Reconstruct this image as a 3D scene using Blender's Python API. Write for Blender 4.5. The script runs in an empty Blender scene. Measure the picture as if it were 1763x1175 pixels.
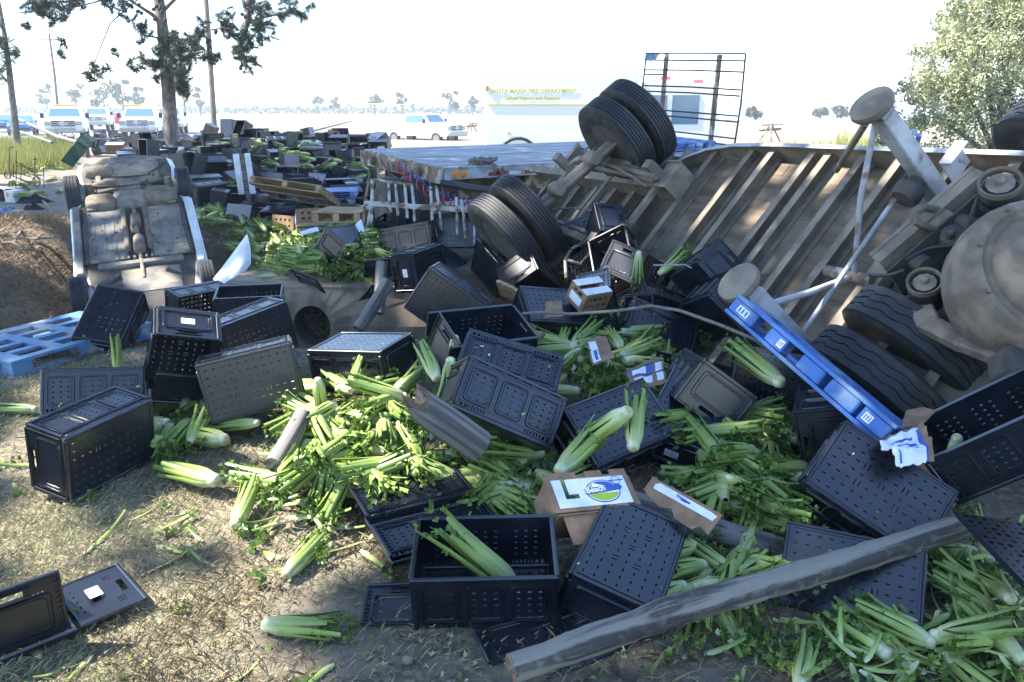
import bpy, math, random
import numpy as np
from mathutils import Vector, Matrix, Quaternion, noise
random.seed(7)
sc = bpy.context.scene
COL = sc.collection
R = math.radians
# ------------------------------------------------------------ camera, sky, sun, exposure
PW, PH, F = 1763.0, 1175.0, 1371.0
CAMZ = 2.0
TH = math.atan((PH/2-188.0)/F)
cam = bpy.data.cameras.new('camera')
cam.sensor_width = 36.0
cam.lens = 36.0*F/PW
cam.clip_start = 0.05
cam.clip_end = 6000
camo = bpy.data.objects.new('camera', cam)
COL.objects.link(camo)
camo.location = (0, 0, CAMZ)
camo.rotation_euler = (math.pi/2-TH, 0, 0)
sc.camera = camo

SUN_EL = R(50)
SUN_AZ = R(-86)           # angle from +Y towards +X (negative: left)
S = Vector((math.sin(SUN_AZ)*math.cos(SUN_EL), math.cos(SUN_AZ)*math.cos(SUN_EL), math.sin(SUN_EL)))
w = bpy.data.worlds.new('World')
sc.world = w
w.use_nodes = True
nt = w.node_tree
nt.nodes.clear()
sky = nt.nodes.new('ShaderNodeTexSky')
sky.sky_type = 'NISHITA'
sky.sun_disc = False
sky.sun_elevation = SUN_EL
sky.sun_rotation = SUN_AZ
sky.air_density = 1.0
sky.dust_density = 0.3
sky.ozone_density = 4.0
bg = nt.nodes.new('ShaderNodeBackground')
bg.inputs['Strength'].default_value = 0.15
wo = nt.nodes.new('ShaderNodeOutputWorld')
nt.links.new(sky.outputs[0], bg.inputs['Color'])
nt.links.new(bg.outputs[0], wo.inputs['Surface'])
sl = bpy.data.lights.new('sun', 'SUN')
sl.energy = 5.0
sl.angle = R(0.53)
sl.color = (1.0, 0.94, 0.84)
so = bpy.data.objects.new('sun', sl)
COL.objects.link(so)
so.rotation_euler = S.to_track_quat('Z', 'Y').to_euler()
vs = sc.view_settings
vs.view_transform = 'Standard'
vs.look = 'None'
vs.gamma = 1.0
vs.use_curve_mapping = False
vs.exposure = 2.0
sc.render.engine = 'CYCLES'
sc.cycles.max_bounces = 6
sc.cycles.diffuse_bounces = 3
sc.cycles.glossy_bounces = 3
sc.cycles.transparent_max_bounces = 6
sc.cycles.caustics_reflective = False
sc.cycles.caustics_refractive = False

# ------------------------------------------------------------ pixel <-> place helpers
_c, _s = math.cos(TH), math.sin(TH)
def un(u, v, d):                           # point seen at photo pixel (u, v) at depth d metres
    x, y = (u-PW/2)/F*d, (v-PH/2)/F*d
    return Vector((x, -_s*y+_c*d, CAMZ-_c*y-_s*d))
def ray(u, v):
    return un(u, v, 1.0)-Vector((0, 0, CAMZ))
def px(p):
    x, y, z = p[0], p[1], p[2]-CAMZ
    dn, fw = -_s*y-_c*z, _c*y-_s*z
    return (PW/2+F*x/fw, PH/2+F*dn/fw, fw)
def gr(u, v, z=0.0):
    r = ray(u, v)
    return Vector((0, 0, CAMZ))+r*((z-CAMZ)/r.z)

# ------------------------------------------------------------ terrain heights
def sstep(a, b, x):
    t = min(1.0, max(0.0, (x-a)/(b-a)))
    return t*t*(3-2*t)
def gauss(x, y, cx, cy, sx, sy):
    return math.exp(-((x-cx)/sx)**2-((y-cy)/sy)**2)
def ground_z(x, y):
    z = -0.1+0.1*sstep(4, 8, y)
    z -= 0.09*gauss(x, y, 2.4, 2.6, 1.6, 1.2)
    # ditch from the car towards the trailer, with the pit the car lies in
    z -= 1.55*gauss(x, y, -5.0, 10.6, 1.5, 1.9)
    z -= 0.8*sstep(-6.2, -4.6, x)*(1-sstep(0.4, 2.2, x))*sstep(6.7, 7.6, y)*(1-sstep(8.98, 9.12, y))
    z += 0.22*sstep(-2.9, -2.3, x)*(1-sstep(-0.2, 1.5, x))*sstep(9.0, 9.15, y)*(1-sstep(11, 15, y))
    z -= 0.55*gauss(x, y, 1.95, 5.95, 0.75, 0.65)
    # earth bank left of the car
    z += 0.35*gauss(x, y, -8.2, 12.0, 1.8, 2.2)
    n = noise.noise(Vector((x*0.5, y*0.5, 3.1)))*0.05+noise.noise(Vector((x*2.1, y*2.1, 7.7)))*0.02
    if y > 30:
        n *= 0.3
    return z+n
def mound(x, y):                           # heaped celery over the ground
    m = 0.25*gauss(x, y, 0.3, 5.6, 1.4, 1.2)
    m += 0.20*gauss(x, y, -0.9, 4.5, 0.9, 0.6)
    m += 0.10*gauss(x, y, 2.0, 4.5, 0.9, 0.7)
    m += 0.10*gauss(x, y, 2.6, 2.9, 0.8, 0.8)
    m += 0.22*gauss(x, y, -1.9, 9.4, 0.9, 0.8)
    m += 0.08*gauss(x, y, 0.9, 7.0, 0.8, 0.8)
    m += 1.05*gauss(x, y, -7.2, 25, 6.0, 9.5)*(0.7+0.3*math.sin(x*1.3+y))*sstep(14.5, 18, y)
    return m
def surf(x, y):
    return ground_z(x, y)+mound(x, y)
def hit(u, v, f=None, lift=0.0, dmax=70):
    f = f or surf
    r = ray(u, v)
    d = 1.6
    while d < dmax:
        p = r*d
        if p.z+CAMZ <= f(p.x, p.y)+lift:
            break
        d += 0.03 if d < 12 else 0.15
    return Vector((p.x, p.y, p.z+CAMZ))

# ------------------------------------------------------------ object helpers
def thing(name, label, cat, loc=(0, 0, 0), rot=None, group=None):
    o = bpy.data.objects.new(name, None)
    o.empty_display_size = 0.1
    COL.objects.link(o)
    o.rotation_mode = 'QUATERNION'
    o.location = loc
    if rot is not None:
        o.rotation_quaternion = rot.to_quaternion() if isinstance(rot, Matrix) else rot
    return tag(o, label, cat, group)
def tag(o, label, cat, group=None, kind=None):
    if label:
        o['label'] = label
    if cat:
        o['category'] = cat
    if group:
        o['group'] = group
    if kind:
        o['kind'] = kind
    return o
def copy_tree(o, parent=None):
    c = o.copy()
    COL.objects.link(c)
    c.parent = parent
    for ch in list(o.children):
        copy_tree(ch, c)
    return c
def yaw(a):
    return Quaternion((0, 0, 1), a)
def frame(xaxis, up=Vector((0, 0, 1))):    # rotation whose X is xaxis and Z is near up
    x = Vector(xaxis).normalized()
    z = Vector(up)-x*x.dot(Vector(up))
    z = z.normalized() if z.length > 1e-5 else x.orthogonal().normalized()
    y = z.cross(x)
    return Matrix((x, y, z)).transposed()

class MB:
    def __init__(s):
        s.v, s.f, s.m, s.c = [], [], [], []
    def add(s, vs, fs, mi=0, M=None, col=None):
        b = len(s.v)
        if M is not None:
            vs = [M @ Vector(p) for p in vs]
        s.v += [tuple(p) for p in vs]
        s.f += [tuple(b+i for i in q) for q in fs]
        s.m += [mi]*len(fs)
        if col is not None:
            s.c += (col if isinstance(col, list) else [col]*len(vs))
        return s
    def box(s, c, d, M=None, mi=0, ch=0.0):
        x, y, z = d[0]/2, d[1]/2, d[2]/2
        C = Vector(c)
        if ch <= 0:
            vs = [C+Vector((a*x, b*y, e*z)) for a in (-1, 1) for b in (-1, 1) for e in (-1, 1)]
            return s.add(vs, [(0, 1, 3, 2), (4, 6, 7, 5), (0, 4, 5, 1), (2, 3, 7, 6), (0, 2, 6, 4), (1, 5, 7, 3)], mi, M)
        vs, idx = [], {}
        for a in (-1, 1):
            for b in (-1, 1):
                for e in (-1, 1):
                    for k, q in enumerate(((x, y-ch, z-ch), (x-ch, y, z-ch), (x-ch, y-ch, z))):
                        idx[(a, b, e, k)] = len(vs)
                        vs.append(C+Vector((a*q[0], b*q[1], e*q[2])))
        fs = []
        def quad(q, n):
            p = [vs[i] for i in q]
            nn = (p[1]-p[0]).cross(p[2]-p[0])
            fs.append(q if nn.dot(n) > 0 else q[::-1])
        for a in (-1, 1):
            quad((idx[a, -1, -1, 0], idx[a, 1, -1, 0], idx[a, 1, 1, 0], idx[a, -1, 1, 0]), Vector((a, 0, 0)))
            quad((idx[-1, a, -1, 1], idx[1, a, -1, 1], idx[1, a, 1, 1], idx[-1, a, 1, 1]), Vector((0, a, 0)))
            quad((idx[-1, -1, a, 2], idx[1, -1, a, 2], idx[1, 1, a, 2], idx[-1, 1, a, 2]), Vector((0, 0, a)))
            for b in (-1, 1):
                quad((idx[a, b, -1, 0], idx[a, b, 1, 0], idx[a, b, 1, 1], idx[a, b, -1, 1]), Vector((a, b, 0)))
                quad((idx[a, -1, b, 0], idx[a, 1, b, 0], idx[a, 1, b, 2], idx[a, -1, b, 2]), Vector((a, 0, b)))
                quad((idx[-1, a, b, 1], idx[1, a, b, 1], idx[1, a, b, 2], idx[-1, a, b, 2]), Vector((0, a, b)))
                for e in (-1, 1):
                    q = (idx[a, b, e, 0], idx[a, b, e, 1], idx[a, b, e, 2])
                    p = [vs[i] for i in q]
                    fs.append(q if (p[1]-p[0]).cross(p[2]-p[0]).dot(Vector((a, b, e))) > 0 else q[::-1])
        return s.add(vs, fs, mi, M)
    def tube(s, pts, r, n=8, M=None, mi=0, cap=True, squash=1.0):
        pts = [Vector(p) for p in pts]
        rs = list(r) if isinstance(r, (list, tuple)) else [r]*len(pts)
        vs, fs = [], []
        ref = None
        for i, p in enumerate(pts):
            t = (pts[min(i+1, len(pts)-1)]-pts[max(i-1, 0)]).normalized()
            if ref is None:
                ref = t.orthogonal().normalized()
            a = (ref-t*ref.dot(t)).normalized()
            ref = a
            b = t.cross(a)
            for k in range(n):
                q = 2*math.pi*k/n
                vs.append(p+a*math.cos(q)*rs[i]+b*math.sin(q)*rs[i]*squash)
        for i in range(len(pts)-1):
            for k in range(n):
                k2 = (k+1) % n
                fs.append((i*n+k, i*n+k2, (i+1)*n+k2, (i+1)*n+k))
        if cap:
            fs.append(tuple(range(n))[::-1])
            fs.append(tuple((len(pts)-1)*n+k for k in range(n)))
        return s.add(vs, fs, mi, M)
    def lathe(s, prof, n=24, M=None, mi=0, closed=False, cap=True):   # prof: (r, x) about X axis
        vs, fs = [], []
        for r_, x in prof:
            for k in range(n):
                a = 2*math.pi*k/n
                vs.append(Vector((x, r_*math.cos(a), r_*math.sin(a))))
        m = len(prof)
        for i in range(m if closed else m-1):
            j = (i+1) % m
            for k in range(n):
                k2 = (k+1) % n
                fs.append((i*n+k, j*n+k, j*n+k2, i*n+k2))
        if not closed and cap:
            if prof[0][0] > 1e-4:
                fs.append(tuple(range(n)))
            if prof[-1][0] > 1e-4:
                fs.append(tuple((m-1)*n+k for k in range(n))[::-1])
        return s.add(vs, fs, mi, M)
    def prism(s, poly, h0, h1, M=None, mi=0):   # polygon in XY extruded in Z
        n = len(poly)
        vs = [Vector((p[0], p[1], h0)) for p in poly]+[Vector((p[0], p[1], h1)) for p in poly]
        fs = [tuple(range(n))[::-1], tuple(range(n, 2*n))]
        fs += [(i, (i+1) % n, n+(i+1) % n, n+i) for i in range(n)]
        return s.add(vs, fs, mi, M)
    def holed(s, u0, u1, v0, v1, t0, t1, holes, M=None, mi=0):  # plate in XY with rectangular holes
        us = sorted(set([round(u0, 5), round(u1, 5)]+[round(h[0], 5) for h in holes]+[round(h[1], 5) for h in holes]))
        ws = sorted(set([round(v0, 5), round(v1, 5)]+[round(h[2], 5) for h in holes]+[round(h[3], 5) for h in holes]))
        nu, nw = len(us)-1, len(ws)-1
        solid = [[True]*nw for _ in range(nu)]
        for h in holes:
            for i in range(nu):
                cu = (us[i]+us[i+1])/2
                if h[0] < cu < h[1]:
                    for j in range(nw):
                        if h[2] < (ws[j]+ws[j+1])/2 < h[3]:
                            solid[i][j] = False
        vs = [(a, b, t) for t in (t0, t1) for a in us for b in ws]
        st = nw+1
        off = len(us)*st
        fs = []
        for i in range(nu):
            for j in range(nw):
                q = (i*st+j, (i+1)*st+j, (i+1)*st+j+1, i*st+j+1)
                if solid[i][j]:
                    fs.append(tuple(off+k for k in q))
                    fs.append(q[::-1])
                    for (di, dj, e) in ((-1, 0, (3, 0)), (1, 0, (1, 2)), (0, -1, (0, 1)), (0, 1, (2, 3))):
                        a, b = i+di, j+dj
                        if not (0 <= a < nu and 0 <= b < nw) or not solid[a][b]:
                            p0, p1 = q[e[0]], q[e[1]]
                            fs.append((p0, p1, off+p1, off+p0))
        return s.add(vs, fs, mi, M)
    def mesh(s, name, mats, smooth=None):
        me = bpy.data.meshes.new(name)
        me.from_pydata(s.v, [], s.f)
        mats = mats if isinstance(mats, (list, tuple)) else [mats]
        for m in mats:
            me.materials.append(m)
        if len(mats) > 1:
            me.polygons.foreach_set('material_index', s.m)
        if s.c and len(s.c) == len(s.v):
            ca = me.color_attributes.new('Col', 'FLOAT_COLOR', 'POINT')
            ca.data.foreach_set('color', [x for c in s.c for x in (c[0], c[1], c[2], 1.0)])
        if smooth:
            me.polygons.foreach_set('use_smooth', [True]*len(me.polygons))
            me.set_sharp_from_angle(angle=R(smooth))
        me.update()
        return me
    def build(s, name, mats, parent=None, smooth=None, loc=None, rot=None):
        return inst(name, s.mesh(name, mats, smooth), parent, loc, rot)
def inst(name, me, parent=None, loc=None, rot=None):
    o = bpy.data.objects.new(name, me)
    COL.objects.link(o)
    o.rotation_mode = 'QUATERNION'
    if parent is not None:
        o.parent = parent
    if loc is not None:
        o.location = loc
    if rot is not None:
        o.rotation_quaternion = rot.to_quaternion() if isinstance(rot, Matrix) else rot
    return o

# ------------------------------------------------------------ materials
MAT = {}
def mat(name, c1, c2=None, rough=0.6, scale=8.0, metal=0.0, bump=0.0, c3=None, scale3=2.0, lo=0.42, hi=0.6,
        stretch=None, spec=0.5, vcol=False, rrough=None, rnd=0.0, coord='Object', lo3=0.5, hi3=0.62, two=0.0):
    m = bpy.data.materials.new(name)
    m.use_nodes = True
    n = m.node_tree.nodes
    L = m.node_tree.links
    b = n['Principled BSDF']
    b.inputs['Roughness'].default_value = rough
    b.inputs['Metallic'].default_value = metal
    b.inputs['Specular IOR Level'].default_value = spec
    tc = n.new('ShaderNodeTexCoord')
    src = tc.outputs[coord]
    if stretch:
        mp = n.new('ShaderNodeMapping')
        mp.inputs['Scale'].default_value = stretch
        L.new(src, mp.inputs['Vector'])
        src = mp.outputs[0]
    raw = tc.outputs[coord]
    src0 = src
    def noise_(sc_, det=5, src=None):
        src = src or src0
        q = n.new('ShaderNodeTexNoise')
        q.inputs['Scale'].default_value = sc_
        q.inputs['Detail'].default_value = det
        L.new(src, q.inputs['Vector'])
        return q
    def mixc(fac, a, bb):
        q = n.new('ShaderNodeMix')
        q.data_type = 'RGBA'
        L.new(fac, q.inputs[0])
        for sock, val in ((q.inputs[6], a), (q.inputs[7], bb)):
            if isinstance(val, tuple):
                sock.default_value = (*val, 1)
            else:
                L.new(val, sock)
        return q.outputs[2]
    def ramp(fac, a, bb):
        q = n.new('ShaderNodeMapRange')
        q.interpolation_type = 'SMOOTHSTEP'
        q.inputs['From Min'].default_value = a
        q.inputs['From Max'].default_value = bb
        L.new(fac, q.inputs['Value'])
        return q.outputs[0]
    col = c1
    nz = noise_(scale, 8)
    if vcol:
        at = n.new('ShaderNodeAttribute')
        at.attribute_name = 'Col'
        col = at.outputs['Color']
        if c2:
            mm = n.new('ShaderNodeMix')
            mm.data_type = 'RGBA'
            mm.blend_type = 'MULTIPLY'
            mm.inputs[0].default_value = 1.0
            L.new(col, mm.inputs[6])
            L.new(mixc(ramp(nz.outputs[0], lo, hi), (1, 1, 1), c2), mm.inputs[7])
            col = mm.outputs[2]
    elif c2:
        col = mixc(ramp(nz.outputs[0], lo, hi), c1, c2)
    if c3:
        n3 = noise_(scale3, 6, raw)
        f3 = ramp(n3.outputs[0], lo3, hi3)
        col = mixc(f3, col, c3)
        if rrough is not None:
            mr = n.new('ShaderNodeMapRange')
            mr.inputs['To Min'].default_value = rough
            mr.inputs['To Max'].default_value = rrough
            L.new(f3, mr.inputs['Value'])
            L.new(mr.outputs[0], b.inputs['Roughness'])
    if rnd > 0:
        oi = n.new('ShaderNodeObjectInfo')
        hs = n.new('ShaderNodeHueSaturation')
        mr = n.new('ShaderNodeMapRange')
        mr.inputs['To Min'].default_value = 1-rnd
        mr.inputs['To Max'].default_value = 1+rnd
        L.new(oi.outputs['Random'], mr.inputs['Value'])
        L.new(mr.outputs[0], hs.inputs['Value'])
        if isinstance(col, tuple):
            hs.inputs['Color'].default_value = (*col, 1)
        else:
            L.new(col, hs.inputs['Color'])
        col = hs.outputs[0]
    if isinstance(col, tuple):
        b.inputs['Base Color'].default_value = (*col, 1)
    else:
        L.new(col, b.inputs['Base Color'])
    if bump > 0:
        bp = n.new('ShaderNodeBump')
        bp.inputs['Strength'].default_value = bump
        bp.inputs['Distance'].default_value = 0.01
        L.new(nz.outputs[0], bp.inputs['Height'])
        L.new(bp.outputs[0], b.inputs['Normal'])
    if two > 0:
        tr = n.new('ShaderNodeBsdfTranslucent')
        ms = n.new('ShaderNodeMixShader')
        ms.inputs[0].default_value = two
        if isinstance(col, tuple):
            tr.inputs[0].default_value = (*col, 1)
        else:
            L.new(col, tr.inputs[0])
        L.new(b.outputs[0], ms.inputs[1])
        L.new(tr.outputs[0], ms.inputs[2])
        L.new(ms.outputs[0], n['Material Output'].inputs['Surface'])
    MAT[name] = m
    return m
mat('crate_plastic', (.005, .0065, .0125), (.009, .011, .019), rough=.28, spec=.8, scale=5, c3=(.032, .031, .03), scale3=4.5, lo3=.62, hi3=.85, rrough=.5, bump=.04, rnd=.25)  # black plastic with the sky's blue sheen mixed into the base colour
mat('label_paper', (.78, .8, .8), (.6, .66, .68), rough=.6, scale=40)
mat('print_grey', (.25, .3, .36), rough=.7)
mat('celery', (1, 1, 1), (.72, .8, .62), vcol=True, rough=.38, scale=22, stretch=(.15, 1, 1), two=.12, rnd=.16)
mat('celery_leaf', (1, 1, 1), (.6, .7, .5), vcol=True, rough=.5, scale=30, two=.3, rnd=.15)
mat('old_wood', (.215, .195, .165), (.045, .042, .04), rough=.85, scale=8, lo=.45, hi=.57, stretch=(.10, 3, 3), bump=.5, c3=(.17, .165, .12), scale3=16, lo3=.5, hi3=.8)
mat('torn_wood', (.26, .17, .105), (.12, .08, .055), rough=.8, scale=9, stretch=(.4, 4, 4), bump=.6)
mat('grey_wood', (.19, .175, .16), (.07, .065, .06), rough=.9, scale=7, stretch=(.14, 4, 4), bump=.5)
mat('pallet_wood', (.40, .28, .15), (.25, .16, .085), rough=.8, scale=6, stretch=(.4, 4, 4), bump=.3)
mat('pallet_blue', (.045, .16, .46), (.04, .12, .35), rough=.5, scale=6, c3=(.22, .32, .46), scale3=5, lo3=.48, hi3=.72, bump=.1)
mat('pallet_faded', (.085, .20, .34), (.06, .15, .29), rough=.6, scale=6, c3=(.33, .33, .30), scale3=4, lo3=.47, hi3=.66, bump=.1)
mat('cardboard', (.26, .16, .095), (.20, .12, .07), rough=.85, scale=12, bump=.1)
mat('white_card', (.72, .75, .80), (.62, .66, .72), rough=.7, scale=10)
mat('logo_blue', (.03, .09, .36), rough=.6)
mat('logo_green', (.28, .42, .03), rough=.6)
mat('logo_white', (.8, .8, .8), rough=.6)
mat('tyre', (.012, .0135, .017), (.02, .021, .023), rough=.62, scale=14, c3=(.08, .07, .055), scale3=3, lo3=.55, hi3=.75, bump=.08)
mat('tyre_side', (.03, .028, .025), (.06, .052, .042), rough=.8, scale=8)
mat('dusty_steel', (.22, .18, .138), (.15, .125, .095), rough=.8, scale=5, c3=(.26, .215, .16), scale3=3, bump=.35)
mat('dusty_dark', (.075, .066, .055), (.045, .042, .038), rough=.8, scale=5, bump=.2)
mat('dusty_pale', (.21, .17, .125), (.14, .11, .08), rough=.85, scale=7, c3=(.13, .10, .07), scale3=4, lo3=.48, hi3=.64, bump=.7)
mat('worn_white', (.44, .45, .47), (.28, .28, .28), rough=.55, scale=5, c3=(.20, .10, .045), scale3=6, lo3=.60, hi3=.7, bump=.1)
mat('rack_white', (.42, .42, .42), (.26, .25, .24), rough=.7, scale=9, c3=(.15, .085, .05), scale3=11, lo3=.5, hi3=.6, bump=.2)
mat('white_metal', (.68, .70, .72), (.55, .57, .59), rough=.4, scale=4, c3=(.30, .26, .2), scale3=4, lo3=.62, hi3=.75)
mat('rusty', (.22, .16, .11), (.12, .075, .045), rough=.85, scale=7, c3=(.42, .39, .34), scale3=5, lo3=.52, hi3=.62, bump=.2)
mat('floor_wood', (.165, .122, .082), (.10, .075, .052), rough=.85, scale=3, stretch=(.3, 3, 1), bump=.2, c3=(.19, .16, .12), scale3=1.3, rnd=.05)
mat('deck_plank', (.34, .35, .36), (.22, .22, .22), rough=.7, scale=4, stretch=(.3, 3, 1), bump=.2, rnd=.15)
mat('concrete', (.27, .215, .15), (.16, .125, .09), rough=.9, scale=4, bump=.3)
mat('under_paint', (.20, .185, .165), (.135, .125, .115), rough=.8, scale=5, c3=(.30, .245, .175), scale3=3, bump=.1)
mat('car_white', (.70, .72, .74), (.6, .6, .6), rough=.3, scale=3)
mat('vehicle_white', (.88, .88, .86), rough=.3)
mat('vehicle_blue', (.05, .14, .36), rough=.25, spec=.6)
mat('van_silver', (.45, .46, .47), rough=.3)
mat('glass', (.10, .19, .30), rough=.08, spec=.7)
mat('chrome', (.35, .36, .38), rough=.3, metal=.8)
mat('black_trim', (.02, .02, .022), rough=.6)
mat('pipe_dark', (.02, .02, .022), (.04, .035, .03), rough=.6, scale=6)
mat('red', (.55, .03, .03), rough=.5)
mat('red_tape', (.32, .03, .035), rough=.5)
mat('pink_light', (.75, .12, .18), rough=.4)
mat('hose_blue', (.02, .04, .22), rough=.4)
mat('orange', (.75, .25, .03), rough=.4)
mat('yellow', (.70, .62, .25), rough=.5)
mat('yellow_letter', (.60, .56, .10), rough=.5)
mat('rope', (.20, .18, .15), (.12, .11, .1), rough=.95, scale=60, bump=.4)
mat('dark_cloth', (.012, .012, .016), (.03, .03, .035), rough=.95, scale=15, bump=.5)
mat('green_paint', (.025, .075, .045), (.015, .04, .03), rough=.7, scale=6)
mat('wire', (.025, .024, .023), rough=.7)
mat('pine_bark', (.17, .15, .13), (.085, .072, .062), rough=.95, scale=5, stretch=(3, 3, .4), bump=.8)
mat('pole_wood', (.17, .14, .11), (.10, .08, .065), rough=.9, scale=5, stretch=(3, 3, .3), bump=.3)
mat('needles', (.035, .055, .028), (.02, .032, .018), rough=.7, scale=3, two=.1)
mat('cone', (.05, .042, .035), rough=.9)
mat('olive_leaf', (.42, .43, .25), (.26, .28, .15), rough=.55, scale=1.6, lo=.4, hi=.62, two=.2, coord='Object')
mat('far_leaf', (.11, .13, .075), (.06, .08, .045), rough=.8, scale=.35)
mat('shade_leaf', (.04, .06, .025), rough=.8)
mat('dry_grass', (.36, .32, .20), (.24, .205, .12), rough=.9, scale=1.2, two=.15)
mat('green_grass', (.12, .18, .05), (.06, .105, .03), rough=.8, scale=1.2, two=.2)
mat('tall_grass', (.34, .33, .09), (.24, .27, .06), rough=.9, scale=.6, two=.25)
mat('pine_straw_mat', (.24, .175, .10), (.15, .105, .06), rough=.9, scale=1.5)
mat('shrub_leaf', (.06, .085, .035), (.10, .115, .055), rough=.85, scale=2)
mat('asphalt', (.20, .195, .185), (.17, .165, .155), rough=.9, scale=3)
mat('soil_field', (.27, .23, .165), (.22, .185, .13), rough=.95, scale=.05)
mat('crop_blue', (.30, .42, .48), (.24, .36, .42), rough=.7, scale=.06)
mat('hill', (.2, .2, .17), rough=1)
mat('root_wood', (.23, .17, .12), (.13, .095, .065), rough=.9, scale=20)
mat('brown_plastic', (.12, .06, .03), rough=.6)

# ------------------------------------------------------------ ground sheet
def axis(a, fine0, fine1, b, st):
    xs = list(np.arange(fine0, fine1+1e-6, st))
    x, d = fine1, st
    while x < b:
        d *= 1.22
        x += d
        xs.append(x)
    x, d = fine0, st
    while x > a:
        d *= 1.22
        x -= d
        xs.insert(0, x)
    return xs
def near_zone(x, y):
    n = noise.noise(Vector((x*.7, y*.7, 1.3)))+.5*noise.noise(Vector((x*2, y*2, 4.3)))
    return n
def ground_color(x, y):
    n = near_zone(x, y)
    dirt = Vector((.15, .122, .095))
    straw = Vector((.27, .24, .165))
    green = Vector((.085, .105, .035))
    duff = Vector((.19, .145, .10))
    c = dirt.copy()
    g = sstep(-.2, -1.2, x-.0)*sstep(6.6, 5.0, y) if False else (1-sstep(-1.1, .1, x))*(1-sstep(5.0, 6.6, y))
    c = c.lerp(straw, max(0, min(1, g*(.75+n))))
    c = c.lerp(green, max(0, min(.7, g*(n*1.6-.15))))
    b = (1-sstep(-4.6, -3.9, x))*sstep(6.3, 7.2, y)*(1-sstep(12.5, 14.5, y))
    c = c.lerp(duff, b*.8)
    fr = sstep(13, 17, y)
    c = c.lerp(Vector((.19, .165, .13)), fr)
    c = c.lerp(Vector((.27, .23, .165)), sstep(46, 60, y))
    return (c.x, c.y, c.z)
xs = axis(-1500, -7.5, 6.0, 1500, .11)
ys = axis(-30, 1.0, 14.0, 2400, .11)
mb = MB()
mb.v = [(x, y, ground_z(x, y)) for y in ys for x in xs]
nx = len(xs)
mb.f = [(j*nx+i, j*nx+i+1, (j+1)*nx+i+1, (j+1)*nx+i) for j in range(len(ys)-1) for i in range(nx-1)]
mb.m = [0]*len(mb.f)
mb.c = [ground_color(v[0], v[1]) for v in mb.v]
gm = mat('ground_soil', (1, 1, 1), (.52, .5, .47), vcol=True, rough=.95, scale=9, bump=.9, lo=.38, hi=.66, c3=(.20, .17, .11), scale3=26, lo3=.5, hi3=.62)
tag(mb.build('ground', gm, smooth=80), None, None, kind='structure')

def sheet(name, pts, m, kind='structure', label=None, cat=None):
    b = MB()
    b.add(pts, [tuple(range(len(pts)))])
    return tag(b.build(name, m), label, cat, kind=kind)
sheet('road', [(-60, 44, .125), (-14, 44, .125), (-27, 140, .125), (-80, 140, .125)], MAT['asphalt'])
sheet('crop_field', [(-400, 150, .07), (500, 150, .07), (700, 330, .07), (-700, 330, .07)], MAT['crop_blue'])
b = MB()
for k in range(60):
    a = -900+k*30
    b.add([(a, 1500, -1), (a+30, 1500, -1), (a+30, 1500, 12+6*math.sin(a*.006)+3*math.sin(a*.021)), (a, 1500, 12+6*math.sin((a-30)*.006)+3*math.sin((a-30)*.021)),
           (a, 1900, -1), (a+30, 1900, -1)], [(0, 1, 2, 3), (3, 2, 5, 4)])
tag(b.build('hills', MAT['hill']), None, None, kind='structure')

# ------------------------------------------------------------ foliage helpers
def leaf_cloud(n, fn, size, aspect=.5, droop=0.0):
    b = MB()
    for _ in range(n):
        p = fn()
        if p is None:
            continue
        s = size*random.uniform(.6, 1.3)
        a = Vector((random.gauss(0, 1), random.gauss(0, 1), random.gauss(0, 1)-droop)).normalized()
        c = a.orthogonal().normalized()
        c = Quaternion(a, random.uniform(0, 6.28)) @ c
        b.add([p-a*s*.5, p+c*s*aspect*.5, p+a*s*.5, p-c*s*aspect*.5], [(0, 1, 2, 3)])
    return b
def in_blob(c, r):
    while True:
        q = Vector((random.uniform(-1, 1), random.uniform(-1, 1), random.uniform(-1, 1)))
        if q.length < 1:
            q *= .55+.45*q.length
            return Vector(c)+Vector((q.x*r[0], q.y*r[1], q.z*r[2]))

# far trees, each one a thing
far = [(82, 168, 150, 8, 210), (132, 165, 152, 9, 190), (180, 165, 150, 14, 175), (213, 163, 145, 11, 175), (240, 168, 156, 8, 190),
       (318, 160, 140, 10, 180), (345, 165, 160, 7, 190), (548, 178, 170, 6, 230), (575, 182, 176, 5, 240), (645, 176, 163, 8, 220),
       (692, 182, 170, 6, 220), (775, 178, 165, 9, 215), (815, 182, 172, 5, 215), (1300, 212, 206, 9, 130), (1410, 205, 200, 8, 150),
       (1440, 207, 202, 9, 150), (1480, 208, 203, 7, 160)]
FTL = ['hazy tree just left of the left tow truck roof', 'hazy tree above the left tow truck', 'large hazy tree between the two tow trucks', 'hazy tree above the right tow truck beacon',
       'hazy tree just left of the pine trunk', 'hazy tree between pine trunk and utility pole', 'small hazy tree behind the brown utility pole', 'small hazy tree at the far pipe frame',
       'tiny hazy tree right of the far pipe frame', 'bare looking hazy tree at the left post of the nearer pipe frame', 'hazy tree at the right post of the nearer pipe frame',
       'dark hazy tree between pipe frame and fire truck', 'small hazy tree touching the left end of the fire truck', 'round hazy tree right of the open steel rack',
       'hazy tree left of the landing foot', 'middle hazy tree of those beside the landing foot', 'hazy tree right behind the landing foot']
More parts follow.
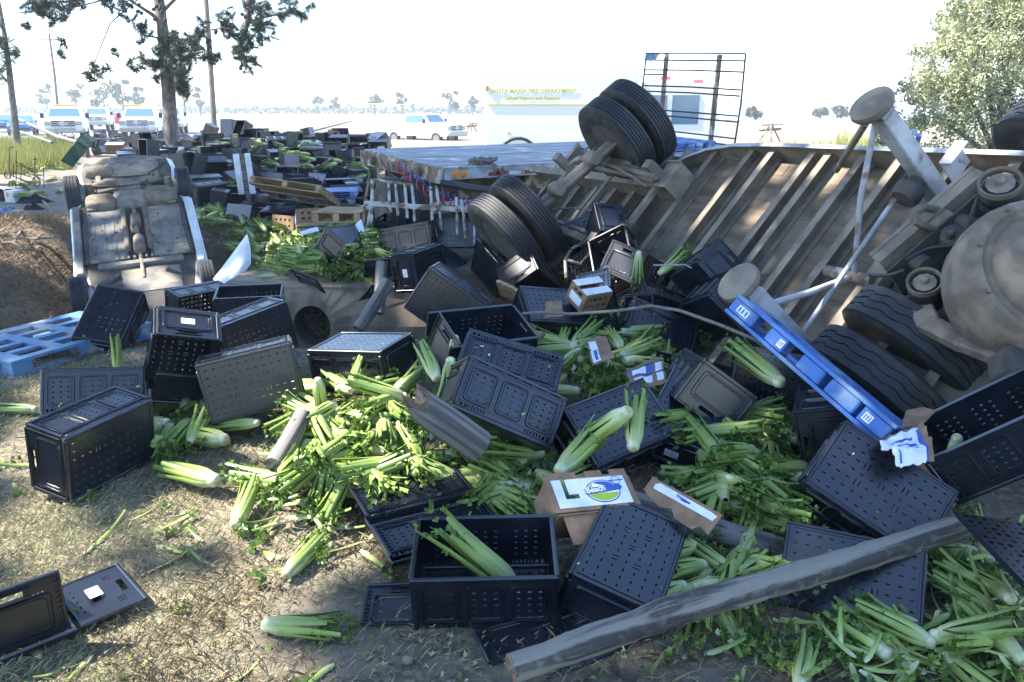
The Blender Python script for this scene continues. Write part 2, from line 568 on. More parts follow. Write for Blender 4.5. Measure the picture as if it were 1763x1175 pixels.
for i, (u, v, vt, r, d) in enumerate(far):
    base = un(u, 190 if u < 1000 else 215, d)
    base.z = .3
    top = un(u, vt-14, d).z
    rr = r*d/F*1.5
    root = thing('distant_tree', FTL[i], 'tree', base, group='trees on the far side of the field')
    H = max(top-.3, 2.0)
    MB().tube([(0, 0, 0), (.1, 0, H*.5), (0, .1, H*.8)], [.25, .16, .06], 6).build('trunk', MAT['pine_bark'], root)
    blobs = [(random.uniform(-.8, .8)*rr, random.uniform(-.5, .5)*rr, H*random.uniform(.35, .85), rr*random.uniform(.35, .7)) for _ in range(7)]
    def fn():
        q = random.choice(blobs)
        return in_blob(q[:3], (q[3], q[3], q[3]*.8))
    leaf_cloud(420, fn, .75, .7).build('crown', MAT['far_leaf'], root)
b = leaf_cloud(5000, lambda: in_blob((random.uniform(-220, 60), 330+random.uniform(-10, 30), 1.4), (14, 6, 2.6*random.random()+.6)), 1.6, .7)
tag(b.build('far_hedgerow', MAT['far_leaf']), 'hazy line of bushes along the far side of the field', 'bushes', kind='stuff')

# ------------------------------------------------------------ near pine with trunk, limbs and hanging needle tufts
def needle_tufts(cl, depth, dens=60, ln=.28):
    b = MB()
    for (u, v, rp) in cl:
        for _ in range(max(4, int((rp/9.0)**2*4.5))):
            a, q = random.uniform(0, 6.28), math.sqrt(random.random())*rp
            c = un(u+math.cos(a)*q, v+math.sin(a)*q*1.05, depth+random.uniform(-.9, .9)*rp/40)
            ax = Vector((random.gauss(0, 1), random.gauss(0, 1), random.gauss(-.2, .8))).normalized()
            for _k in range(dens):
                dr = (ax*.9+Vector((random.gauss(0, .6), random.gauss(0, .6), random.gauss(0, .6)))).normalized()
                l = ln*random.uniform(.6, 1.2)
                s = dr.orthogonal().normalized()*.0095
                s = Quaternion(dr, random.uniform(0, 6.28)) @ s
                st = c+ax*random.uniform(-.15, .15)
                b.add([st-s, st+s, st+dr*l], [(0, 1, 2)])
    return b
PD = 27.0
base = un(297, 262, PD)
pine = thing('pine_tree', 'tall pine with a bare grey trunk rising out of the spilled crates', 'tree', (base.x, base.y, 0))
off = Vector((base.x, base.y, 0))
b = MB()
pts = [Vector((base.x, base.y, -.3)), un(294, 215, PD), un(288, 130, PD), un(281, 60, PD), un(274, 0, PD)]
top = pts[-1]+(pts[-1]-pts[-3])*1.9
b.tube([p-off for p in pts+[top]], [.27, .235, .21, .19, .17, .11], 14)
b.build('trunk', MAT['pine_bark'], pine, smooth=60)
limbs = [[(282, 45), (262, 25), (235, 8), (205, -12)], [(287, 90), (270, 65), (246, 60)], [(285, 100), (262, 108), (240, 100)],
         [(290, 95), (320, 70), (345, 55), (385, 48), (420, 55)], [(291, 110), (325, 95), (350, 90)], [(288, 120), (310, 135), (330, 150)],
         [(280, 20), (310, -10), (360, -30)], [(432, -20), (425, 40), (412, 85), (424, 120)], [(425, 40), (455, 30), (500, 20)],
         [(277, 8), (240, -20), (160, 5), (95, 20)], [(260, -20), (190, 40), (160, 115)]]
for i, l in enumerate(limbs):
    b = MB()
    r0 = [.09, .05, .04, .06, .05, .04, .07, .12, .05, .05, .03][i]
    b.tube([un(u, v, PD-.2*k)-off for k, (u, v) in enumerate(l)], [r0*(1-.22*k) for k in range(len(l))], 7)
    b.build('limb', MAT['pine_bark'], pine, smooth=60)
clus = [(95, 20, 22), (62, 8, 20), (130, 10, 18), (45, 42, 5), (158, 126, 16), (180, 118, 8), (205, 14, 14), (247, 58, 17), (235, 106, 16), (262, 132, 10),
        (305, 92, 36), (330, 85, 22), (272, 108, 16), (310, 135, 20), (345, 60, 14), (390, 30, 16), (398, 58, 12), (372, 100, 11),
        (420, 88, 18), (428, 112, 16), (442, 20, 24), (456, 55, 18), (492, 15, 20), (522, 22, 11), (360, 100, 12), (107, 95, 8), (110, 74, 6),
        (74, 14, 18), (185, -4, 14), (225, 35, 9), (196, 88, 5), (432, 60, 20), (318, 155, 14), (275, 80, 14), (350, 40, 8), (535, 10, 6)]
o = needle_tufts(clus, PD-.3).build('needles', MAT['needles'], pine, loc=-off)
tag(o, None, None, kind='stuff')
b = MB()
for k in range(70):
    u, v = random.choice([(425, 20), (420, 70), (415, 100), (400, 55), (215, 8), (240, 12), (275, 15), (345, 70), (385, 50)])
    c = un(u+random.gauss(0, 9), v+random.gauss(0, 12), PD-.4)-off
    b.lathe([(.001, -.08), (.06, -.04), (.065, .01), (.03, .07), (.001, .09)], 7, Matrix.Translation(c) @ frame(Vector((random.gauss(0, 1), random.gauss(0, 1), random.gauss(0, 1)))).to_4x4())
tag(b.build('cones', MAT['cone'], pine), None, None, kind='stuff')

D2 = 34
base = un(24, 222, D2)
off2 = Vector((base.x, base.y, 0))
pl = thing('pine_tree', 'slim leaning pine at the left edge of the picture with a dark needle clump', 'tree', off2)
b = MB()
b.tube([p-off2 for p in (off2, un(21, 170, D2), un(16, 120, D2), un(8, 60, D2), un(-14, -60, D2))], [.16, .14, .12, .10, .06], 9)
b.build('trunk', MAT['pine_bark'], pl, smooth=60)
o = needle_tufts([(8, 78, 20), (20, 98, 14), (6, 122, 16), (0, 140, 10), (26, 92, 7), (-12, 60, 25)], D2, 40, .34).build('needles', MAT['needles'], pl, loc=-off2)
tag(o, None, None, kind='stuff')

# utility poles
def pole(pts, d, r, label):
    bs = un(*pts[0], d)
    o0 = Vector((bs.x, bs.y, 0))
    root = thing('utility_pole', label, 'pole', o0)
    q = [un(u, v, d)-o0 for u, v in pts]
    q[0].z = 0
    q.append(q[-1]+(q[-1]-q[-2])*.6)
    MB().tube(q, [r, r*.95, r*.85, r*.75][:len(q)-1]+[r*.7], 10).build('shaft', MAT['pole_wood'], root, smooth=60)
    e = q[-1]
    MB().box((e.x, e.y, e.z-.6), (2.2, .12, .12)).build('crossarm', MAT['pole_wood'], root)
pole([(368, 222), (361, 90), (354, -10)], 48, .17, 'brown wooden utility pole just right of the pine trunk')
pole([(98, 190), (94, 130), (88, 85)], 80, .14, 'thin distant utility pole behind the left tow truck')

# ------------------------------------------------------------ olive-green tree at the right edge
TD = 15.5
c0 = un(1735, 240, TD)
off3 = Vector((c0.x, c0.y, 0))
tr = thing('leafy_tree', 'sunlit grey green bushy tree at the right edge behind the trailer', 'tree', off3)
blobs = [(1735, 60, 95), (1680, 90, 75), (1640, 130, 70), (1600, 165, 55), (1700, 180, 90), (1570, 200, 42), (1640, 220, 60), (1760, 240, 70), (1690, 30, 60),
         (1655, 45, 38), (1585, 120, 24), (1770, -20, 90), (1840, 120, 120), (1620, 80, 30), (1545, 225, 26), (1700, -30, 50), (1555, 150, 16), (1575, 90, 14), (1610, 50, 18), (1640, 10, 24), (1530, 195, 14), (1800, 60, 90), (1600, 140, 22), (1620, 30, 12), (1520, 240, 18)]
bl3 = [(un(u, v, TD+random.uniform(-.9, .9))-off3, r*TD/F) for u, v, r in blobs]
wts = [q[1]**2 for q in bl3]
def fn():
    c, r = random.choices(bl3, wts)[0]
    p = in_blob(c, (r, r, r))
    n = noise.noise(p*2.3)
    return p if n > -.16 else None
o = leaf_cloud(52000, fn, .095, .4, .3).build('crown', MAT['olive_leaf'], tr)
tag(o, None, None, kind='stuff')
MB().tube([(0, 0, -.2), (.1, 0, .9), (-.2, .1, 1.8), (-.1, 0, 2.8)], [.17, .14, .10, .05], 9).build('trunk', MAT['pine_bark'], tr, smooth=60)
for u, v in ((1650, 120), (1600, 190), (1740, 90), (1690, 60), (1760, 200)):
    MB().tube([(.1, 0, .7), (un(1720, 215, TD)-off3)*.6, un(u, v, TD)-off3], [.09, .06, .02], 6).build('limb', MAT['pine_bark'], tr, smooth=60)
# brushy weeds beyond the trailer rail
b = MB()
for _ in range(2600):
    u = random.uniform(1275, 1560)
    d = random.uniform(17, 40)
    p = gr(u, 240, 0)
    x = (u-PW/2)/F*d
    h = random.uniform(.3, 1.15)*(1.2 if u > 1420 else .7)
    q = Vector((x, d, 0))
    s = Vector((random.uniform(-.3, .3), random.uniform(-.2, .2), h))
    t = Vector((random.gauss(0, 1), random.gauss(0, 1), 0)).normalized()*.03
    b.add([q-t, q+t, q+s], [(0, 1, 2)])
tag(b.build('dry_weeds', MAT['tall_grass']), 'tall dry weeds growing beyond the trailer rail', 'weeds', kind='stuff')
# tall yellow-green grass at the left by the road
b = MB()
for _ in range(15000):
    d = random.uniform(25.5, 44)
    u = random.uniform(-60, 150-max(0, (33-d))*2)
    x = (u-PW/2)/F*d
    if x > -14.2-.34*(d-25)-(.8 if d < 28 else 0):
        continue
    q = Vector((x, d, ground_z(x, d)))
    h = random.uniform(.3, .85)
    s = Vector((random.uniform(-.25, .25), random.uniform(-.2, .2), h))
    t = Vector((random.gauss(0, 1), random.gauss(0, .4), 0)).normalized()*.022
    b.add([q-t, q+t, q+s], [(0, 1, 2)])
tag(b.build('tall_grass', MAT['tall_grass']), 'tall sunlit yellow green grass beside the road', 'grass', kind='stuff')
# low shrub by the fallen rail
ct = gr(112, 268)
sh = thing('shrub', 'low grey green shrub in front of the green planks', 'shrub', ct)
bl = [(-.5, 0, .35, .5), (.1, .1, .45, .55), (.6, 0, .35, .45), (-.9, 0, .2, .35)]
def fn():
    q = random.choice(bl)
    return in_blob(q[:3], (q[3], q[3], q[3]))
leaf_cloud(1800, fn, .16, .22).build('foliage', MAT['shrub_leaf'], sh)
MB().tube([(0, 0, -.1), (0, .05, .5)], [.05, .02], 6).build('stem', MAT['root_wood'], sh)

# broken wooden rail fence by the road
fr = gr(128, 268)
fence = thing('rail_fence', 'grey wooden rail fence sagging beside the tall grass', 'fence', fr)
for u, v in ((128, 268), (95, 256), (152, 272)):
    p = gr(u, v)-fr
    MB().box((p.x, p.y, .35), (.14, .14, .95), ch=.015).build('post', MAT['grey_wood'], fence)
MB().tube([un(30, 205, 36)-fr, un(100, 236, 29)-fr, un(150, 250, 26)-fr], .07, 7).build('rail', MAT['old_wood'], fence, smooth=60)
MB().tube([un(20, 222, 36)-fr, un(90, 246, 29)-fr], .06, 7).build('rail', MAT['old_wood'], fence, smooth=60)
for a, bb, wd in (((115, 283), (148, 240), .34), ((140, 250), (158, 236), .3)):
    p, q = un(*a, 22), un(*bb, 22.5)
    o = MB()
    Mx = Matrix.Translation((p+q)/2) @ frame(q-p, Vector((.5, -.6, .6))).to_4x4()
    o.box((0, 0, 0), ((q-p).length, wd, .05), Mx, ch=.01)
    oo = o.build('green_plank', MAT['green_paint'])
    tag(oo, ['long dark green plank slanting against the fence', 'short dark green plank at the top of the fence'][a[0] == 140], 'plank')

# ------------------------------------------------------------ vehicles
WHEEL = {}
def tyre_mesh(r, w, ribs=4, lugs=False, n=48, rim=.58):
    key = ('t', r, w, ribs, lugs, rim)
    if key in WHEEL:
        return WHEEL[key]
    b = MB()
    prof = [(r*rim, -w*.42), (r*.72, -w*.5), (r*.90, -w*.49), (r*.965, -w*.45)]
    k0 = len(prof)
    gw = w*.045
    xs_ = [(-.40+.80*i/ribs)*w for i in range(ribs+1)]
    for i in range(ribs):
        a, c = xs_[i]+(gw/2 if i else 0), xs_[i+1]-(gw/2 if i < ribs-1 else 0)
        prof += [(r, a), (r, c)]
        if i < ribs-1:
            prof += [(r-.026*r*1.0, c+.001), (r-.026*r, c+gw-.001)]
    k1 = len(prof)
    prof += [(r*.965, w*.45), (r*.90, w*.49), (r*.72, w*.5), (r*rim, w*.42)]
    vs, fs = [], []
    nn = n*2 if lugs else n
    for i, (rr, x) in enumerate(prof):
        for k in range(nn):
            a = 2*math.pi*k/nn
            q = rr
            xx = x
            if lugs and k0 <= i < k1:
                ph = k+(i//4)*3
                if ph % 6 == 0 and rr > r*.99 and prof_inner(i, k0, k1):
                    q = r-.016*r
                if 0 < i-k0 and i < k1-1:
                    xx += .012*w*(1 if (k % 6) < 3 else -1)*2
            vs.append(Vector((xx, q*math.cos(a), q*math.sin(a))))
    m = len(prof)
    for i in range(m-1):
        for k in range(nn):
            k2 = (k+1) % nn
            fs.append((i*nn+k, (i+1)*nn+k, (i+1)*nn+k2, i*nn+k2))
    mi = [1 if (i < k0-1 or i >= k1) else 0 for i in range(m-1) for _ in range(nn)]
    b.add(vs, fs)
    b.m = mi
    WHEEL[key] = b.mesh('tyre', [MAT['tyre'], MAT['tyre_side']], 35)
    return WHEEL[key]
def prof_inner(i, k0, k1):
    return k0+1 < i < k1-2
def rim_mesh(r, w, m, deep=False):
    key = ('r', r, w, m, deep)
    if key not in WHEEL:
        b = MB()
        if deep:
            b.lathe([(r*.585, -w*.44), (r*.60, -w*.40), (r*.55, -w*.36), (r*.52, -w*.05), (r*.30, .0), (r*.2, .03), (.001, .03)], 28)
            b.lathe([(r*.52, -w*.05), (r*.55, w*.36), (r*.60, w*.42)], 28)
        else:
            b.lathe([(r*.62, -w*.44), (r*.58, -w*.38), (r*.5, -w*.15), (r*.2, -w*.3), (.001, -w*.3)], 24)
            b.lathe([(.001, w*.3), (r*.2, w*.3), (r*.5, w*.15), (r*.58, w*.38), (r*.62, w*.44)], 24)
            for k in range(5):
                a = k*2*math.pi/5
                b.box((0, 0, 0), (w*.7, r*.09, r*.5), Matrix.Rotation(a, 4, 'X') @ Matrix.Translation((0, 0, r*.36)))
        WHEEL[key] = b.mesh('rim', m, 40)
    return WHEEL[key]
def wheel(parent, loc, r, w, m, rot=None, name='wheel'):
    o = inst(name, tyre_mesh(r, w), parent, loc, rot)
    inst('rim', rim_mesh(r, w, m), o)
    return o
def shell(prof, w, inset, M=None):          # side profile (y, z) given width; inset per vertex narrows it
    b = MB()
    n = len(prof)
    vs = [(-w/2+i, y, z) for (y, z), i in zip(prof, inset)]+[(w/2-i, y, z) for (y, z), i in zip(prof, inset)]
    fs = [tuple(range(n)), tuple(range(2*n-1, n-1, -1))]+[(i, n+i, n+(i+1) % n, (i+1) % n) for i in range(n)]
    return b.add(vs, fs)
def pickup(label, loc, rz, m, bar=None, group=None, grille=True, wd=2.05, tow=False):
    t = thing('tow_truck' if tow else 'pickup_truck', label, 'tow truck' if tow else 'pickup', loc, yaw(rz), group)
    # front of the vehicle faces -Y
    body = [(-2.75, .55), (-2.85, .8), (-2.8, 1.22), (-1.35, 1.36), (-1.3, 1.36), (1.0, 1.36), (3.0, 1.25), (3.0, .55)]
    shell(body, wd, [.05, .03, .08, .05, .05, .05, .05, .05]).build('body', m, t)
    cab = [(-1.35, 1.37), (-.75, 1.95), (-.5, 2.0), (.75, 2.0), (1.05, 1.37)]
    shell(cab, wd-.12, [.0, .16, .18, .18, .02]).build('cab', m, t)
    ws = MB()
    ws.add([(-.86, -1.29, 1.43), (.86, -1.29, 1.43), (.72, -.83, 1.9), (-.72, -.83, 1.9)], [(0, 1, 2, 3)])
    ws.build('windshield', MAT['glass'], t)
    for s in (-1, 1):
        q = MB()
        q.add([(s*.965, -1.05, 1.42), (s*.965, .85, 1.42), (s*.845, .62, 1.88), (s*.845, -.62, 1.88)], [(0, 1, 2, 3)])
        q.build('side_window', MAT['glass'], t)
        MB().box((s*(wd/2+.16), -1.05, 1.5), (.22, .1, .3), ch=.03).build('mirror', MAT['black_trim'], t)
        MB().box((s*.82, -2.84, 1.08), (.3, .06, .22), ch=.015).build('headlight', MAT['chrome'], t)
    g = MB()
    g.box((0, -2.84, 1.08), (1.26, .05, .36), ch=.012)
    go = g.build('grille', MAT['chrome'] if grille else MAT['white_metal'], t)
    for k in range(3):
        MB().box((0, -2.875, .97+.11*k), (1.16, .02, .05)).build('slat', MAT['black_trim'], go)
    MB().lathe([(.001, .012), (.10, .01), (.12, 0)], 20, Matrix.Translation((0, -2.895, 1.08)) @ Matrix.Rotation(-math.pi/2, 4, 'Z') @ Matrix.Scale(2, 4, (0, 1, 0)) @ Matrix.Scale(1, 4)).build('badge', MAT['white_metal'], go)
    bm_ = MB()
    bm_.box((0, -2.93, .68), (2.0, .22, .26), ch=.03)
    bo = bm_.build('bumper', MAT['chrome'], t)
    if tow:
        gd = MB()
        for s in (-.42, .42):
            gd.tube([(s, -3.08, .45), (s, -3.1, .95)], .03, 6)
        gd.tube([(-.42, -3.1, .92), (.42, -3.1, .92)], .03, 6)
        gd.build('push_guard', MAT['chrome'], bo)
        MB().box((.78, -3.06, .78), (.34, .02, .2)).build('plate', MAT['white_metal'], bo)
    for sx in (-1, 1):
        for y in (-1.85, 1.75):
            wheel(t, (sx*(wd/2-.16), y, .4), .4, .28, MAT['chrome'])
    if bar is not None:
        MB().box((bar, 0, 2.08), (1.1, .3, .12), ch=.03).build('light_bar', MAT['orange'], t)
    if tow:
        q = MB()
        q.box((0, 2.2, 1.6), (1.9, .1, .6), ch=.02)
        q.build('headache_rack', MAT['worn_white'], t)
    return t
def carlet(label, loc, rz, m, cat='car', name='parked_car', scale=1.0, group=None):
    t = thing(name, label, cat, loc, yaw(rz), group)
    body = [(-2.1, .3), (-2.2, .55), (-2.1, .78), (-1.0, .92), (1.9, .95), (2.2, .85), (2.2, .35)]
    shell(body, 1.8, [.12, .05, .08, .05, .05, .08, .1]).build('body', m, t)
    cab = [(-1.05, .925), (-.35, 1.4), (.9, 1.45), (1.75, .955)]
    shell(cab, 1.66, [.0, .18, .18, .02]).build('cabin', m, t)
    q = MB()
    q.add([(-.74, -1.02, .97), (.74, -1.02, .97), (.6, -.42, 1.38), (-.6, -.42, 1.38)], [(0, 1, 2, 3)])
    q.build('windshield', MAT['glass'], t)
    for s in (-1, 1):
        q = MB()
        q.add([(s*.825, -.85, .96), (s*.825, 1.4, .96), (s*.67, .8, 1.38), (s*.67, -.32, 1.36)], [(0, 1, 2, 3)])
        q.build('side_window', MAT['glass'], t)
        MB().box((s*.66, -2.14, .68), (.36, .1, .14), ch=.03).build('headlight', MAT['chrome'], t)
        MB().box((s*.98, -.8, 1.0), (.18, .1, .12), ch=.02).build('mirror', m, t)
        for y in (-1.4, 1.35):
            wheel(t, (s*.8, y, .32), .32, .2, MAT['chrome'])
    MB().box((0, -2.19, .5), (1.2, .06, .16), ch=.02).build('grille', MAT['black_trim'], t)
    return t
RZ = .125
def on_road(u, d):
    return Vector(((u-PW/2)/F*d, d, RZ))
pickup('white tow truck with an amber light bar and a chrome push guard', on_road(143, 50), R(24), MAT['vehicle_white'], 0, tow=True)
pickup('white tow truck partly hidden by the pine trunk, amber beacon on its roof', on_road(268, 52), R(18), MAT['vehicle_white'], -.5, tow=True, grille=False)
pickup('white pickup standing between the two tow trucks further back', on_road(196, 74), R(20), MAT['vehicle_white'], grille=False)
pickup('white pickup right of the pine trunk, behind the tow truck', on_road(316, 66), R(16), MAT['vehicle_white'], grille=False)
carlet('bright blue car parked at the front of the two blue ones', on_road(68, 62), R(26), MAT['vehicle_blue'])
carlet('blue car parked behind the other blue car', on_road(42, 70), R(28), MAT['vehicle_blue'])
carlet('silver van-like car furthest back by the left pine', on_road(38, 84), R(28), MAT['van_silver'], 'car')
carlet('red car far behind the white pickup', on_road(222, 92), R(80), MAT['red'], 'car')
# white pickup broadside on the bare field
o = pickup('white crew cab pickup standing side on in the bare field', ((733-PW/2)/F*56, 56, -.28), R(58), MAT['vehicle_white'], grille=True)
# distant pipe frames
for k, (u0, u1, vt, d) in enumerate(((485, 545, 181, 60), (641, 705, 180, 52), (470, 472, 190, 70))):
    if k == 2:
        continue
    z = un(u0, vt, d).z
    a, c = (u0-PW/2)/F*d, (u1-PW/2)/F*d
    t = thing('pipe_frame', ['thin yellow pipe goal frame further away in the field', 'yellow pipe goal frame nearest the white pickup'][k], 'goal frame', (a, d, 0))
    for x in (0, c-a):
        MB().tube([(x, 0, 0), (x, 0, z)], .035, 7).build('upright', MAT['yellow'], t)
    MB().tube([(0, 0, z), (c-a, 0, z-.05)], .035, 7).build('crossbar', MAT['yellow'], t)

# fire department truck, broadside
FD = 26.0
fl, frt = (835-PW/2)/F*FD, (1225-PW/2)/F*FD
ft = thing('fire_truck', 'long white fire department truck with yellow lettering standing behind the flatbed', 'fire truck', (fl, FD, 0), yaw(R(-9)))
Lb = (1085-835)/F*FD
zt = un(900, 126, FD).z
MB().box((Lb/2, 1.2, (zt+.5)/2), (Lb, 2.4, zt-.5), ch=.05).build('box_body', MAT['vehicle_white'], ft)
cabw = (1225-1092)/F*FD
b = MB()
prof = [(Lb+.1, .5), (Lb+cabw, .5), (Lb+cabw+.05, 1.3), (Lb+cabw-.25, zt-.45), (Lb+.1, zt-.35)]
b.prism([(p[0], p[1]) for p in prof], 0, 2.3, Matrix(((1, 0, 0, 0), (0, 0, 1, .05), (0, 1, 0, 0), (0, 0, 0, 1))))
b.build('cab', MAT['vehicle_white'], ft)
for x0, x1 in ((Lb+.35, Lb+.35+.55), (Lb+1.05, Lb+1.85)):
    MB().box(((x0+x1)/2, .045, zt-1.15), (x1-x0, .02, .85)).build('cab_window', MAT['glass'], ft)
for x in (1.1, Lb-1.0, Lb+.9):
    wheel(ft, (x, .18, .5), .5, .3, MAT['chrome'], yaw(R(90)))
    MB().tube([(x+.62*math.cos(q), -.02, .5+.62*math.sin(q)) for q in np.linspace(0, math.pi, 12)], .05, 6).build('wheel_arch', MAT['black_trim'], ft)
def text(s, size, M, m, parent, name, bold=0.0, ext=.003):
    cu = bpy.data.curves.new(name, 'FONT')
    cu.body = s
    cu.size = size
    cu.align_x = 'CENTER'
    cu.extrude = ext
    cu.offset = bold
    cu.resolution_u = 3
    tmp = bpy.data.objects.new(name, cu)
    COL.objects.link(tmp)
    dg = bpy.context.evaluated_depsgraph_get()
    me = bpy.data.meshes.new_from_object(tmp.evaluated_get(dg))
    bpy.data.objects.remove(tmp)
    me.transform(M)
    me.materials.clear()
    me.materials.append(m)
    return inst(name, me, parent)
UPR = Matrix.Rotation(math.pi/2, 4, 'X')
s_ = 1.0
tx = (917-835)/F*FD
text('SANTA MARIA FIRE DEPARTMENT', .178, Matrix.Translation((tx, -.012, un(900, 162, FD).z)) @ UPR, MAT['yellow_letter'], ft, 'lettering', .004)
text('Urban Search and Rescue', .165, Matrix.Translation((tx-.04, -.012, un(900, 173, FD).z)) @ UPR, MAT['yellow_letter'], ft, 'lettering', .003)
MB().box((Lb*.5, -.012, un(900, 181, FD).z), (Lb*.94, .02, .035)).build('stripe', MAT['yellow_letter'], ft)
MB().box(((839-835)/F*FD+.03, -.02, un(839, 154, FD).z), (.09, .05, .16), ch=.015).build('marker_light', MAT['orange'], ft)
MB().box(((877-835)/F*FD, -.02, un(877, 228, FD).z), (.07, .05, .07), ch=.015).build('marker_light', MAT['orange'], ft)
for u in (1128, 1180):
    x = (u-835)/F*FD
    MB().box((x, .4, zt-.28+(.05 if u < 1150 else -.05)), (.32, .25, .12), ch=.03).build('beacon', MAT['pink_light'], ft)
MB().box((Lb*.8, -.03, 1.0), (1.0, .04, .8), ch=.02).build('locker_door', MAT['white_metal'], ft)
# people's rakes and pipes far in field: farm implement frames seen beyond the rail
for (u, v, sc_) in ((812, 222, 1.0), (1325, 238, 1.4)):
    p = gr(u, v+6)
    t = thing('farm_implement', 'small rusty farm implement standing in the field behind the %s' % ('white pickup' if u < 900 else 'bent trailer rail'), 'farm implement', p)
    fb = MB()
    for a, c in (((-.6, 0, 0), (0, 0, 1)), ((.6, 0, 0), (0, 0, 1)), ((-.5, 0, .9), (.7, .1, .95)), ((0, -.3, 0), (0, 0, 1))):
        fb.tube([Vector(a)*sc_*.8, Vector(c)*sc_*.8], .05, 6)
    fb.build('frame', MAT['rusty'], t)
    MB().tube([Vector((-.5, .1, .5))*sc_, Vector((.5, .1, .55))*sc_], .09, 6).build('tool_bar', MAT['rusty'], t)

# ------------------------------------------------------------ concrete culvert head wall
HW = [(430, 478, 9.1), (480, 486, 9.0), (540, 492, 8.9), (600, 500, 8.75), (668, 505, 8.6)]
hw = thing('culvert_headwall', 'weathered concrete culvert wall with a dark pipe mouth below the heaped celery', 'culvert', (-1.9, 9.0, 0))
hp = Vector((-1.9, 9.0, 0))
PIPE = un(521, 560, 8.5)-hp
top = [un(u, v, d)-hp for u, v, d in HW]
b = MB()
N = 24
fr_, bk = [], []
x0, x1 = top[0].x-.25, top[-1].x+.5
yf, zb = -.42, -1.5
rad = .21
cx, cz = PIPE.x, PIPE.z-.12
ring = [(cx+rad*math.cos(2*math.pi*k/N), cz+rad*1.15*math.sin(2*math.pi*k/N)) for k in range(N)]
def zt_(x):
    return .16+.03*math.sin(x*5)
outer = []
for k in range(N):
    dx, dz = math.cos(2*math.pi*k/N), math.sin(2*math.pi*k/N)
    ts = []
    if dx > 1e-6: ts.append((x1-cx)/dx)
    if dx < -1e-6: ts.append((x0-cx)/dx)
    if dz > 1e-6: ts.append((.125-cz)/dz)
    if dz < -1e-6: ts.append((zb-cz)/dz)
    t_ = min(ts)
    outer.append((cx+dx*t_, cz+dz*t_))
for lst, y in ((ring, yf), (outer, yf-.0)):
    b.v += [(p[0], y+(.10*(1 if p[1] > -.2 else 0) if lst is outer else 0), p[1]) for p in lst]
b.f += [(k, (k+1) % N, N+(k+1) % N, N+k) for k in range(N)]
b.m += [0]*N
b.v += [(p[0], yf+.12, p[1]) for p in ring]
b.f += [(k, 2*N+k, 2*N+(k+1) % N, (k+1) % N) for k in range(N)]
b.m += [0]*N
b.box(((x0+x1)/2, yf+.50, .085), (x1-x0, .84, .09), ch=.03)
b.build('wall', MAT['concrete'], hw)
b = MB()
prof = []
for k in range(26):
    prof.append((rad*1.02+(.012 if k % 2 else -.012), k*.026))
prof.append((.001, 26*.026))  # dark end cap stands in for the unlit depth of the culvert
b.lathe(prof, 24, cap=False, M= Matrix.Translation((cx, yf+.05, cz)) @ Matrix.Rotation(math.pi/2, 4, 'Z') @ Matrix.Scale(1.15, 4, (0, 0, 1)))
b.build('corrugated_pipe', MAT['pipe_dark'], hw, smooth=30)

# ------------------------------------------------------------ haze over the far field
b = MB()
b.box((0, 1180, 11.2), (3100, 2500, 28.6))
hz = b.build('haze', [])
hm = bpy.data.materials.new('haze_air')
hm.use_nodes = True
hn = hm.node_tree.nodes
hn.clear()
pv = hn.new('ShaderNodeVolumePrincipled')
pv.inputs['Color'].default_value = (.93, .96, 1, 1)
pv.inputs['Density'].default_value = .0011
pv.inputs['Anisotropy'].default_value = .2
ho = hn.new('ShaderNodeOutputMaterial')
hm.node_tree.links.new(pv.outputs[0], ho.inputs['Volume'])
hz.data.materials.append(hm)
tag(hz, 'pale sunlit haze lying over the far field', 'haze', kind='stuff')

# ------------------------------------------------------------ overturned flatbed trailer (underside to the camera)
QT = Matrix(((.3891, .606, -.6938), (-.921, .2699, -.2809), (.017, .7483, .6631)))
QT = QT.to_quaternion().to_matrix()
TT = Vector((1.082, 9.205, .733))
QTi = QT.transposed()
def tloc(p):
    return QTi @ (Vector(p)-TT)
def tpix(u, v, n):                          # point at height n over the trailer underside seen at a pixel
    d = ray(u, v)
    nn = QT.col[2]
    o = Vector((0, 0, CAMZ))
    t = (nn.dot(TT-o)+n)/nn.dot(d)
    return tloc(o+d*t)
trl = thing('overturned_trailer', 'overturned flatbed trailer showing its underside of cross members, dual wheels and landing legs', 'trailer', TT, QT)
L0, L1 = -2.3, 5.3
k = 0
for c in np.arange(-1.15, 1.02, .145):
    q = L0+random.uniform(0, .3)
    cut = random.uniform(.5, 3.0)
    for a, e in ((q, cut), (cut+.006, L1)):
        MB().box(((a+e)/2, c+.0725, -.04-random.uniform(0, .002)), (e-a, .1438, .032), ch=.0012).build('floor_board', MAT['floor_wood'], trl)
def channel(a, c0, c1, h=.12, n0=-.02, fl=.075):
    b = MB()
    b.box((a, (c0+c1)/2, n0+h/2), (.009, c1-c0, h))
    b.box((a+fl/2, (c0+c1)/2, n0+h-.004), (fl, c1-c0, .008))
    b.box((a+fl/2, (c0+c1)/2, n0+.005), (fl, c1-c0, .008))
    return b
for l in (-1.95, -1.5, -1.05, -.62, -.2, .22, .64, 1.12, 1.66, 1.95, 2.47, 2.66, 3.05, 3.42, 3.89, 4.35, 4.8):
    channel(l, -1.18, 1.06).build('cross_member', MAT['dusty_steel'], trl)
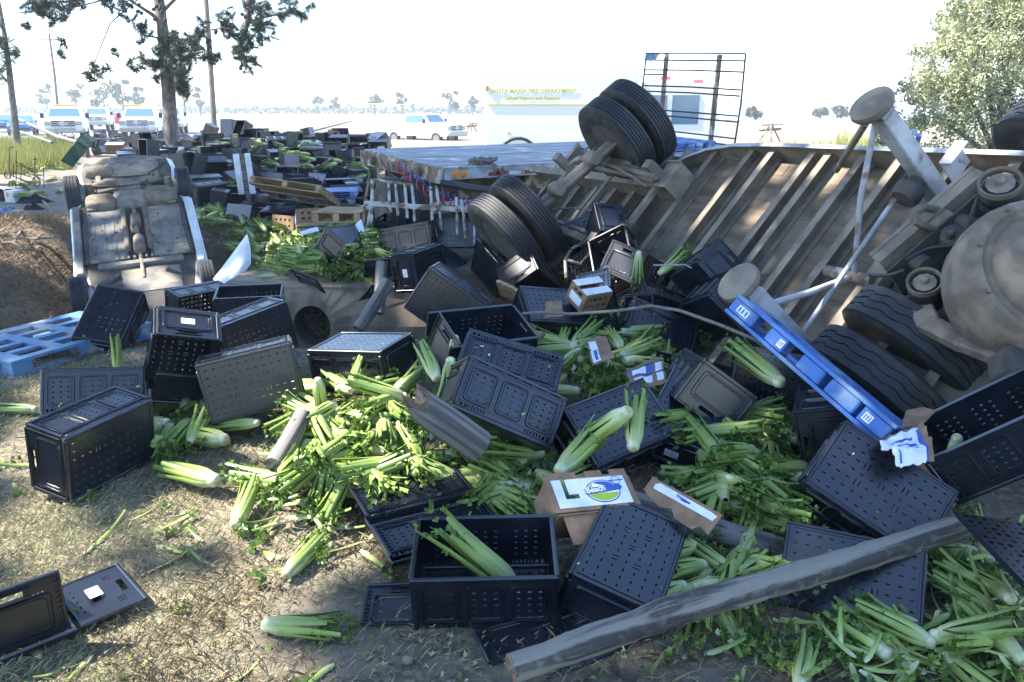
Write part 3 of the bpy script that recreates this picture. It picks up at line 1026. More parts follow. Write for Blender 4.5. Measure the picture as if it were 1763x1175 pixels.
# side rail, bent down near its rear end
path = [(5.3, 1.08, 0), (4.2, 1.08, 0), (3.0, 1.08, 0), (2.0, 1.085, -.0), (1.45, 1.07, -.01), (1.05, 1.02, -.03), (.75, .93, -.06), (.5, .80, -.10), (.3, .66, -.14)]
b = MB()
sec = [(.012, -.14), (.012, .17), (-.03, .17), (-.03, .160), (0, .160), (0, -.14)]
n = len(sec)
for (l, c, h) in path:
    b.v += [(l, c+q[0], h+q[1]) for q in sec]
for i in range(len(path)-1):
    for j in range(n):
        j2 = (j+1) % n
        b.f.append((i*n+j, i*n+j2, (i+1)*n+j2, (i+1)*n+j))
        b.m.append(0 if j in (0, 1) else 1)
b.build('side_rail', [MAT['worn_white'], MAT['dusty_steel']], trl)
b = MB()
b.box(((L0+L1)/2, -1.2, .01), (L1-L0, .02, .3))
b.build('side_rail', MAT['dusty_steel'], trl)
# suspension: frame beams, slider, hangers, springs
for c in (-.42, .42):
    b = MB()
    b.box((-.55, c, .17), (3.3, .012, .26))
    b.box((-.55, c, .30), (3.3, .10, .012))
    b.build('main_beam', MAT['dusty_steel'], trl)
for l in (-1.15, -.05, .95):
    b = MB()
    for c in (-.42, .42):
        b.box((l, c+.05*(1 if c > 0 else -1), .42), (.02, .10, .26))
        b.box((l+.10, c+.05*(1 if c > 0 else -1), .42), (.02, .10, .26))
        b.box((l+.05, c+.05*(1 if c > 0 else -1), .55), (.12, .10, .015))
    b.box((l+.05, 0, .30), (.07, .84, .05))
    b.build('hanger_bracket', MAT['dusty_steel'], trl)
for c in (-.48, .48):
    b = MB()
    for i in range(4):
        pts = [(l, c, .50+.02*i-.10*(l/1.0)**2) for l in np.linspace(-1.0+.12*i, 1.0-.12*i, 9)]
        for p, q in zip(pts, pts[1:]):
            m_ = Matrix.Translation((Vector(p)+Vector(q))/2) @ frame(Vector(q)-Vector(p), Vector((0, 0, 1))).to_4x4()
            b.box((0, 0, 0), ((Vector(q)-Vector(p)).length+.004, .075, .014), m_)
    b.build('leaf_spring', MAT['dusty_steel'], trl)
    b = MB()
    for dl in (-.09, .09):
        b.tube([(dl, c-.05, .38), (dl, c-.05, .70), (dl, c, .73), (dl, c+.05, .70), (dl, c+.05, .38)], .012, 6)
    b.build('u_bolt', MAT['dusty_steel'], trl, smooth=60)
    MB().tube([(0, c*.8, .52), (1.05, c*.8, .40)], .028, 8).build('torque_rod', MAT['dusty_steel'], trl, smooth=60)
A0, A1 = tloc(un(1079, 228, 8.6)), tloc(un(889, 392, 8.35))
AX = frame(Vector((1, 0, 0)), Vector((0, 0, 1)))
ay = (A0-A1).normalized()
ax_ = (Vector((1, 0, 0))-ay*ay.x).normalized()
AXM = Matrix.Translation((A0+A1)/2) @ Matrix((ax_, ay, ax_.cross(ay))).transposed().to_4x4() @ Matrix.Translation((0, 0, -.63))
HD = (A0-A1).length/2
b = MB()
b.tube([(0, -.86, .63), (0, -.7, .63), (0, -.5, .63), (0, .5, .63), (0, .7, .63), (0, .86, .63)], [.05, .07, .068, .068, .07, .05], 16, AXM)
b.build('axle_beam', MAT['dusty_steel'], trl, smooth=40)
b = MB()
b.tube([(.13, -.6, .66), (.13, .6, .66)], .022, 8, AXM)
for c in (-.45, .4):
    b.lathe([(.001, -.09), (.07, -.08), (.085, -.02), (.085, .03), (.06, .09), (.001, .09)], 14, AXM @ Matrix.Translation((.17, c*.6, .72)))
b.build('brake_camshaft', MAT['dusty_steel'], trl, smooth=40)
b = MB()
for q in ([(1.0, .3, .4), (.6, .35, .75), (.2, .3, .72)], [(1.1, -.1, .3), (.7, -.2, .72), (.15, -.35, .7)], [(-.3, .2, .35), (-.15, .1, .8), (.15, .25, .72)]):
    b.tube([Vector(q[0]).lerp(Vector(q[1]), t)*(1-t)+Vector(q[1]).lerp(Vector(q[2]), t)*t for t in np.linspace(0, 1, 10)], .013, 6)
b.build('brake_hose', MAT['rope'], trl, smooth=60)
ROTC = yaw(R(90))
for c in (HD-.15, HD+.15, -HD+.15, -HD-.15):
    o = inst('tyre', tyre_mesh(.50, .235, 6, rim=.56), trl, AXM @ Vector((0, c, .63)), AXM.to_quaternion() @ ROTC)
    inst('rim', rim_mesh(.50, .22, MAT['dusty_dark'], True), o, rot=yaw(R(180)) if c < 0 else None)
for c in (HD, -HD):
    MB().lathe([(.001, -.14), (.19, -.13), (.2, -.05), (.2, .12), (.12, .2), (.001, .2)], 22, AXM @ Matrix.Translation((0, c, .63)) @ Matrix.Rotation(math.pi/2, 4, 'Z')).build('hub_drum', MAT['dusty_dark'], trl, smooth=40)
# bolster plates between axle and deck
b = MB()
b.box((1.22, .50, .24), (.014, .30, .22))
b.box((1.10, .50, .35), (.24, .30, .012))
b.box((1.10, .65, .26), (.24, .012, .26))
b.tube([(.2, .40, .60), (1.12, .40, .44)], .03, 8)
b.box((.25, .4, .66), (.16, .14, .1))
b.build('bogie_bracket', MAT['dusty_steel'], trl)
# landing gear
for c, lab in ((.74, None), (-.74, None)):
    LG = 3.99
    b = MB()
    b.box((LG, c, .50), (.125, .125, .82), ch=.008)
    b.box((LG, c, .90), (.10, .10, .14), ch=.006)
    leg = b.build('landing_leg', MAT['worn_white'], trl)
    tilt = Matrix.Translation((LG-.03, c, 1.0)) @ Matrix.Rotation(R(-90), 4, 'Y')
    MB().lathe([(.001, -.05), (.10, -.05), (.135, -.03), (.15, .0), (.145, .03), (.11, .045), (.05, .05), (.001, .05)], 22, tilt).build('foot_pad', MAT['dusty_steel'], leg, smooth=40)
gb = MB()
gb.lathe([(.03, -.10), (.085, -.10), (.10, -.07), (.10, .0), (.06, .03), (.05, .10), (.001, .10)], 22, Matrix.Translation((3.99, .60, .33)) @ Matrix.Rotation(math.pi/2, 4, 'Z'))
gb.build('gear_drum', MAT['dusty_dark'], trl, smooth=40)
b = MB()
b.box((4.10, .90, .26), (.016, .20, .22), ch=.004)
b.box((4.14, .90, .36), (.10, .20, .016), ch=.004)
for i in range(6):
    b.lathe([(.001, 0), (.014, 0), (.014, .015), (.001, .015)], 7, Matrix.Translation((4.085, .84+.05*(i % 3), .22+.08*(i//3))) @ Matrix.Rotation(math.pi, 4, 'Z'))
b.build('mounting_plate', MAT['worn_white'], trl)
def tb(name, pts, r, m):
    MB().tube([tpix(u, v, n) for u, v, n in pts], r, 10).build(name, m, trl, smooth=60)
tb('cross_shaft', [(1558, 318, .33), (1383, 572, .33)], .018, MAT['worn_white'])
tb('brace', [(1491, 212, .82), (1440, 294, .10)], .025, MAT['dusty_steel'])
tb('brace', [(1507, 212, .82), (1482, 340, .55), (1471, 470, .22)], .022, MAT['worn_white'])
tb('brace', [(1312, 527, .72), (1390, 505, .5), (1462, 478, .24)], .022, MAT['worn_white'])
tb('brace_tube', [(1424, 466, .13), (1503, 484, .13)], .045, MAT['rusty'])
tb('crank_handle', [(1556, 258, .55), (1572, 226, .62), (1582, 236, .6), (1574, 262, .5)], .018, MAT['vehicle_blue'])
MB().box((4.0, 0, .06), (.10, 1.5, .10)).build('leg_crossbar', MAT['dusty_steel'], trl)

# ------------------------------------------------------------ overturned tractor at the right edge: drive axle, duals, suspension
QR = Matrix(((.30, .665, -.683), (-.945, .13, -.29), (-.10, .735, .67))).to_quaternion().to_matrix()
TR = Vector((2.63, 4.96, .51))
QRi = QR.transposed()
trc = thing('overturned_tractor', 'rear end of an overturned truck tractor with dual drive tyres and a mud caked axle', 'truck', TR, QR)
def rpt(u, v, d):
    return QRi @ (un(u, v, d)-TR)
for c in (.0, -.345):
    o = inst('drive_tyre', tyre_mesh(.50, .255, 4, True), trc, (0, c, 0), ROTC)
    inst('rim', rim_mesh(.50, .24, MAT['dusty_dark'], True), o)
o = inst('drive_tyre', tyre_mesh(.47, .25, 4, True), trc, rpt(1826, 262, 5.9), ROTC)
inst('rim', rim_mesh(.47, .24, MAT['dusty_dark'], True), o, rot=yaw(R(180)))
# big cast axle bowl
A = rpt(1800, 478, 4.3)
b = MB()
prof = []
for i in range(13):
    a = math.pi/2*i/12
    prof.append((.001+.33*math.sin(a), .10+.10*math.cos(a)))
prof = [(p[0], p[1]) for p in prof]+[(.36, .09), (.38, .11), (.41, .105), (.44, .07), (.46, .0), (.465, -.10), (.45, -.22), (.40, -.32)]
dirc = QRi @ (Vector((-.05, -.75, .55)))
Mb = Matrix.Translation(A) @ frame(dirc, QRi @ Vector((0, 0, 1))).to_4x4()
b.lathe(prof, 36, Mb)
for k in range(9):
    a = 2*math.pi*k/9
    b.lathe([(.001, .022), (.012, .02), (.015, .0), (.015, -.02)], 6, Mb @ Matrix.Translation((.105, .40*math.cos(a), .40*math.sin(a))))
for (y, z, l_) in ((.05, .12, .3), (-.12, .02, .28), (.16, -.1, .26), (-.03, .17, .2), (.18, .08, .2), (-.17, -.09, .2)):
    b.lathe([(.001, .06), (.03, .055), (.035, 0), (.04, -.03)], 8, Mb @ Matrix.Translation((.2, y, z)))
b.box((.12, .05, -.16), (.16, .5, .05), Mb @ Matrix.Rotation(R(20), 4, 'X'), ch=.012)
b.box((.12, .12, .02), (.18, .4, .035), Mb @ Matrix.Rotation(R(-35), 4, 'X'), ch=.012)
b.build('differential_housing', MAT['dusty_pale'], trc, smooth=40)
MB().tube([(0, .1, 0), (0, .55, .0), A+Vector((0, 0, -.05)), A+Vector((0, .5, -.05))], [.09, .10, .16, .12], 14).build('axle_tube', MAT['dusty_pale'], trc, smooth=50)
# suspension arm with the air spring above
b = MB()
p0, p1, p2, p3 = rpt(1578, 512, 4.9), rpt(1600, 560, 4.7), rpt(1660, 590, 4.5), rpt(1790, 640, 4.15)
for p, q, wd_ in ((p0, p1, .13), (p1, p2, .12), (p2, p3, .11)):
    m_ = Matrix.Translation((p+q)/2) @ frame(q-p, Vector((-.2, .3, 1))).to_4x4()
    b.box((0, 0, 0), ((q-p).length+.03, wd_, .075), m_, ch=.012)
b.build('suspension_arm', MAT['dusty_pale'], trc)
def air_spring(u, v, d, r, ln, name='air_spring'):
    c = rpt(u, v, d)
    ax = QRi @ Vector((.35, .45, -.6))
    M_ = Matrix.Translation(c) @ frame(ax).to_4x4()
    b = MB()
    b.lathe([(.001, 0), (r*.7, 0), (r*.85, .02), (r, .05), (r, ln*.4), (r*.88, ln*.5), (r, ln*.6), (r, ln*.9), (r*.8, ln)], 24, M_, 0)
    o = b.build(name, MAT['tyre'], trc, smooth=50)
    MB().lathe([(r*1.0, -.03), (r*1.04, -.03), (r*1.04, .01), (r*.92, .01), (r*.90, -.02)], 24, M_, closed=True).build('clamp_ring', MAT['dusty_pale'], o, smooth=40)
    b = MB()
    b.lathe([(.001, -.06), (r*.25, -.05), (r*.3, -.02), (r*.7, -.01)], 10, M_)
    b.build('piston', MAT['dusty_steel'], o, smooth=50)
air_spring(1592, 488, 4.75, .095, .22)
air_spring(1722, 318, 4.75, .115, .24)
# frame rail in front of the trailer nose, with the pull hook
p, q = rpt(1512, 455, 5.2), rpt(1690, 302, 5.05)
m_ = Matrix.Translation((p+q)/2) @ frame(q-p, QRi @ Vector((-.69, -.28, .66))).to_4x4()
ln = (q-p).length
b = MB()
b.box((0, 0, .045), (ln, .11, .014), m_)
b.box((0, -.05, -.08), (ln, .012, .25), m_)
b.tube([(-ln/2, .05, .045), (ln/2, .05, .045)], .022, 8, m_)
b.build('frame_rail', MAT['dusty_steel'], trc, smooth=40)
b = MB()
b.box((.0, -.14, -.14), (ln*1.05, .012, .34), m_)
for x in (-.25, .1, .32):
    b.lathe([(.001, -.10), (.05, -.09), (.06, -.02), (.06, .06), (.001, .06)], 12, m_ @ Matrix.Translation((x, -.2, -.05)) @ Matrix.Rotation(-math.pi/2, 4, 'Z'))
b.build('frame_web', MAT['dusty_dark'], trc, smooth=40)
b = MB()
b.tube([rpt(1618, 398, 5.1), rpt(1596, 392, 5.0), rpt(1575, 382, 4.95), rpt(1572, 366, 4.95), rpt(1590, 357, 5.0), rpt(1614, 362, 5.08), rpt(1624, 372, 5.12)], .025, 9)
Mh = Matrix.Translation(rpt(1622, 382, 5.05)) @ frame(q-p, QRi @ Vector((-.69, -.28, .66))).to_4x4()
b.box((0, 0, 0), (.14, .10, .09), Mh, ch=.01)
b.build('tow_hook', MAT['dusty_pale'], trc, smooth=50)
b = MB()
for u, v, d, r in ((1640, 405, 4.95, .075), (1637, 402, 4.9, .028)):
    M_ = Matrix.Translation(rpt(u, v, d)) @ frame(QRi @ Vector((-.4, -.7, .5))).to_4x4()
    b.lathe([(.001, .03), (r*.5, .028), (r*.9, .01), (r, -.02), (r*.95, -.09), (.001, -.09)], 22, M_)
b.build('brake_chamber', MAT['dusty_dark'], trc, smooth=40)
def hose(name, pts, r, m):
    P = [rpt(*q) for q in pts]
    out = []
    for i in range(len(P)-1):
        a, c_ = P[max(i-1, 0)], P[min(i+2, len(P)-1)]
        for t in np.linspace(0, 1, 7)[:-1]:
            t = float(t)
            out.append(.5*((2*P[i])+(P[i+1]-a)*t+(2*a-5*P[i]+4*P[i+1]-c_)*t*t+(3*P[i]-a-3*P[i+1]+c_)*t**3))
    out.append(P[-1])
    MB().tube(out, r, 7).build(name, m, trc, smooth=60)
hose('air_hose', [(1560, 448, 4.95), (1600, 428, 4.9), (1645, 420, 4.8), (1665, 388, 4.8), (1684, 340, 4.85)], .013, MAT['pipe_dark'])
hose('air_hose', [(1497, 474, 5.2), (1530, 474, 5.0), (1556, 466, 4.95)], .012, MAT['pipe_dark'])
hose('air_hose', [(1712, 570, 4.3), (1740, 552, 4.25), (1790, 560, 4.2)], .014, MAT['dusty_steel'])
hose('air_hose', [(1722, 580, 4.3), (1750, 564, 4.25), (1790, 572, 4.2)], .014, MAT['dusty_steel'])
b = MB()
for u, v, d, s_ in ((1705, 545, 4.5, .16), (1740, 600, 4.4, .14), (1680, 520, 4.8, .12), (1755, 640, 4.2, .18)):
    M_ = Matrix.Translation(rpt(u, v, d)) @ frame(Vector((random.gauss(0, .3), random.gauss(0, .3), 1))).to_4x4()
    b.box((0, 0, 0), (s_*1.4, s_, s_), M_, ch=.02)
b.build('shock_mount', MAT['dusty_dark'], trc)
for c in (.36, 1.16):
    b = MB()
    b.box((1.2, c, -.40), (3.4, .012, .26))
    b.box((1.2, c+.04, -.27), (3.4, .08, .012))
    b.box((1.2, c+.04, -.53), (3.4, .08, .012))
    b.build('chassis_rail', MAT['dusty_dark'], trc)
for x in (-.3, .55, 1.5, 2.5):
    MB().box((x, .78, -.40), (.08, .76, .16), ch=.01).build('chassis_cross_member', MAT['dusty_dark'], trc)
MB().tube([rpt(1718, 260, 6.0), rpt(1745, 268, 6.0), rpt(1758, 290, 6.0)], .012, 6).build('mud_flap_rod', MAT['worn_white'], trc, smooth=60)

# ------------------------------------------------------------ second flatbed trailer, upright behind
e1 = Vector((.819, .573, .005)).normalized()
e2 = Vector((-.573, .818, .056)).normalized()
e3 = e1.cross(e2)
QF = Matrix((e1, e2, e3)).transposed()
FT = Vector((-.92, 10.89, 1.25))
fb_ = thing('flatbed_trailer', 'upright flatbed trailer with a weathered grey plank deck and a white side rail', 'trailer', FT, QF)
FL = 6.9
for i in range(17):
    MB().box((FL/2+random.uniform(-.02, .02), .075+i*.1465, -.02+random.uniform(-.004, .004)), (FL, .138, .04), ch=.004).build('deck_plank', MAT['deck_plank'], fb_)
b = MB()
b.box((FL/2, -.025, -.085), (FL, .03, .17), ch=.004)
b.box((FL/2, -.02, -.012), (FL, .06, .02), ch=.003)
rail = b.build('side_rail', MAT['worn_white'], fb_)
for x in np.arange(.85, FL, .62):
    MB().box((x, -.043, -.12), (.30, .004, .05)).build('reflective_tape', MAT['red_tape'], rail)
    MB().box((x+.3, -.043, -.12), (.2, .004, .05)).build('reflective_tape', MAT['white_metal'], rail)
for x in (.17, .30):
    MB().lathe([(.001, .02), (.045, .015), (.055, 0)], 16, Matrix.Translation((x, -.042, -.10)) @ Matrix.Rotation(-math.pi/2, 4, 'Z')).build('marker_lamp', MAT['orange'], rail, smooth=40)
b = MB()
b.box((-.03, 1.24, -.12), (.05, 2.52, .21), ch=.006)
b.build('end_sill', MAT['rusty'], fb_)
b = MB()
for y in (.55, 2.0):
    MB().lathe([(.001, .07), (.05, .065), (.06, .03), (.07, 0)], 12, Matrix.Translation((-.055, y, -.12)) @ Matrix.Rotation(math.pi, 4, 'Z')).build('lamp_socket', MAT['rusty'], fb_, smooth=40)
b.lathe([(.001, .07), (.05, .065), (.06, .03), (.07, 0)], 12, Matrix.Translation((-.055, 1.3, -.12)) @ Matrix.Rotation(math.pi, 4, 'Z'))
b.build('lamp_socket', MAT['rusty'], fb_, smooth=40)
MB().tube([(-.1, .6, -.13), (-.12, .95, -.2), (-.1, 1.3, -.12)], .025, 7).build('hanging_cable', MAT['pipe_dark'], fb_, smooth=40)
for y in (.75, 1.75):
    b = MB()
    b.box((FL/2, y, -.38), (FL, .014, .42))
    b.box((FL/2, y, -.58), (FL, .13, .016))
    b.build('main_beam', MAT['rusty'], fb_)
for x in np.arange(.3, FL, .42):
    MB().box((x, 1.24, -.10), (.05, 2.44, .10)).build('cross_member', MAT['dusty_steel'], fb_)
for x in (4.5, 5.6):
    for y in (.2, 2.3):
        o = inst('tyre', tyre_mesh(.5, .25, 4), fb_, (x, y, -.80), ROTC)
        inst('rim', rim_mesh(.5, .24, MAT['worn_white'], True), o)
    MB().tube([(x, .1, -.8), (x, 2.4, -.8)], .07, 10).build('axle', MAT['dusty_dark'], fb_, smooth=50)
for y in (.45, 1.95):
    b = MB()
    b.box((1.7, y, -.62), (.12, .12, .9), ch=.01)
    b.box((1.7, y, -1.08), (.28, .28, .05), ch=.01)
    b.build('landing_leg', MAT['rusty'], fb_)
MB().tube([(1.3, .4, -.35), (2.9, .2, -.72)], .05, 10).build('brace', MAT['dusty_dark'], fb_, smooth=50)
b = MB()
for i in range(7):
    a0 = random.uniform(0, 6)
    b.tube([(.58+.17*math.cos(t*1.3+a0)+.03*i, .06+.07*math.sin(t*1.7+a0), .02+.055*random.random()+.02*math.sin(t)) for t in np.linspace(0, 6, 16)], .017, 6)
b.tube([(.75, .02, .03), (.8, -.06, .0), (.78, -.07, -.12), (.83, -.08, -.05), (.92, -.07, -.14)], .022, 6)
t = b.build('rope_coil', MAT['rope'], None, smooth=60, loc=FT, rot=QF)
tag(t, 'tangled grey rope lying on the corner of the flatbed deck', 'rope')
# headboard rack on the flatbed
rk = thing('headboard_rack', 'tall open steel rack of thin bars standing on the flatbed behind the upper wheels', 'rack', FT+QF @ Vector((5.9, 0, 0)), QF)
for y in (.06, 2.44):
    MB().tube([(0, y, .0), (.0, y+(.02 if y > 1 else -.04), .8), (.02, y, 1.62)], .016, 7).build('side_bar', MAT['wire'], rk, smooth=60)
for y in (.62, 1.9):
    b = MB()
    b.box((.02, y, .80), (.05, .085, 1.6), ch=.006)
    b.build('upright', MAT['rusty'], rk)
for i, z in enumerate((.10, .22, .50, .60, .93, 1.03, 1.24, 1.32, 1.50, 1.62)):
    y0 = .06 if i not in (6,) else 1.9
    y1 = 2.44
    MB().tube([(.0, y0, z), (0, (y0+y1)/2, z+random.uniform(-.01, .01)), (0, y1, z-.01)], .014, 6).build('crossbar', MAT['wire'], rk, smooth=60)
t = MB()
t.add([(-.02, 2.42, 1.6), (-.02, 2.05, 1.6), (-.05, 2.1, 1.5), (-.06, 2.25, 1.46), (-.03, 2.42, 1.52)], [(0, 1, 2, 3, 4)])
t.v += [(x-.004, y, z) for x, y, z in t.v]
t.f.append((9, 8, 7, 6, 5)); t.m.append(0)
t.build('torn_sheet', MAT['pallet_faded'], rk)

# ------------------------------------------------------------ white tube rack lying in front (headboard of the overturned trailer)
wr = thing('tube_rack', 'battered white tube rack leaning in front of the flatbed end', 'rack', un(720, 360, 9.6))
wo_ = un(720, 360, 9.6)
def wp(u, v, d=None):
    d = d or 9.6+(u-720)*-.0012
    return un(u, v, d)-wo_
bars = [((637, 300), (628, 350), (626, 400), (618, 425)), ((641, 310), (640, 350), (632, 395)), ((642, 312), (641, 352), (640, 388)),
        ((669, 314), (671, 352), (673, 366)), ((681, 316), (684, 352), (685, 372)), ((697, 318), (700, 354), (702, 376)),
        ((709, 318), (713, 356), (714, 382)), ((741, 322), (744, 358), (745, 394)), ((751, 322), (757, 360), (760, 396)),
        ((786, 340), (787, 362), (787, 408)), ((794, 344), (798, 366), (802, 410)), ((816, 362), (817, 390), (817, 422))]
for i, bb in enumerate(bars):
    MB().tube([wp(*q) for q in bb], .019 if i else .016, 8).build('tube', MAT['rack_white'] if i else MAT['rusty'], wr, smooth=60)
for a, c in (((628, 350), (815, 363)),):
    p, q = wp(*a), wp(*c)
    MB().box((0, 0, 0), ((q-p).length, .05, .06), Matrix.Translation((p+q)/2) @ frame(q-p).to_4x4(), ch=.008).build('rail', MAT['rack_white'], wr)
MB().tube([wp(640, 310), wp(712, 319)], .018, 7).build('rail', MAT['rusty'], wr, smooth=60)
# upright tyre of the converter dolly behind the rack
dol = thing('dolly_wheel', 'dark dual wheel standing behind the white tube rack', 'wheel', un(672, 372, 10.4))
for k in (0, .3):
    o = inst('tyre', tyre_mesh(.5, .25, 4), dol, (k*.93, k*.35, 0), yaw(R(20)))
    inst('rim', rim_mesh(.5, .24, MAT['dusty_dark'], True), o)
# coiled air lines
def coil(name, lab, m, p0, p1, turns, rad, r, ph=0, sag=.15):
    b = MB()
    pts = []
    for t in np.linspace(0, 1, int(turns*14)):
        t = float(t)
        c = p0.lerp(p1, t)+Vector((0, 0, -sag*4*t*(1-t)))
        a = 2*math.pi*turns*t+ph
        pts.append(c+Vector((0, math.cos(a)*rad*1.1, math.sin(a)*rad))+Vector((math.cos(a)*rad*.3, 0, 0)))
    b.tube([q-p0 for q in pts], r, 6)
    tag(b.build(name, m, None, smooth=60, loc=p0), lab, 'air hose')
coil('coiled_hose', 'red coiled air hose hanging below the flatbed end', MAT['red'], un(682, 284, 10.3), un(822, 358, 9.5), 12, .055, .008, 0, .14)
coil('coiled_hose', 'dark blue coiled air hose hanging beside the red one', MAT['hose_blue'], un(690, 280, 10.35), un(828, 350, 9.55), 13, .045, .008, 2, .12)
b = MB()
for q in ([(655, 275, 10.6), (690, 330, 10.2), (720, 325, 10.2)], [(750, 320, 10), (735, 375, 9.8), (760, 400, 9.6)], [(760, 345, 9.8), (772, 372, 9.7), (800, 340, 9.8)], [(668, 282, 10.4), (676, 300, 10.3), (665, 330, 10.3)]):
    P = [un(*z)-un(720, 320, 10) for z in q]
    b.tube([(P[0]*(1-t)+P[1]*t)*(1-t)+(P[1]*(1-t)+P[2]*t)*t for t in np.linspace(0, 1, 12)], .012, 6)
tag(b.build('cable_loop', MAT['pipe_dark'], None, smooth=60, loc=un(720, 320, 10)), 'loose black cables dangling under the flatbed end', 'cables')
MB_ = MB()
MB_.tube([un(760, 315, 10.1)-un(790, 330, 10), un(800, 322, 10)-un(790, 330, 10), un(850, 330, 9.9)-un(790, 330, 10)], .045, 9)
tag(MB_.build('drawbar', MAT['pipe_dark'], None, smooth=60, loc=un(790, 330, 10)), 'dark steel drawbar slanting under the flatbed', 'drawbar')

# ------------------------------------------------------------ overturned white car in the ditch, wheels up
QC = Matrix(((.907, -.401, .13), (.417, .813, -.406), (.057, .422, .905))).to_quaternion().to_matrix()
CT = Vector((-6.0, 12.69, .69))
QCi = QC.transposed()
car = thing('overturned_car', 'white car lying upside down in the ditch with its dusty underside showing', 'car', CT, QC)
def cpt(u, v, d):
    return QCi @ (un(u, v, d)-CT)
# local: x across, y to the rear, z away from the road side (underside up)
sec = [(-3.55, .10, .62), (-3.45, .12, .78), (-2.65, .12, .72), (-1.9, .11, .83), (-1.3, .10, .86), (-.5, .11, .84), (0, .12, .72), (.5, .16, .76), (.92, .12, .72), (.98, .06, .64)]
b = MB()
rows = []
for (y, z, hw_) in sec:
    arch = .0
    rows.append([(-hw_+.10, y, z), (-hw_+.02, y, z-.05), (-hw_, y, z-.30), (-hw_+.05, y, z-.62), (-hw_+.30, y, z-1.0), (hw_-.30, y, z-1.0), (hw_-.05, y, z-.62), (hw_, y, z-.30), (hw_-.02, y, z-.05), (hw_-.10, y, z)])
n = 10
for r_ in rows:
    b.v += r_
for i in range(len(rows)-1):
    for j in range(n):
        j2 = (j+1) % n
        b.f.append((i*n+j, i*n+j2, (i+1)*n+j2, (i+1)*n+j)); b.m.append(1 if j == 9 else 0)
b.f += [tuple(range(n)), tuple((len(rows)-1)*n+j for j in range(n))[::-1]]
b.m += [1, 0]
b.build('body', [MAT['car_white'], MAT['dusty_dark']], car, smooth=40)
# floor pans with pressed ribs
for s in (-1, 1):
    b = MB()
    b.box((s*.42, -1.28, .135), (.56, 1.34, .03), ch=.012)
    for k in range(3):
        b.box((s*(.30+.13*k), -1.3, .152), (.035, 1.05-.1*k, .012), ch=.005)
    for k in range(6):
        b.lathe([(.001, .012), (.025, .01), (.03, 0)], 12, Matrix.Translation((s*(.26+.32*(k % 2)), -1.75+.42*(k//2), .152)) @ Matrix.Rotation(-math.pi/2, 4, 'Y'))
    b.build('floor_pan', MAT['under_paint'], car, smooth=40)
    MB().box((s*.77, -1.32, .14), (.10, 1.75, .05), ch=.015).build('sill', MAT['car_white'] if s > 0 else MAT['under_paint'], car)
    b = MB()
    b.box((s*.83, -1.32, .02), (.05, 1.8, .22), ch=.02)
    b.build('rocker_panel', MAT['car_white'], car)
b = MB()
b.box((0, -1.25, .115), (.26, 1.5, .02))
b.build('tunnel', MAT['dusty_dark'], car)
b = MB()
for s in (-1, 1):
    b.box((s*.15, -1.2, .16), (.075, 1.15, .05), ch=.02)
b.build('heat_shield', MAT['dusty_pale'], car)
b = MB()
b.tube([(.0, -2.4, .12), (0, -1.95, .15), (.01, -.5, .16), (.1, -.3, .16), (.28, -.05, .15), (.34, .3, .15), (.45, .5, .14)], .028, 10)
b.build('exhaust_pipe', MAT['dusty_steel'], car, smooth=60)
def can(p, q, r, name, m, sq=1.0):
    p, q = Vector(p), Vector(q)
    d = (q-p)
    b = MB()
    b.tube([p, p+d*.03, p+d*.1, p+d*.9, p+d*.97, q], [r*.45, r*.8, r, r, r*.8, r*.45], 18, squash=sq)
    b.build(name, m, car, smooth=50)
can((.01, -1.85, .17), (.01, -1.45, .17), .075, 'catalytic_converter', MAT['dusty_pale'])
can((.01, -1.18, .17), (.01, -.86, .17), .07, 'resonator', MAT['dusty_pale'])
can((-.62, .50, .13), (-.2, .52, .13), .13, 'rear_muffler', MAT['dusty_pale'])
def blob(c, d, name, m, ex=.75):
    b = MB()
    vs, fs = [], []
    nu, nv = 20, 12
    sg = lambda a, e: math.copysign(abs(a)**e, a)
    for i in range(nv+1):
        ph = -math.pi/2+math.pi*i/nv
        for j in range(nu):
            th = 2*math.pi*j/nu
            vs.append((c[0]+d[0]*sg(math.cos(ph), ex)*sg(math.cos(th), ex), c[1]+d[1]*sg(math.cos(ph), ex)*sg(math.sin(th), ex), c[2]+d[2]*sg(math.sin(ph), ex)))
    for i in range(nv):
        for j in range(nu):
            fs.append((i*nu+j, i*nu+(j+1) % nu, (i+1)*nu+(j+1) % nu, (i+1)*nu+j))
    b.add(vs, fs)
    b.build(name, m, car, smooth=60)
blob((-.43, -.42, .13), (.21, .17, .13), 'fuel_tank', MAT['dusty_pale'], .5)
blob((.42, -.36, .13), (.24, .21, .14), 'fuel_tank', MAT['dusty_pale'], .6)
blob((.0, -.33, .10), (.26, .25, .10), 'tank_shield', MAT['under_paint'], .5)
blob((.08, .62, .08), (.42, .27, .12), 'spare_wheel_well', MAT['under_paint'], .5)
b = MB()
b.tube([(-.62, .12, .10), (-.3, .16, .16), (.0, .18, .14), (.3, .16, .16), (.62, .10, .10)], [.06, .075, .06, .075, .06], 10, squash=.8)
b.build('rear_subframe', MAT['dusty_pale'], car, smooth=50)
b = MB()
for s in (-1, 1):
    b.tube([(s*.25, -.05, .14), (s*.66, .0, .06)], .025, 7)
    b.tube([(s*.5, -.55, .12), (s*.62, -.05, .08)], .028, 7)
    b.tube([(s*.3, .3, .12), (s*.66, .1, .06)], .022, 7)
    b.tube([(s*.3, -2.3, .14), (s*.66, -2.6, .06)], .035, 7)
b.build('suspension_link', MAT['dusty_dark'], car, smooth=50)
b = MB()
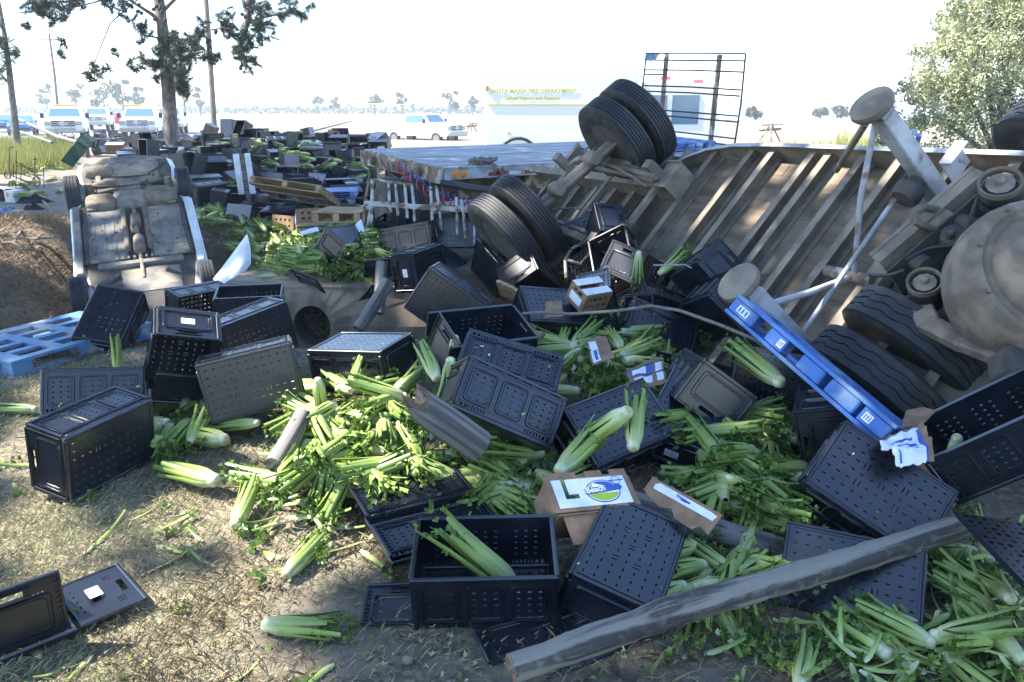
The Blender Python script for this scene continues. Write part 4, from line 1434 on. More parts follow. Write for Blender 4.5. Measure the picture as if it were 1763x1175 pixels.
for s in (-1, 1):
    b.tube([(s*.66, -2.0, .17), (s*.64, -1.2, .168), (s*.66, -.6, .165), (s*.5, -.1, .17), (s*.52, .3, .16)], .009, 6)
    b.tube([(s*.69, -2.0, .165), (s*.67, -1.2, .165), (s*.69, -.62, .16)], .007, 6)
b.tube([(-.5, .02, .2), (-.1, -.06, .21), (.2, -.02, .2), (.55, .05, .19)], .018, 7)
b.tube([(.22, -.05, .18), (.3, .3, .2), (.5, .55, .17), (.62, .8, .12)], .012, 6)
b.build('brake_line', MAT['dusty_dark'], car, smooth=60)
b = MB()
for s in (-1, 1):
    for y in (-1.95, -.58):
        b.box((s*.56, y, .165), (.12, .07, .03), ch=.008)
    b.box((s*.42, .27, .17), (.08, .2, .05), ch=.015)
    b.tube([(s*.60, -.02, .0), (s*.56, .02, .26)], .05, 10)
    for k in range(5):
        b.lathe([(.055, .015), (.062, .0), (.055, -.015)], 10, Matrix.Translation((s*.585+s*-.005*k, 0, .04+.04*k)) @ Matrix.Rotation(R(90), 4, 'Y'), closed=True)
b.box((0, .02, .13), (.34, .2, .16), ch=.03)
b.tube([(-.66, .0, .08), (-.2, .02, .13), (.2, .02, .13), (.66, .0, .08)], .03, 8)
b.build('rear_axle', MAT['dusty_steel'], car, smooth=40)
b = MB()
random.seed(9)
for _ in range(26):
    b.lathe([(.001, .012), (.012, .01), (.014, 0)], 7, Matrix.Translation((random.choice((-1, 1))*random.uniform(.18, .72), random.uniform(-1.95, -.6), .158)) @ Matrix.Rotation(-math.pi/2, 4, 'Y'))
b.build('bolt', MAT['dusty_dark'], car)
b = MB()
for s in (-1, 1):
    b.box((s*.155, -1.28, .13), (.03, 1.36, .06), ch=.006)
    b.box((s*.72, -1.28, .13), (.02, 1.4, .06), ch=.005)
b.build('floor_seam', MAT['dusty_dark'], car)
b = MB()
b.box((0, -2.05, .13), (1.1, .12, .07), ch=.02)
for k in range(9):
    b.box((-.3+.075*k, -1.95, .17), (.03, .06, .03), ch=.006)
b.box((.1, -2.45, .07), (.8, .6, .12), ch=.04)
b.build('front_subframe', MAT['under_paint'], car)
b = MB()
b.tube([(-.6, .88, .06), (-.3, .94, .10), (.1, .95, .12), (.5, .92, .09), (.68, .84, .04)], [.05, .07, .075, .06, .05], 10)
b.build('rear_bumper', MAT['under_paint'], car, smooth=60)
for x in (-.79, .79):
    for y in (0, -2.65):
        wheel(car, (x, y, .07), .32, .21, MAT['dusty_steel'])
# torn-open white door standing out of the ditch on the right side
dp = [cpt(374, 500, 9.55), cpt(366, 478, 9.65), cpt(392, 440, 9.75), cpt(424, 405, 9.85), cpt(431, 428, 9.75), cpt(430, 455, 9.65), cpt(418, 478, 9.55), cpt(396, 508, 9.45)]
nrm = QCi @ Vector((.55, -.75, .35))
b = MB()
cc = sum(dp, Vector())/len(dp)
q0, q1, q2, q3 = cpt(368, 480, 9.62), cpt(425, 404, 9.9), cpt(431, 456, 9.6), cpt(386, 512, 9.35)
N = 10
for sd in (0, 1):
    for i in range(N+1):
        for j in range(N+1):
            a_, c_ = i/N, j/N
            p = (q0*(1-a_)+q1*a_)*(1-c_)+(q3*(1-a_)+q2*a_)*c_
            p = p+nrm*(.16*math.sin(c_*math.pi*.9+.1)*(.5+.5*math.sin(a_*math.pi))-.045*sd-(.03 if .4 < c_ < .5 else 0))
            b.v.append(p)
M_ = (N+1)*(N+1)
for i in range(N):
    for j in range(N):
        k = i*(N+1)+j
        b.f += [(k, k+1, k+N+2, k+N+1), (M_+k, M_+k+N+1, M_+k+N+2, M_+k+1)]
for i in range(N):
    for a_, c_ in ((i*(N+1), (i+1)*(N+1)), (i*(N+1)+N, (i+1)*(N+1)+N), (i, i+1), (N*(N+1)+i, N*(N+1)+i+1)):
        b.f.append((a_, c_, M_+c_, M_+a_))
b.m = [0]*len(b.f)
b.build('door', MAT['car_white'], car, smooth=35)

# ------------------------------------------------------------ black folding crates
CL, CW, CH = .6, .4, .3
P_ = MAT['crate_plastic']
def floor_mesh():
    b = MB()
    holes = []
    for i in range(11):
        for j in range(7):
            x, y = -.25+.05*i, -.15+.05*j
            if (i, j) in ((3, 2), (7, 2), (3, 4), (7, 4), (5, 3)):
                holes.append((x-.014, x-.008, y-.016, y+.016))
                holes.append((x+.008, x+.014, y-.016, y+.016))
            else:
                holes.append((x-.009, x+.009, y-.0035, y+.0035))
    b.holed(-CL/2+.012, CL/2-.012, -CW/2+.012, CW/2-.012, .004, .009, holes)
    for s in (-1, 1):
        b.box((0, s*(CW/2-.008), .012), (CL, .016, .024), ch=.004)
        b.box((s*(CL/2-.008), 0, .012), (.016, CW-.034, .024), ch=.004)
        b.box((0, s*(CW/2-.024), .003), (CL-.06, .006, .006))
        b.box((s*(CL/2-.024), 0, .003), (.006, CW-.06, .006))
        for k in range(6):
            b.box((-.25+.1*k, s*(CW/2-.0015), .012), (.04, .006, .014))
    return b.mesh('crate_floor', P_, 30)
def ridge(b, u0, u1, w0, w1, r=.025, wd=.010, pr=.008):
    pts = []
    for cx, cy, a0 in ((u1-r, w1-r, 0), (u0+r, w1-r, 90), (u0+r, w0+r, 180), (u1-r, w0+r, 270)):
        for k in range(4):
            a = R(a0+30*k)
            pts.append((cx, cy, math.cos(a), math.sin(a)))
    n = len(pts)
    vs = []
    for d, t in ((0, 0), (wd*.3, -pr), (wd*.75, -pr), (wd, 0)):
        vs += [(p[0]+p[2]*(r-d), -.004+t, p[1]+p[3]*(r-d)) for p in pts]
    fs = [(k*n+i, k*n+(i+1) % n, (k+1)*n+(i+1) % n, (k+1)*n+i) for k in range(3) for i in range(n)]
    b.add(vs, fs)
XZ = Matrix(((1, 0, 0, 0), (0, 0, 1, 0), (0, 1, 0, 0), (0, 0, 0, 1)))   # plate XY -> XZ
def long_mesh():
    b = MB()
    holes = []
    for c in (-.185, 0, .185):
        for i in range(3):
            for j in range(5):
                x, z = c-.045+.045*i, .085+.033*j
                if c == 0 and j == 0 and i != 1:
                    continue
                holes.append((x-.007, x+.007, z-.004, z+.004))
    for g in (-.17, .17):
        for k in range(6):
            holes.append((g-.05+.018*k, g-.05+.018*k+.008, .030, .048))
    for g in (-.262, -.235, .235, .262):
        holes.append((g-.008, g+.008, .028, .046))
    b.holed(-CL/2+.004, CL/2-.004, .024, CH-.012, -.004, .0, holes, XZ)
    for c in (-.187, 0, .187):
        ridge(b, c-.082, c+.082, .062, .255)
        ridge(b, c-.066, c+.066, .076, .243, .02, .006, .003)
    b.box((0, -.004, CH-.008), (CL, .022, .016), ch=.004)
    b.box((0, -.006, .056), (CL-.05, .008, .006))
    b.box((0, -.005, CH-.026), (CL-.05, .008, .006))
    for s in (-1, 1):
        b.box((s*(CL/2-.009), -.004, (CH+.02)/2), (.018, .018, CH-.04), ch=.003)
        for k in range(9):
            b.box((s*(CL/2-.03), -.006, .06+.024*k), (.022, .008, .007))
    for k in range(7):
        b.box((-.27+.09*k, -.007, CH-.017), (.03, .012, .01))
    return b.mesh('crate_long_wall', P_, 30)
def short_mesh():
    b = MB()
    holes = [(-.055, .055, .238, .264)]
    for s in (-1, 1):
        for i in range(3):
            for j in range(3):
                x, z = s*.105+.016*i-.016, .205+.012*j
                holes.append((x-.004, x+.004, z-.003, z+.003))
    for i in range(5):
        holes.append((-.1+.05*i-.008, -.1+.05*i+.008, .062, .068))
    b.holed(-CW/2+.012, CW/2-.012, .026, CH-.012, -.004, .0, holes, XZ)
    ridge(b, -.155, .155, .045, .222, .03, .012, .010)
    ridge(b, -.135, .135, .058, .208, .03, .007, .004)
    b.box((0, -.004, CH-.008), (CW-.02, .020, .016), ch=.004)
    b.box((0, -.007, .232), (.16, .012, .006)); b.box((0, -.007, .270), (.16, .012, .006))
    for s in (-1, 1):
        b.box((s*(CW/2-.016), -.004, (CH+.02)/2), (.014, .016, CH-.05), ch=.003)
        for k in range(9):
            b.box((s*(CW/2-.028), -.006, .06+.024*k), (.014, .008, .007))
    return b.mesh('crate_short_wall', P_, 30)
ME_F, ME_L, ME_S = floor_mesh(), long_mesh(), short_mesh()
b = MB()
b.box((0, -.006, .135), (.085, .002, .055))
for k in range(4):
    b.box((-.01, -.0073, .118+.011*k), (.05-.006*k, .0008, .003), mi=1)
b.box((-.032, -.0073, .152), (.012, .0008, .012), mi=1)
ME_LB = b.mesh('crate_label', [MAT['label_paper'], MAT['print_grey']])
def make_crate(label, group, lab=0, fold=None):
    t = thing('plastic_crate', label, 'crate', group=group)
    inst('floor', ME_F, t)
    fold = fold or {}
    for nm, me, loc, a in (('long_wall', ME_L, (0, -CW/2+.004, 0), 0), ('long_wall', ME_L, (0, CW/2-.004, 0), 180),
                           ('short_wall', ME_S, (CL/2-.004, 0, 0), 90), ('short_wall', ME_S, (-CL/2+.004, 0, 0), -90)):
        key = {0: 'L0', 180: 'L1', 90: 'S0', -90: 'S1'}[a]
        q = yaw(R(a))
        if key in fold:
            if fold[key] is None:
                continue
            q = q @ Quaternion((1, 0, 0), R(fold[key]))
            loc = (loc[0], loc[1], .012)
        o = inst(nm, me, t, loc, q)
        if nm == 'short_wall' and (lab == 3 or (lab == 1 and a == 90) or (lab == 2 and a == -90)):
            inst('label', ME_LB, o)
    return t
POSE = {
 'c1': [-2.29, 4.226, 0.12, 0.406, 0.377, -0.542, -0.632],
 'c2': [-2.729, 4.936, 0.048, 0.973, -0.195, -0.001, 0.122],
 'c3': [-3.548, 6.786, 0.278, 0.153, -0.666, 0.666, 0.298],
 'c4': [-2.295, 5.29, 0.451, 0.361, 0.749, -0.393, 0.391],
 'c5': [-2.014, 6.145, 0.241, 0.204, 0.335, -0.644, -0.657],
 'c6': [-1.673, 4.836, 0.305, -0.046, -0.171, 0.727, 0.663],
 'c7': [-1.04, 5.232, 0.475, 0.06, 0.213, 0.975, 0.022],
 'c8': [-0.23, 4.966, 0.403, 0.962, 0.156, 0.043, 0.219],
 'c9': [-0.52, 6.169, 0.466, 0.15, -0.264, -0.673, -0.674],
 'c10': [-0.859, 8.376, 0.383, 0.334, 0.405, -0.634, -0.569],
 'c11': [-0.29, 8.564, 0.335, 0.223, 0.458, 0.535, 0.674],
 'c12': [0.155, 8.14, 0.4, 0.436, 0.754, 0.487, -0.068],
 'c13': [-0.005, 4.782, 0.474, 0.14, 0.029, -0.87, 0.472],
 'c14': [-0.127, 4.086, 0.284, 0.928, -0.27, 0.21, 0.145],
 'c15': [0.634, 4.285, 0.276, -0.027, -0.275, 0.898, 0.344],
 'c16': [1.085, 4.52, 0.277, 0.106, -0.511, 0.827, 0.21],
 'c17': [0.532, 3.123, 0.141, -0.013, -0.554, 0.817, 0.16],
 'c18': [1.781, 3.49, 0.25, 0.105, -0.316, -0.845, -0.418],
 'c19': [1.567, 3.226, -0.069, 0.058, 0.19, 0.917, 0.347],
 'c20': [2.47, 3.61, 0.35, 0.915, 0.02, -0.352, -0.196],
 'c22': [-0.115, 3.097, -0.102, 0.997, 0.08, -0.005, 0.011],
 'c27': [1.411, 5.785, -0.151, 0.953, -0.098, 0.142, 0.25],
 'c28': [1.89, 5.564, -0.393, 0.741, -0.216, -0.095, -0.628],
 'c30': [1.356, 6.489, 0.26, 0.335, 0.158, -0.77, -0.52],
 'c31': [1.576, 6.162, 0.382, 0.628, 0.122, 0.424, 0.641],
 'c32': [1.565, 6.572, 0.554, 0.632, 0.129, 0.447, 0.62],
 'c33': [1.122, 7.305, 0.42, 0.898, 0.011, 0.232, 0.373],
 'c34': [1.321, 6.732, 0.172, 0.802, -0.555, 0.1, 0.195],
 'c35': [1.109, 7.751, 0.46, 0.606, 0.408, 0.01, -0.683],
 'c36': [0.803, 8.195, 0.721, 0.628, 0.156, 0.72, 0.251],
 'c37': [0.785, 8.923, 0.808, 0.183, -0.098, 0.956, -0.206],
 'c39': [-1.402, 9.935, 0.368, 0.982, 0.068, 0.125, -0.123],
 'c40': [-0.94, 11.054, 0.285, 0.365, -0.101, -0.288, -0.88],
 'c43': [-3.69, 16.475, -0.25, 0.879, -0.422, 0.186, 0.12],
 'c44': [-5.48, 16.346, 0.05, 0.963, 0.128, -0.021, -0.236],
 'c46': [-5.351, 19.032, 0.397, 0.13, 0.397, 0.656, 0.629],
}
NEAR = {
 'c1': ('large black crate standing on its long side at the left, slotted base facing the camera', 2, None),
 'c2': ('upright black crate directly behind the leftmost standing crate, half in sun', 1, None),
 'c3': ('tilted black crate propped on the blue pallet below the upturned car', 1, None),
 'c4': ('black crate standing on end, white label on top, dark mouth toward the camera', 1, None),
 'c5': ('black crate on its side with bright upper wall, right of the crate on end', 0, None),
 'c6': ('black crate with flat grey base facing the camera, left of the bright upturned crate', 0, None),
 'c7': ('upside down black crate whose base reflects the bright sky', 0, None),
 'c8': ('open black crate with handle hole, directly above the two panelled crates', 0, {'S1': -14}),
 'c9': ('black crate balanced on its corner, shiny panelled wall on top, mid heap', 0, None),
 'c10': ('black crate standing on end by the broken posts, perforated base to the right', 1, None),
 'c11': ('black crate leaning against the lower pair of trailer wheels', 0, None),
 'c12': ('open mouthed black crate on its side beside the curved plank', 0, None),
 'c13': ('panelled black crate wall facing up, upper one of the two stacked in the centre', 0, None),
 'c14': ('panelled black crate wall facing up, lower one just right of the splintered post', 0, None),
 'c15': ('black crate base lying under two celery bunches in the centre', 0, None),
 'c16': ('black crate end with a white label above the torn cardboard flap', 1, None),
 'c17': ('black crate with its blue grey slotted base up, leaning on the printed carton', 0, None),
 'c18': ('large dusty black crate base below the leaning blue pallet', 0, None),
 'c20': ('large open black crate at the right edge under the tractor tyre', 0, None),
 'c22': ('open black crate in the foreground with a celery bunch inside', 0, None),
 'c27': ('dark panelled crate half buried in celery left of the leaning blue pallet', 0, None),
 'c28': ('dark crate end standing just under the leaning blue pallet', 0, None),
 'c30': ('black crate base behind the rope, left of the round landing foot', 0, None),
 'c31': ('black crate jammed against the round landing foot', 0, None),
 'c32': ('wet black crate base highest up against the trailer beams on the right', 0, None),
 'c33': ('small looking black crate wall below the celery lying on the trailer', 0, None),
 'c34': ('thin edge of a black crate above the rope', 0, None),
 'c35': ('black crate end next to the torn white and brown carton', 0, None),
 'c36': ('black crate standing upright against the trailer beams', 0, None),
 'c37': ('tilted black crate with three panels directly right of the lower trailer wheels', 1, None),
 'c39': ('open black crate lying in front of the white tube rack', 0, None),
 'c40': ('black crate base in front of the white tube rack on the right', 0, None),
 'c43': ('black crate tipped on its side left of the white tube rack', 0, None),
 'c44': ('open upright black crate left of the brown wooden pallet', 0, None),
 'c46': ('black crate with a small white label resting on the blue pallet behind', 1, None),
}
GN = 'black folding crates in the near heap'
for k, (lab, lb, fold) in NEAR.items():
    t = make_crate(lab, GN, lb, fold)
    p = POSE[k]
    t.location = p[:3]
    t.rotation_quaternion = p[3:]
# folded flat ones and loose end walls
FLAT = {'L0': 78, 'L1': 84, 'S0': None, 'S1': None}
t = make_crate('folded black crate lying base up under the long grey log', GN, 0, {'L0': None, 'L1': None, 'S0': None, 'S1': None})
t.location = Vector((0, 0, CAMZ))+(Vector(POSE['c19'][:3])-Vector((0, 0, CAMZ)))*.972
t.rotation_quaternion = POSE['c19'][3:]
def quadpose(a, b_, d):                     # rotation from three measured corners: a->b_ is local X, a->d local Y
    x = (b_-a).normalized()
    z = x.cross(d-a).normalized()
    return Matrix((x, z.cross(x), z)).transposed()
t = make_crate('folded flat black crate lying on the soil left of the foreground crate', GN, 0, {'L0': None, 'L1': None, 'S0': None, 'S1': None})
a, b_, d = gr(675, 978, -.02), gr(868, 925, -.02), gr(631, 880, .03)
q = quadpose(a, b_, d)
t.location = a+q @ Vector((.3, .2, 0))
t.rotation_quaternion = q.to_quaternion()
for s in (0, 1):
    o = inst('long_wall', ME_L, t, (0, (-.195 if s == 0 else .14), .03+.012*s), Quaternion((1, 0, 0), R(-90)))
# half opened crate at the lower left
t = make_crate('half collapsed black crate at the bottom left corner with a labelled end wall folded out', GN, 0, {'L0': None, 'L1': -62, 'S0': None, 'S1': None})
a, b_ = gr(95, 1128, -.1), gr(140, 1062, -.1)
x = (b_-a); x.z = 0
ang = math.atan2(x.y, x.x)
t.rotation_quaternion = yaw(ang+R(-52))
t.location = gr(-28, 1108, -.09)
o = inst('short_wall', ME_S, t, (.29, -.0, .02), yaw(R(90)) @ Quaternion((1, 0, 0), R(88)))
inst('label', ME_LB, o, (0, .012, 0), yaw(R(180)))
o = inst('short_wall', ME_S, t, (.08, -.19, .012), None)
def loose(label, pts, zs, me, wd, ht, lb=False):
    A, B_, D_ = (gr(u, v, z) for (u, v), z in zip(pts, zs))
    q = quadpose(A, B_, D_)
    tt = thing('crate_end_panel', label, 'crate panel', A, q, 'loose crate panels')
    o = inst('panel', me, tt, (wd/2, 0, .012), Quaternion((1, 0, 0), R(-90)))
    if lb:
        inst('label', ME_LB, o)
    return tt
loose('loose black crate end panel flat on the ground left of the foreground crate', [(616, 1090), (711, 1086), (613, 1012)], (-.11, -.11, -.09), ME_S, .4, .3)
loose('black crate end panel partly under the left tip of the long log', [(842, 1160), (955, 1130), (862, 1093)], (-.12, -.12, -.1), ME_S, .4, .3)
loose('black crate panel under the log at the bottom edge', [(950, 1185), (1075, 1130), (985, 1060)], (-.14, -.12, -.1), ME_L, .6, .3)
loose('bent black crate panel by the standing posts', [(624, 480), (655, 478), (622, 428)], (.25, .25, .62), ME_S, .4, .3)
loose('black crate panel wedged beside the leaning blue pallet', [(1262, 640), (1332, 660), (1258, 592)], (.2, .2, .4), ME_L, .6, .3)
loose('black crate panel caught behind the panelled crates', [(1000, 505), (1040, 498), (1030, 455)], (.3, .3, .65), ME_S, .4, .3)
loose('small black crate panel hanging over the culvert wall', [(520, 488), (548, 500), (512, 470)], (.15, .1, .3), ME_S, .4, .3)
loose('black crate panel slanting below the broken posts', [(612, 520), (640, 512), (632, 480)], (.1, .1, .4), ME_S, .4, .3)
t = make_crate('open black crate in the ditch just right of the upturned car nose', GN, 0, {'L0': -6})
t.location = un(434, 553, 7.7)
t.rotation_quaternion = yaw(R(12)) @ Quaternion((1, 0, 0), R(8))
t = make_crate('black crate lying against the nose of the upturned car', GN, 1)
t.location = un(330, 520, 8.6)
t.rotation_quaternion = yaw(R(50)) @ Quaternion((1, 0, 0), R(100))
# perforated slab at the right edge
A, B_, D_ = un(1648, 882, 3.55), un(1790, 1030, 2.95), un(1702, 858, 3.75)
q = quadpose(A, B_, D_)
t = thing('perforated_panel', 'dark perforated panel full of round holes at the right edge by the log tip', 'panel', A, q)
b = MB()
random.seed(3)
hs = []
for i in range(17):
    for j in range(7):
        x, y = .03+.042*i+random.uniform(-.006, .006), .025+.04*j
        r_ = random.choice((.005, .007, .010))
        hs.append((x-r_, x+r_, y-r_, y+r_))
b.holed(0, .75, 0, .31, -.025, 0, hs)
b.build('slab', P_, t)
# extra crates half hidden in the heap
random.seed(12)
for (u, v, z, lab) in ((1000, 575, .22, 'perforated crate side sunk in celery right of the open crate'),
                       (790, 430, .1, 'small open black crate left of the lower trailer wheels'),
                       (700, 430, .1, 'shallow black crate behind the crate standing by the posts'), 
                       (1240, 720, -.1, 'dark crate deep in the hollow below the blue pallet'), (1480, 800, -.05, 'dark crate under the dusty base and blue pallet'),
                       (1060, 555, .1, 'dark crate on the heap under the middle of the rope'), (1150, 560, .1, 'dark crate base lying right under the rope'),
                       (930, 520, .1, 'dark crate right of the curved plank'), (862, 470, .1, 'black crate wedged under the lower trailer wheels'), (765, 490, .1, 'black crate behind the crate balanced on its corner'), (700, 395, .1, 'black crate among the tubes of the white rack'), (965, 590, .1, 'dark crate just right of the open crate with the handle hole'), (1130, 610, .1, 'dark crate in the celery below the rope, left of the pallet'), (610, 450, .1, 'black crate sunk in celery left of the short upright post'),
                       
                       (1330, 720, 0, 'dark crate in the deep shade under the middle of the leaning pallet'),
                       (365, 355, .1, 'dark crate on the bank just right of the upturned car')):
    t = make_crate(lab, GN, 0)
    p = hit(u, v, lambda x, y: surf(x, y)+.08)
    t.location = p+Vector((0, .1, .04))
    ang = random.choice((105, 150, 185, 75, 215))
    t.location.z += .16 if ang in (105, 75) else .24
    t.rotation_quaternion = yaw(random.uniform(0, 6.28)) @ Quaternion((1, 0, 0), R(ang)) @ Quaternion((0, 1, 0), random.gauss(0, .25))

# far spilled crates: joined shape, nothing smaller is visible at that distance
def far_crate(mode):
    b = MB()
    t_ = .012
    b.box((0, 0, .006), (CL, CW, t_))
    for s in (-1, 1):
        b.box((0, s*(CW/2-.006), CH/2+.012), (CL, t_, CH-.024))
        b.box((s*(CL/2-.006), 0, CH/2+.012), (t_, CW-.03, CH-.024))
        b.box((0, s*(CW/2+.002), CH-.012), (CL+.01, .02, .022))
        b.box((s*(CL/2+.002), 0, CH-.012), (.02, CW, .022))
        for c in (-.2, 0, .2):
            b.box((c, s*(CW/2+.001), .15), (.15, .012, .17), ch=.005)
        b.box((s*(CL/2+.001), 0, .14), (.012, .28, .16), ch=.005)
    return b.mesh('far_crate', P_)
FCM = far_crate(0)
random.seed(21)
FARLAB = {0: 'black crate spilled in the big pile around the pine trunk', 1: 'black crate spilled in the open pile behind the brown wooden pallet',
          2: 'black crate at the far back of the spill near the road', 3: 'black crate in the spill between the white post and the flatbed end'}
cnt = 0
placed = []
allfar = []
tries = 0
while cnt < 310 and tries < 9000:
    tries += 1
    u = random.uniform(165, 655)
    v = 240+95*random.random()**1.15
    if u < 330 and v > 292: continue
    if u < 230 and v > 270: continue
    if u > 560 and v > 300: continue
    if 585 < u and v < 252: continue
    p = hit(u, v)
    if any((p-q).length < .33 for q in placed):
        continue
    placed.append(p)
    zone = 2 if v < 252 else (0 if u < 390 else (3 if u > 520 else 1))
    o = inst('plastic_crate', FCM)
    pend = (o, zone, u)
    allfar.append(o)
    tag(o, 'x', 'crate', ['crates piled round the pine', 'crates behind the wooden pallet', 'crates at the far back', 'crates by the flatbed end'][zone])
    o.location = p+Vector((0, 0, random.uniform(-.03, .16)))
    m_ = random.random()
    how = 'on its side' if m_ < .4 else 'upside down' if m_ < .62 else 'on end' if m_ < .75 else 'upright and open'
    near_ = ('left of the pine trunk' if u < 270 else 'right behind the pine trunk' if u < 330 else 'right of the pine trunk' if u < 400 else
             'near the white board post' if u < 460 else 'behind the blue pallets' if u < 550 else 'left of the flatbed end')
    far_ = 'far edge of the pile' if v < 250 else 'back of the pile' if v < 275 else 'middle of the pile' if v < 300 else 'front of the pile'
    o['label'] = 'black crate %s, %s, %s' % (how, far_, near_)
    o['group'] = 'pile crates %s %s %s' % (how, far_, near_)
    qq = yaw(random.uniform(0, 6.28))
    if m_ < .4:
        qq = qq @ Quaternion((1, 0, 0), R(90+random.gauss(0, 15)))
    elif m_ < .62:
        qq = qq @ Quaternion((1, 0, 0), R(180+random.gauss(0, 14)))
    elif m_ < .75:
        qq = qq @ Quaternion((0, 1, 0), R(90+random.gauss(0, 18)))
    else:
        qq = qq @ Quaternion((1, 0, 0), R(random.gauss(0, 22)))
    o.location.z += .17 if m_ < .4 else .28 if m_ < .75 else 0
    o.rotation_quaternion = qq
    cnt += 1

random.seed(77)
k = 0
while k < 26:
    u, v = random.uniform(335, 640), random.uniform(300, 392)
    if v > 345 and u < 380 or (430 < u < 580 and 325 < v < 365):
        continue
    p = hit(u, v)
    if any((p-q).length < .5 for q in placed):
        continue
    placed.append(p)
    how = random.choice(('on its side', 'upside down', 'upright and open'))
    o = inst('plastic_crate', FCM)
    near_ = 'right of the upturned car' if u < 430 else 'by the wooden pallet' if u < 560 else 'left of the white tube rack'
    tag(o, 'black crate %s on the celery bank, %s' % (how, near_), 'crate', 'bank crates %s %s' % (how, near_))
    o.location = p+Vector((0, 0, {'on its side': .19, 'upside down': .29, 'upright and open': .0}[how]))
    o.rotation_quaternion = yaw(random.uniform(0, 6.28)) @ Quaternion((1, 0, 0), R({'on its side': 90, 'upside down': 180, 'upright and open': 0}[how]+random.gauss(0, 14)))
    k += 1
# past 300 crates in view: the farthest ones become one heap
allfar.sort(key=lambda o: o.location.y)
b = MB()
for o in allfar[222:]:
    b.add([v.co for v in FCM.vertices], [tuple(q.vertices) for q in FCM.polygons], 0, Matrix.Translation(o.location) @ o.rotation_quaternion.to_matrix().to_4x4())
    bpy.data.objects.remove(o)
tag(b.build('crate_heap', P_), 'distant heap of spilled black crates at the far end of the pile', 'crates', kind='stuff')
# ------------------------------------------------------------ pallets
def slat_pallet(name, label, m, loc, rot, L=1.2, W=1.0, n=7, group=None, leads=True):
    t = thing(name, label, 'pallet', loc, rot, group)
    for i in range(n):
        MB().box((0, -W/2+(i+.5)*W/n, .135), (L, W/n*.72, .018), ch=.003).build('deck_board', m, t)
    for x in (-L/2+.05, 0, L/2-.05):
        MB().box((x, 0, .07), (.09, W, .105), ch=.004).build('stringer', m, t)
    for y in (-W/2+.05, 0, W/2-.05):
        MB().box((0, y, .008), (L, .1, .018), ch=.003).build('base_board', m, t)
    return t
def plastic_pallet(name, label, m, loc, rot, L=1.2, W=1.0):
    t = thing(name, label, 'pallet', loc, rot)
    b = MB()
    hs = []
    for i in range(3):
        for j in range(4):
            hs.append((-L/2+.14+i*(L-.22)/3, -L/2+.14+i*(L-.22)/3+.26, -W/2+.09+j*(W-.14)/4, -W/2+.09+j*(W-.14)/4+.14))
    b.holed(-L/2, L/2, -W/2, W/2, .115, .14, hs)
    b.build('deck', m, t)
    b = MB()
    hs = [(-L/2+.2, -.1, -W/2+.12, -.07), (.1, L/2-.2, -W/2+.12, -.07), (-L/2+.2, -.1, .07, W/2-.12), (.1, L/2-.2, .07, W/2-.12)]
    b.holed(-L/2, L/2, -W/2, W/2, 0, .02, hs)
    b.build('base', m, t)
    for x in (-L/2+.09, 0, L/2-.09):
        for y in (-W/2+.07, 0, W/2-.07):
            b = MB()
            b.box((x, y, .0675), (.17, .135, .095), ch=.006)
            b.build('block', m, t)
    return t
p1, p2 = gr(-10, 622, .12), gr(215, 560, .12)
d = (p2-p1); d.z = 0
ang = math.atan2(d.y, d.x)
q = yaw(ang)
plastic_pallet('plastic_pallet', 'faded blue pallet lying flat at the left edge under a black crate', MAT['pallet_faded'], p1+q @ Vector((.75, .42, -.16)), q, 1.35, 1.0)
# leaning blue pallet seen edge on
A, B_ = un(1262, 522, 4.75), un(1532, 752, 3.95)
x = (B_-A).normalized()
vw = ((A+B_)/2-Vector((0, 0, CAMZ))).normalized()
z = vw.cross(x)
z = -z if z.z < 0 else z
z = (z-x*z.dot(x)).normalized()
yv = z.cross(x)
y2 = (yv*.99+z*.10) if yv.dot(vw) > 0 else (yv*-.99+z*.10)
rot = Matrix((x, y2.normalized(), x.cross(y2).normalized())).transposed()
pc = (A+B_)/2
lp = thing('plastic_pallet', 'bright blue plastic pallet leaning on edge against the tractor tyres', 'pallet', pc, rot)
sg = 1 if (rot @ Vector((0, 0, 1))).dot(z) > 0 else -1
PL = (B_-A).length
Z0, Z1 = (-.055, .055)
for nm, zz in (('deck', Z0*sg*-1), ('base', Z1*sg*-1)):
    b = MB()
    b.holed(-PL/2, PL/2, -.02, .42, zz-.010, zz+.010, [(-PL/2+.15, -.1, .1, .3), (.1, PL/2-.15, .1, .3)])
    b.build(nm, MAT['pallet_blue'], lp)
for xx, wd_ in ((-PL/2+.1, .20), (-PL/2+.38, .14), (0.05, .17), (PL/2-.32, .2), (PL/2-.1, .18)):
    MB().box((xx, .04, 0), (wd_, .10, .09), ch=.008).build('block', MAT['pallet_blue'], lp)
b = MB()
for k, (xx, ww) in enumerate(((-PL/2+.1, .09), (-PL/2+.42, .04), (PL/2-.14, .05))):
    b.box((xx, -.0115, 0.0), (ww, .003, .045))
    for j in range(3):
        b.box((xx-ww*.3+ww*.3*j, -.0135, 0.0), (ww*.12, .001, .03), mi=1)
b.build('sticker', [MAT['label_paper'], MAT['logo_blue']], lp)
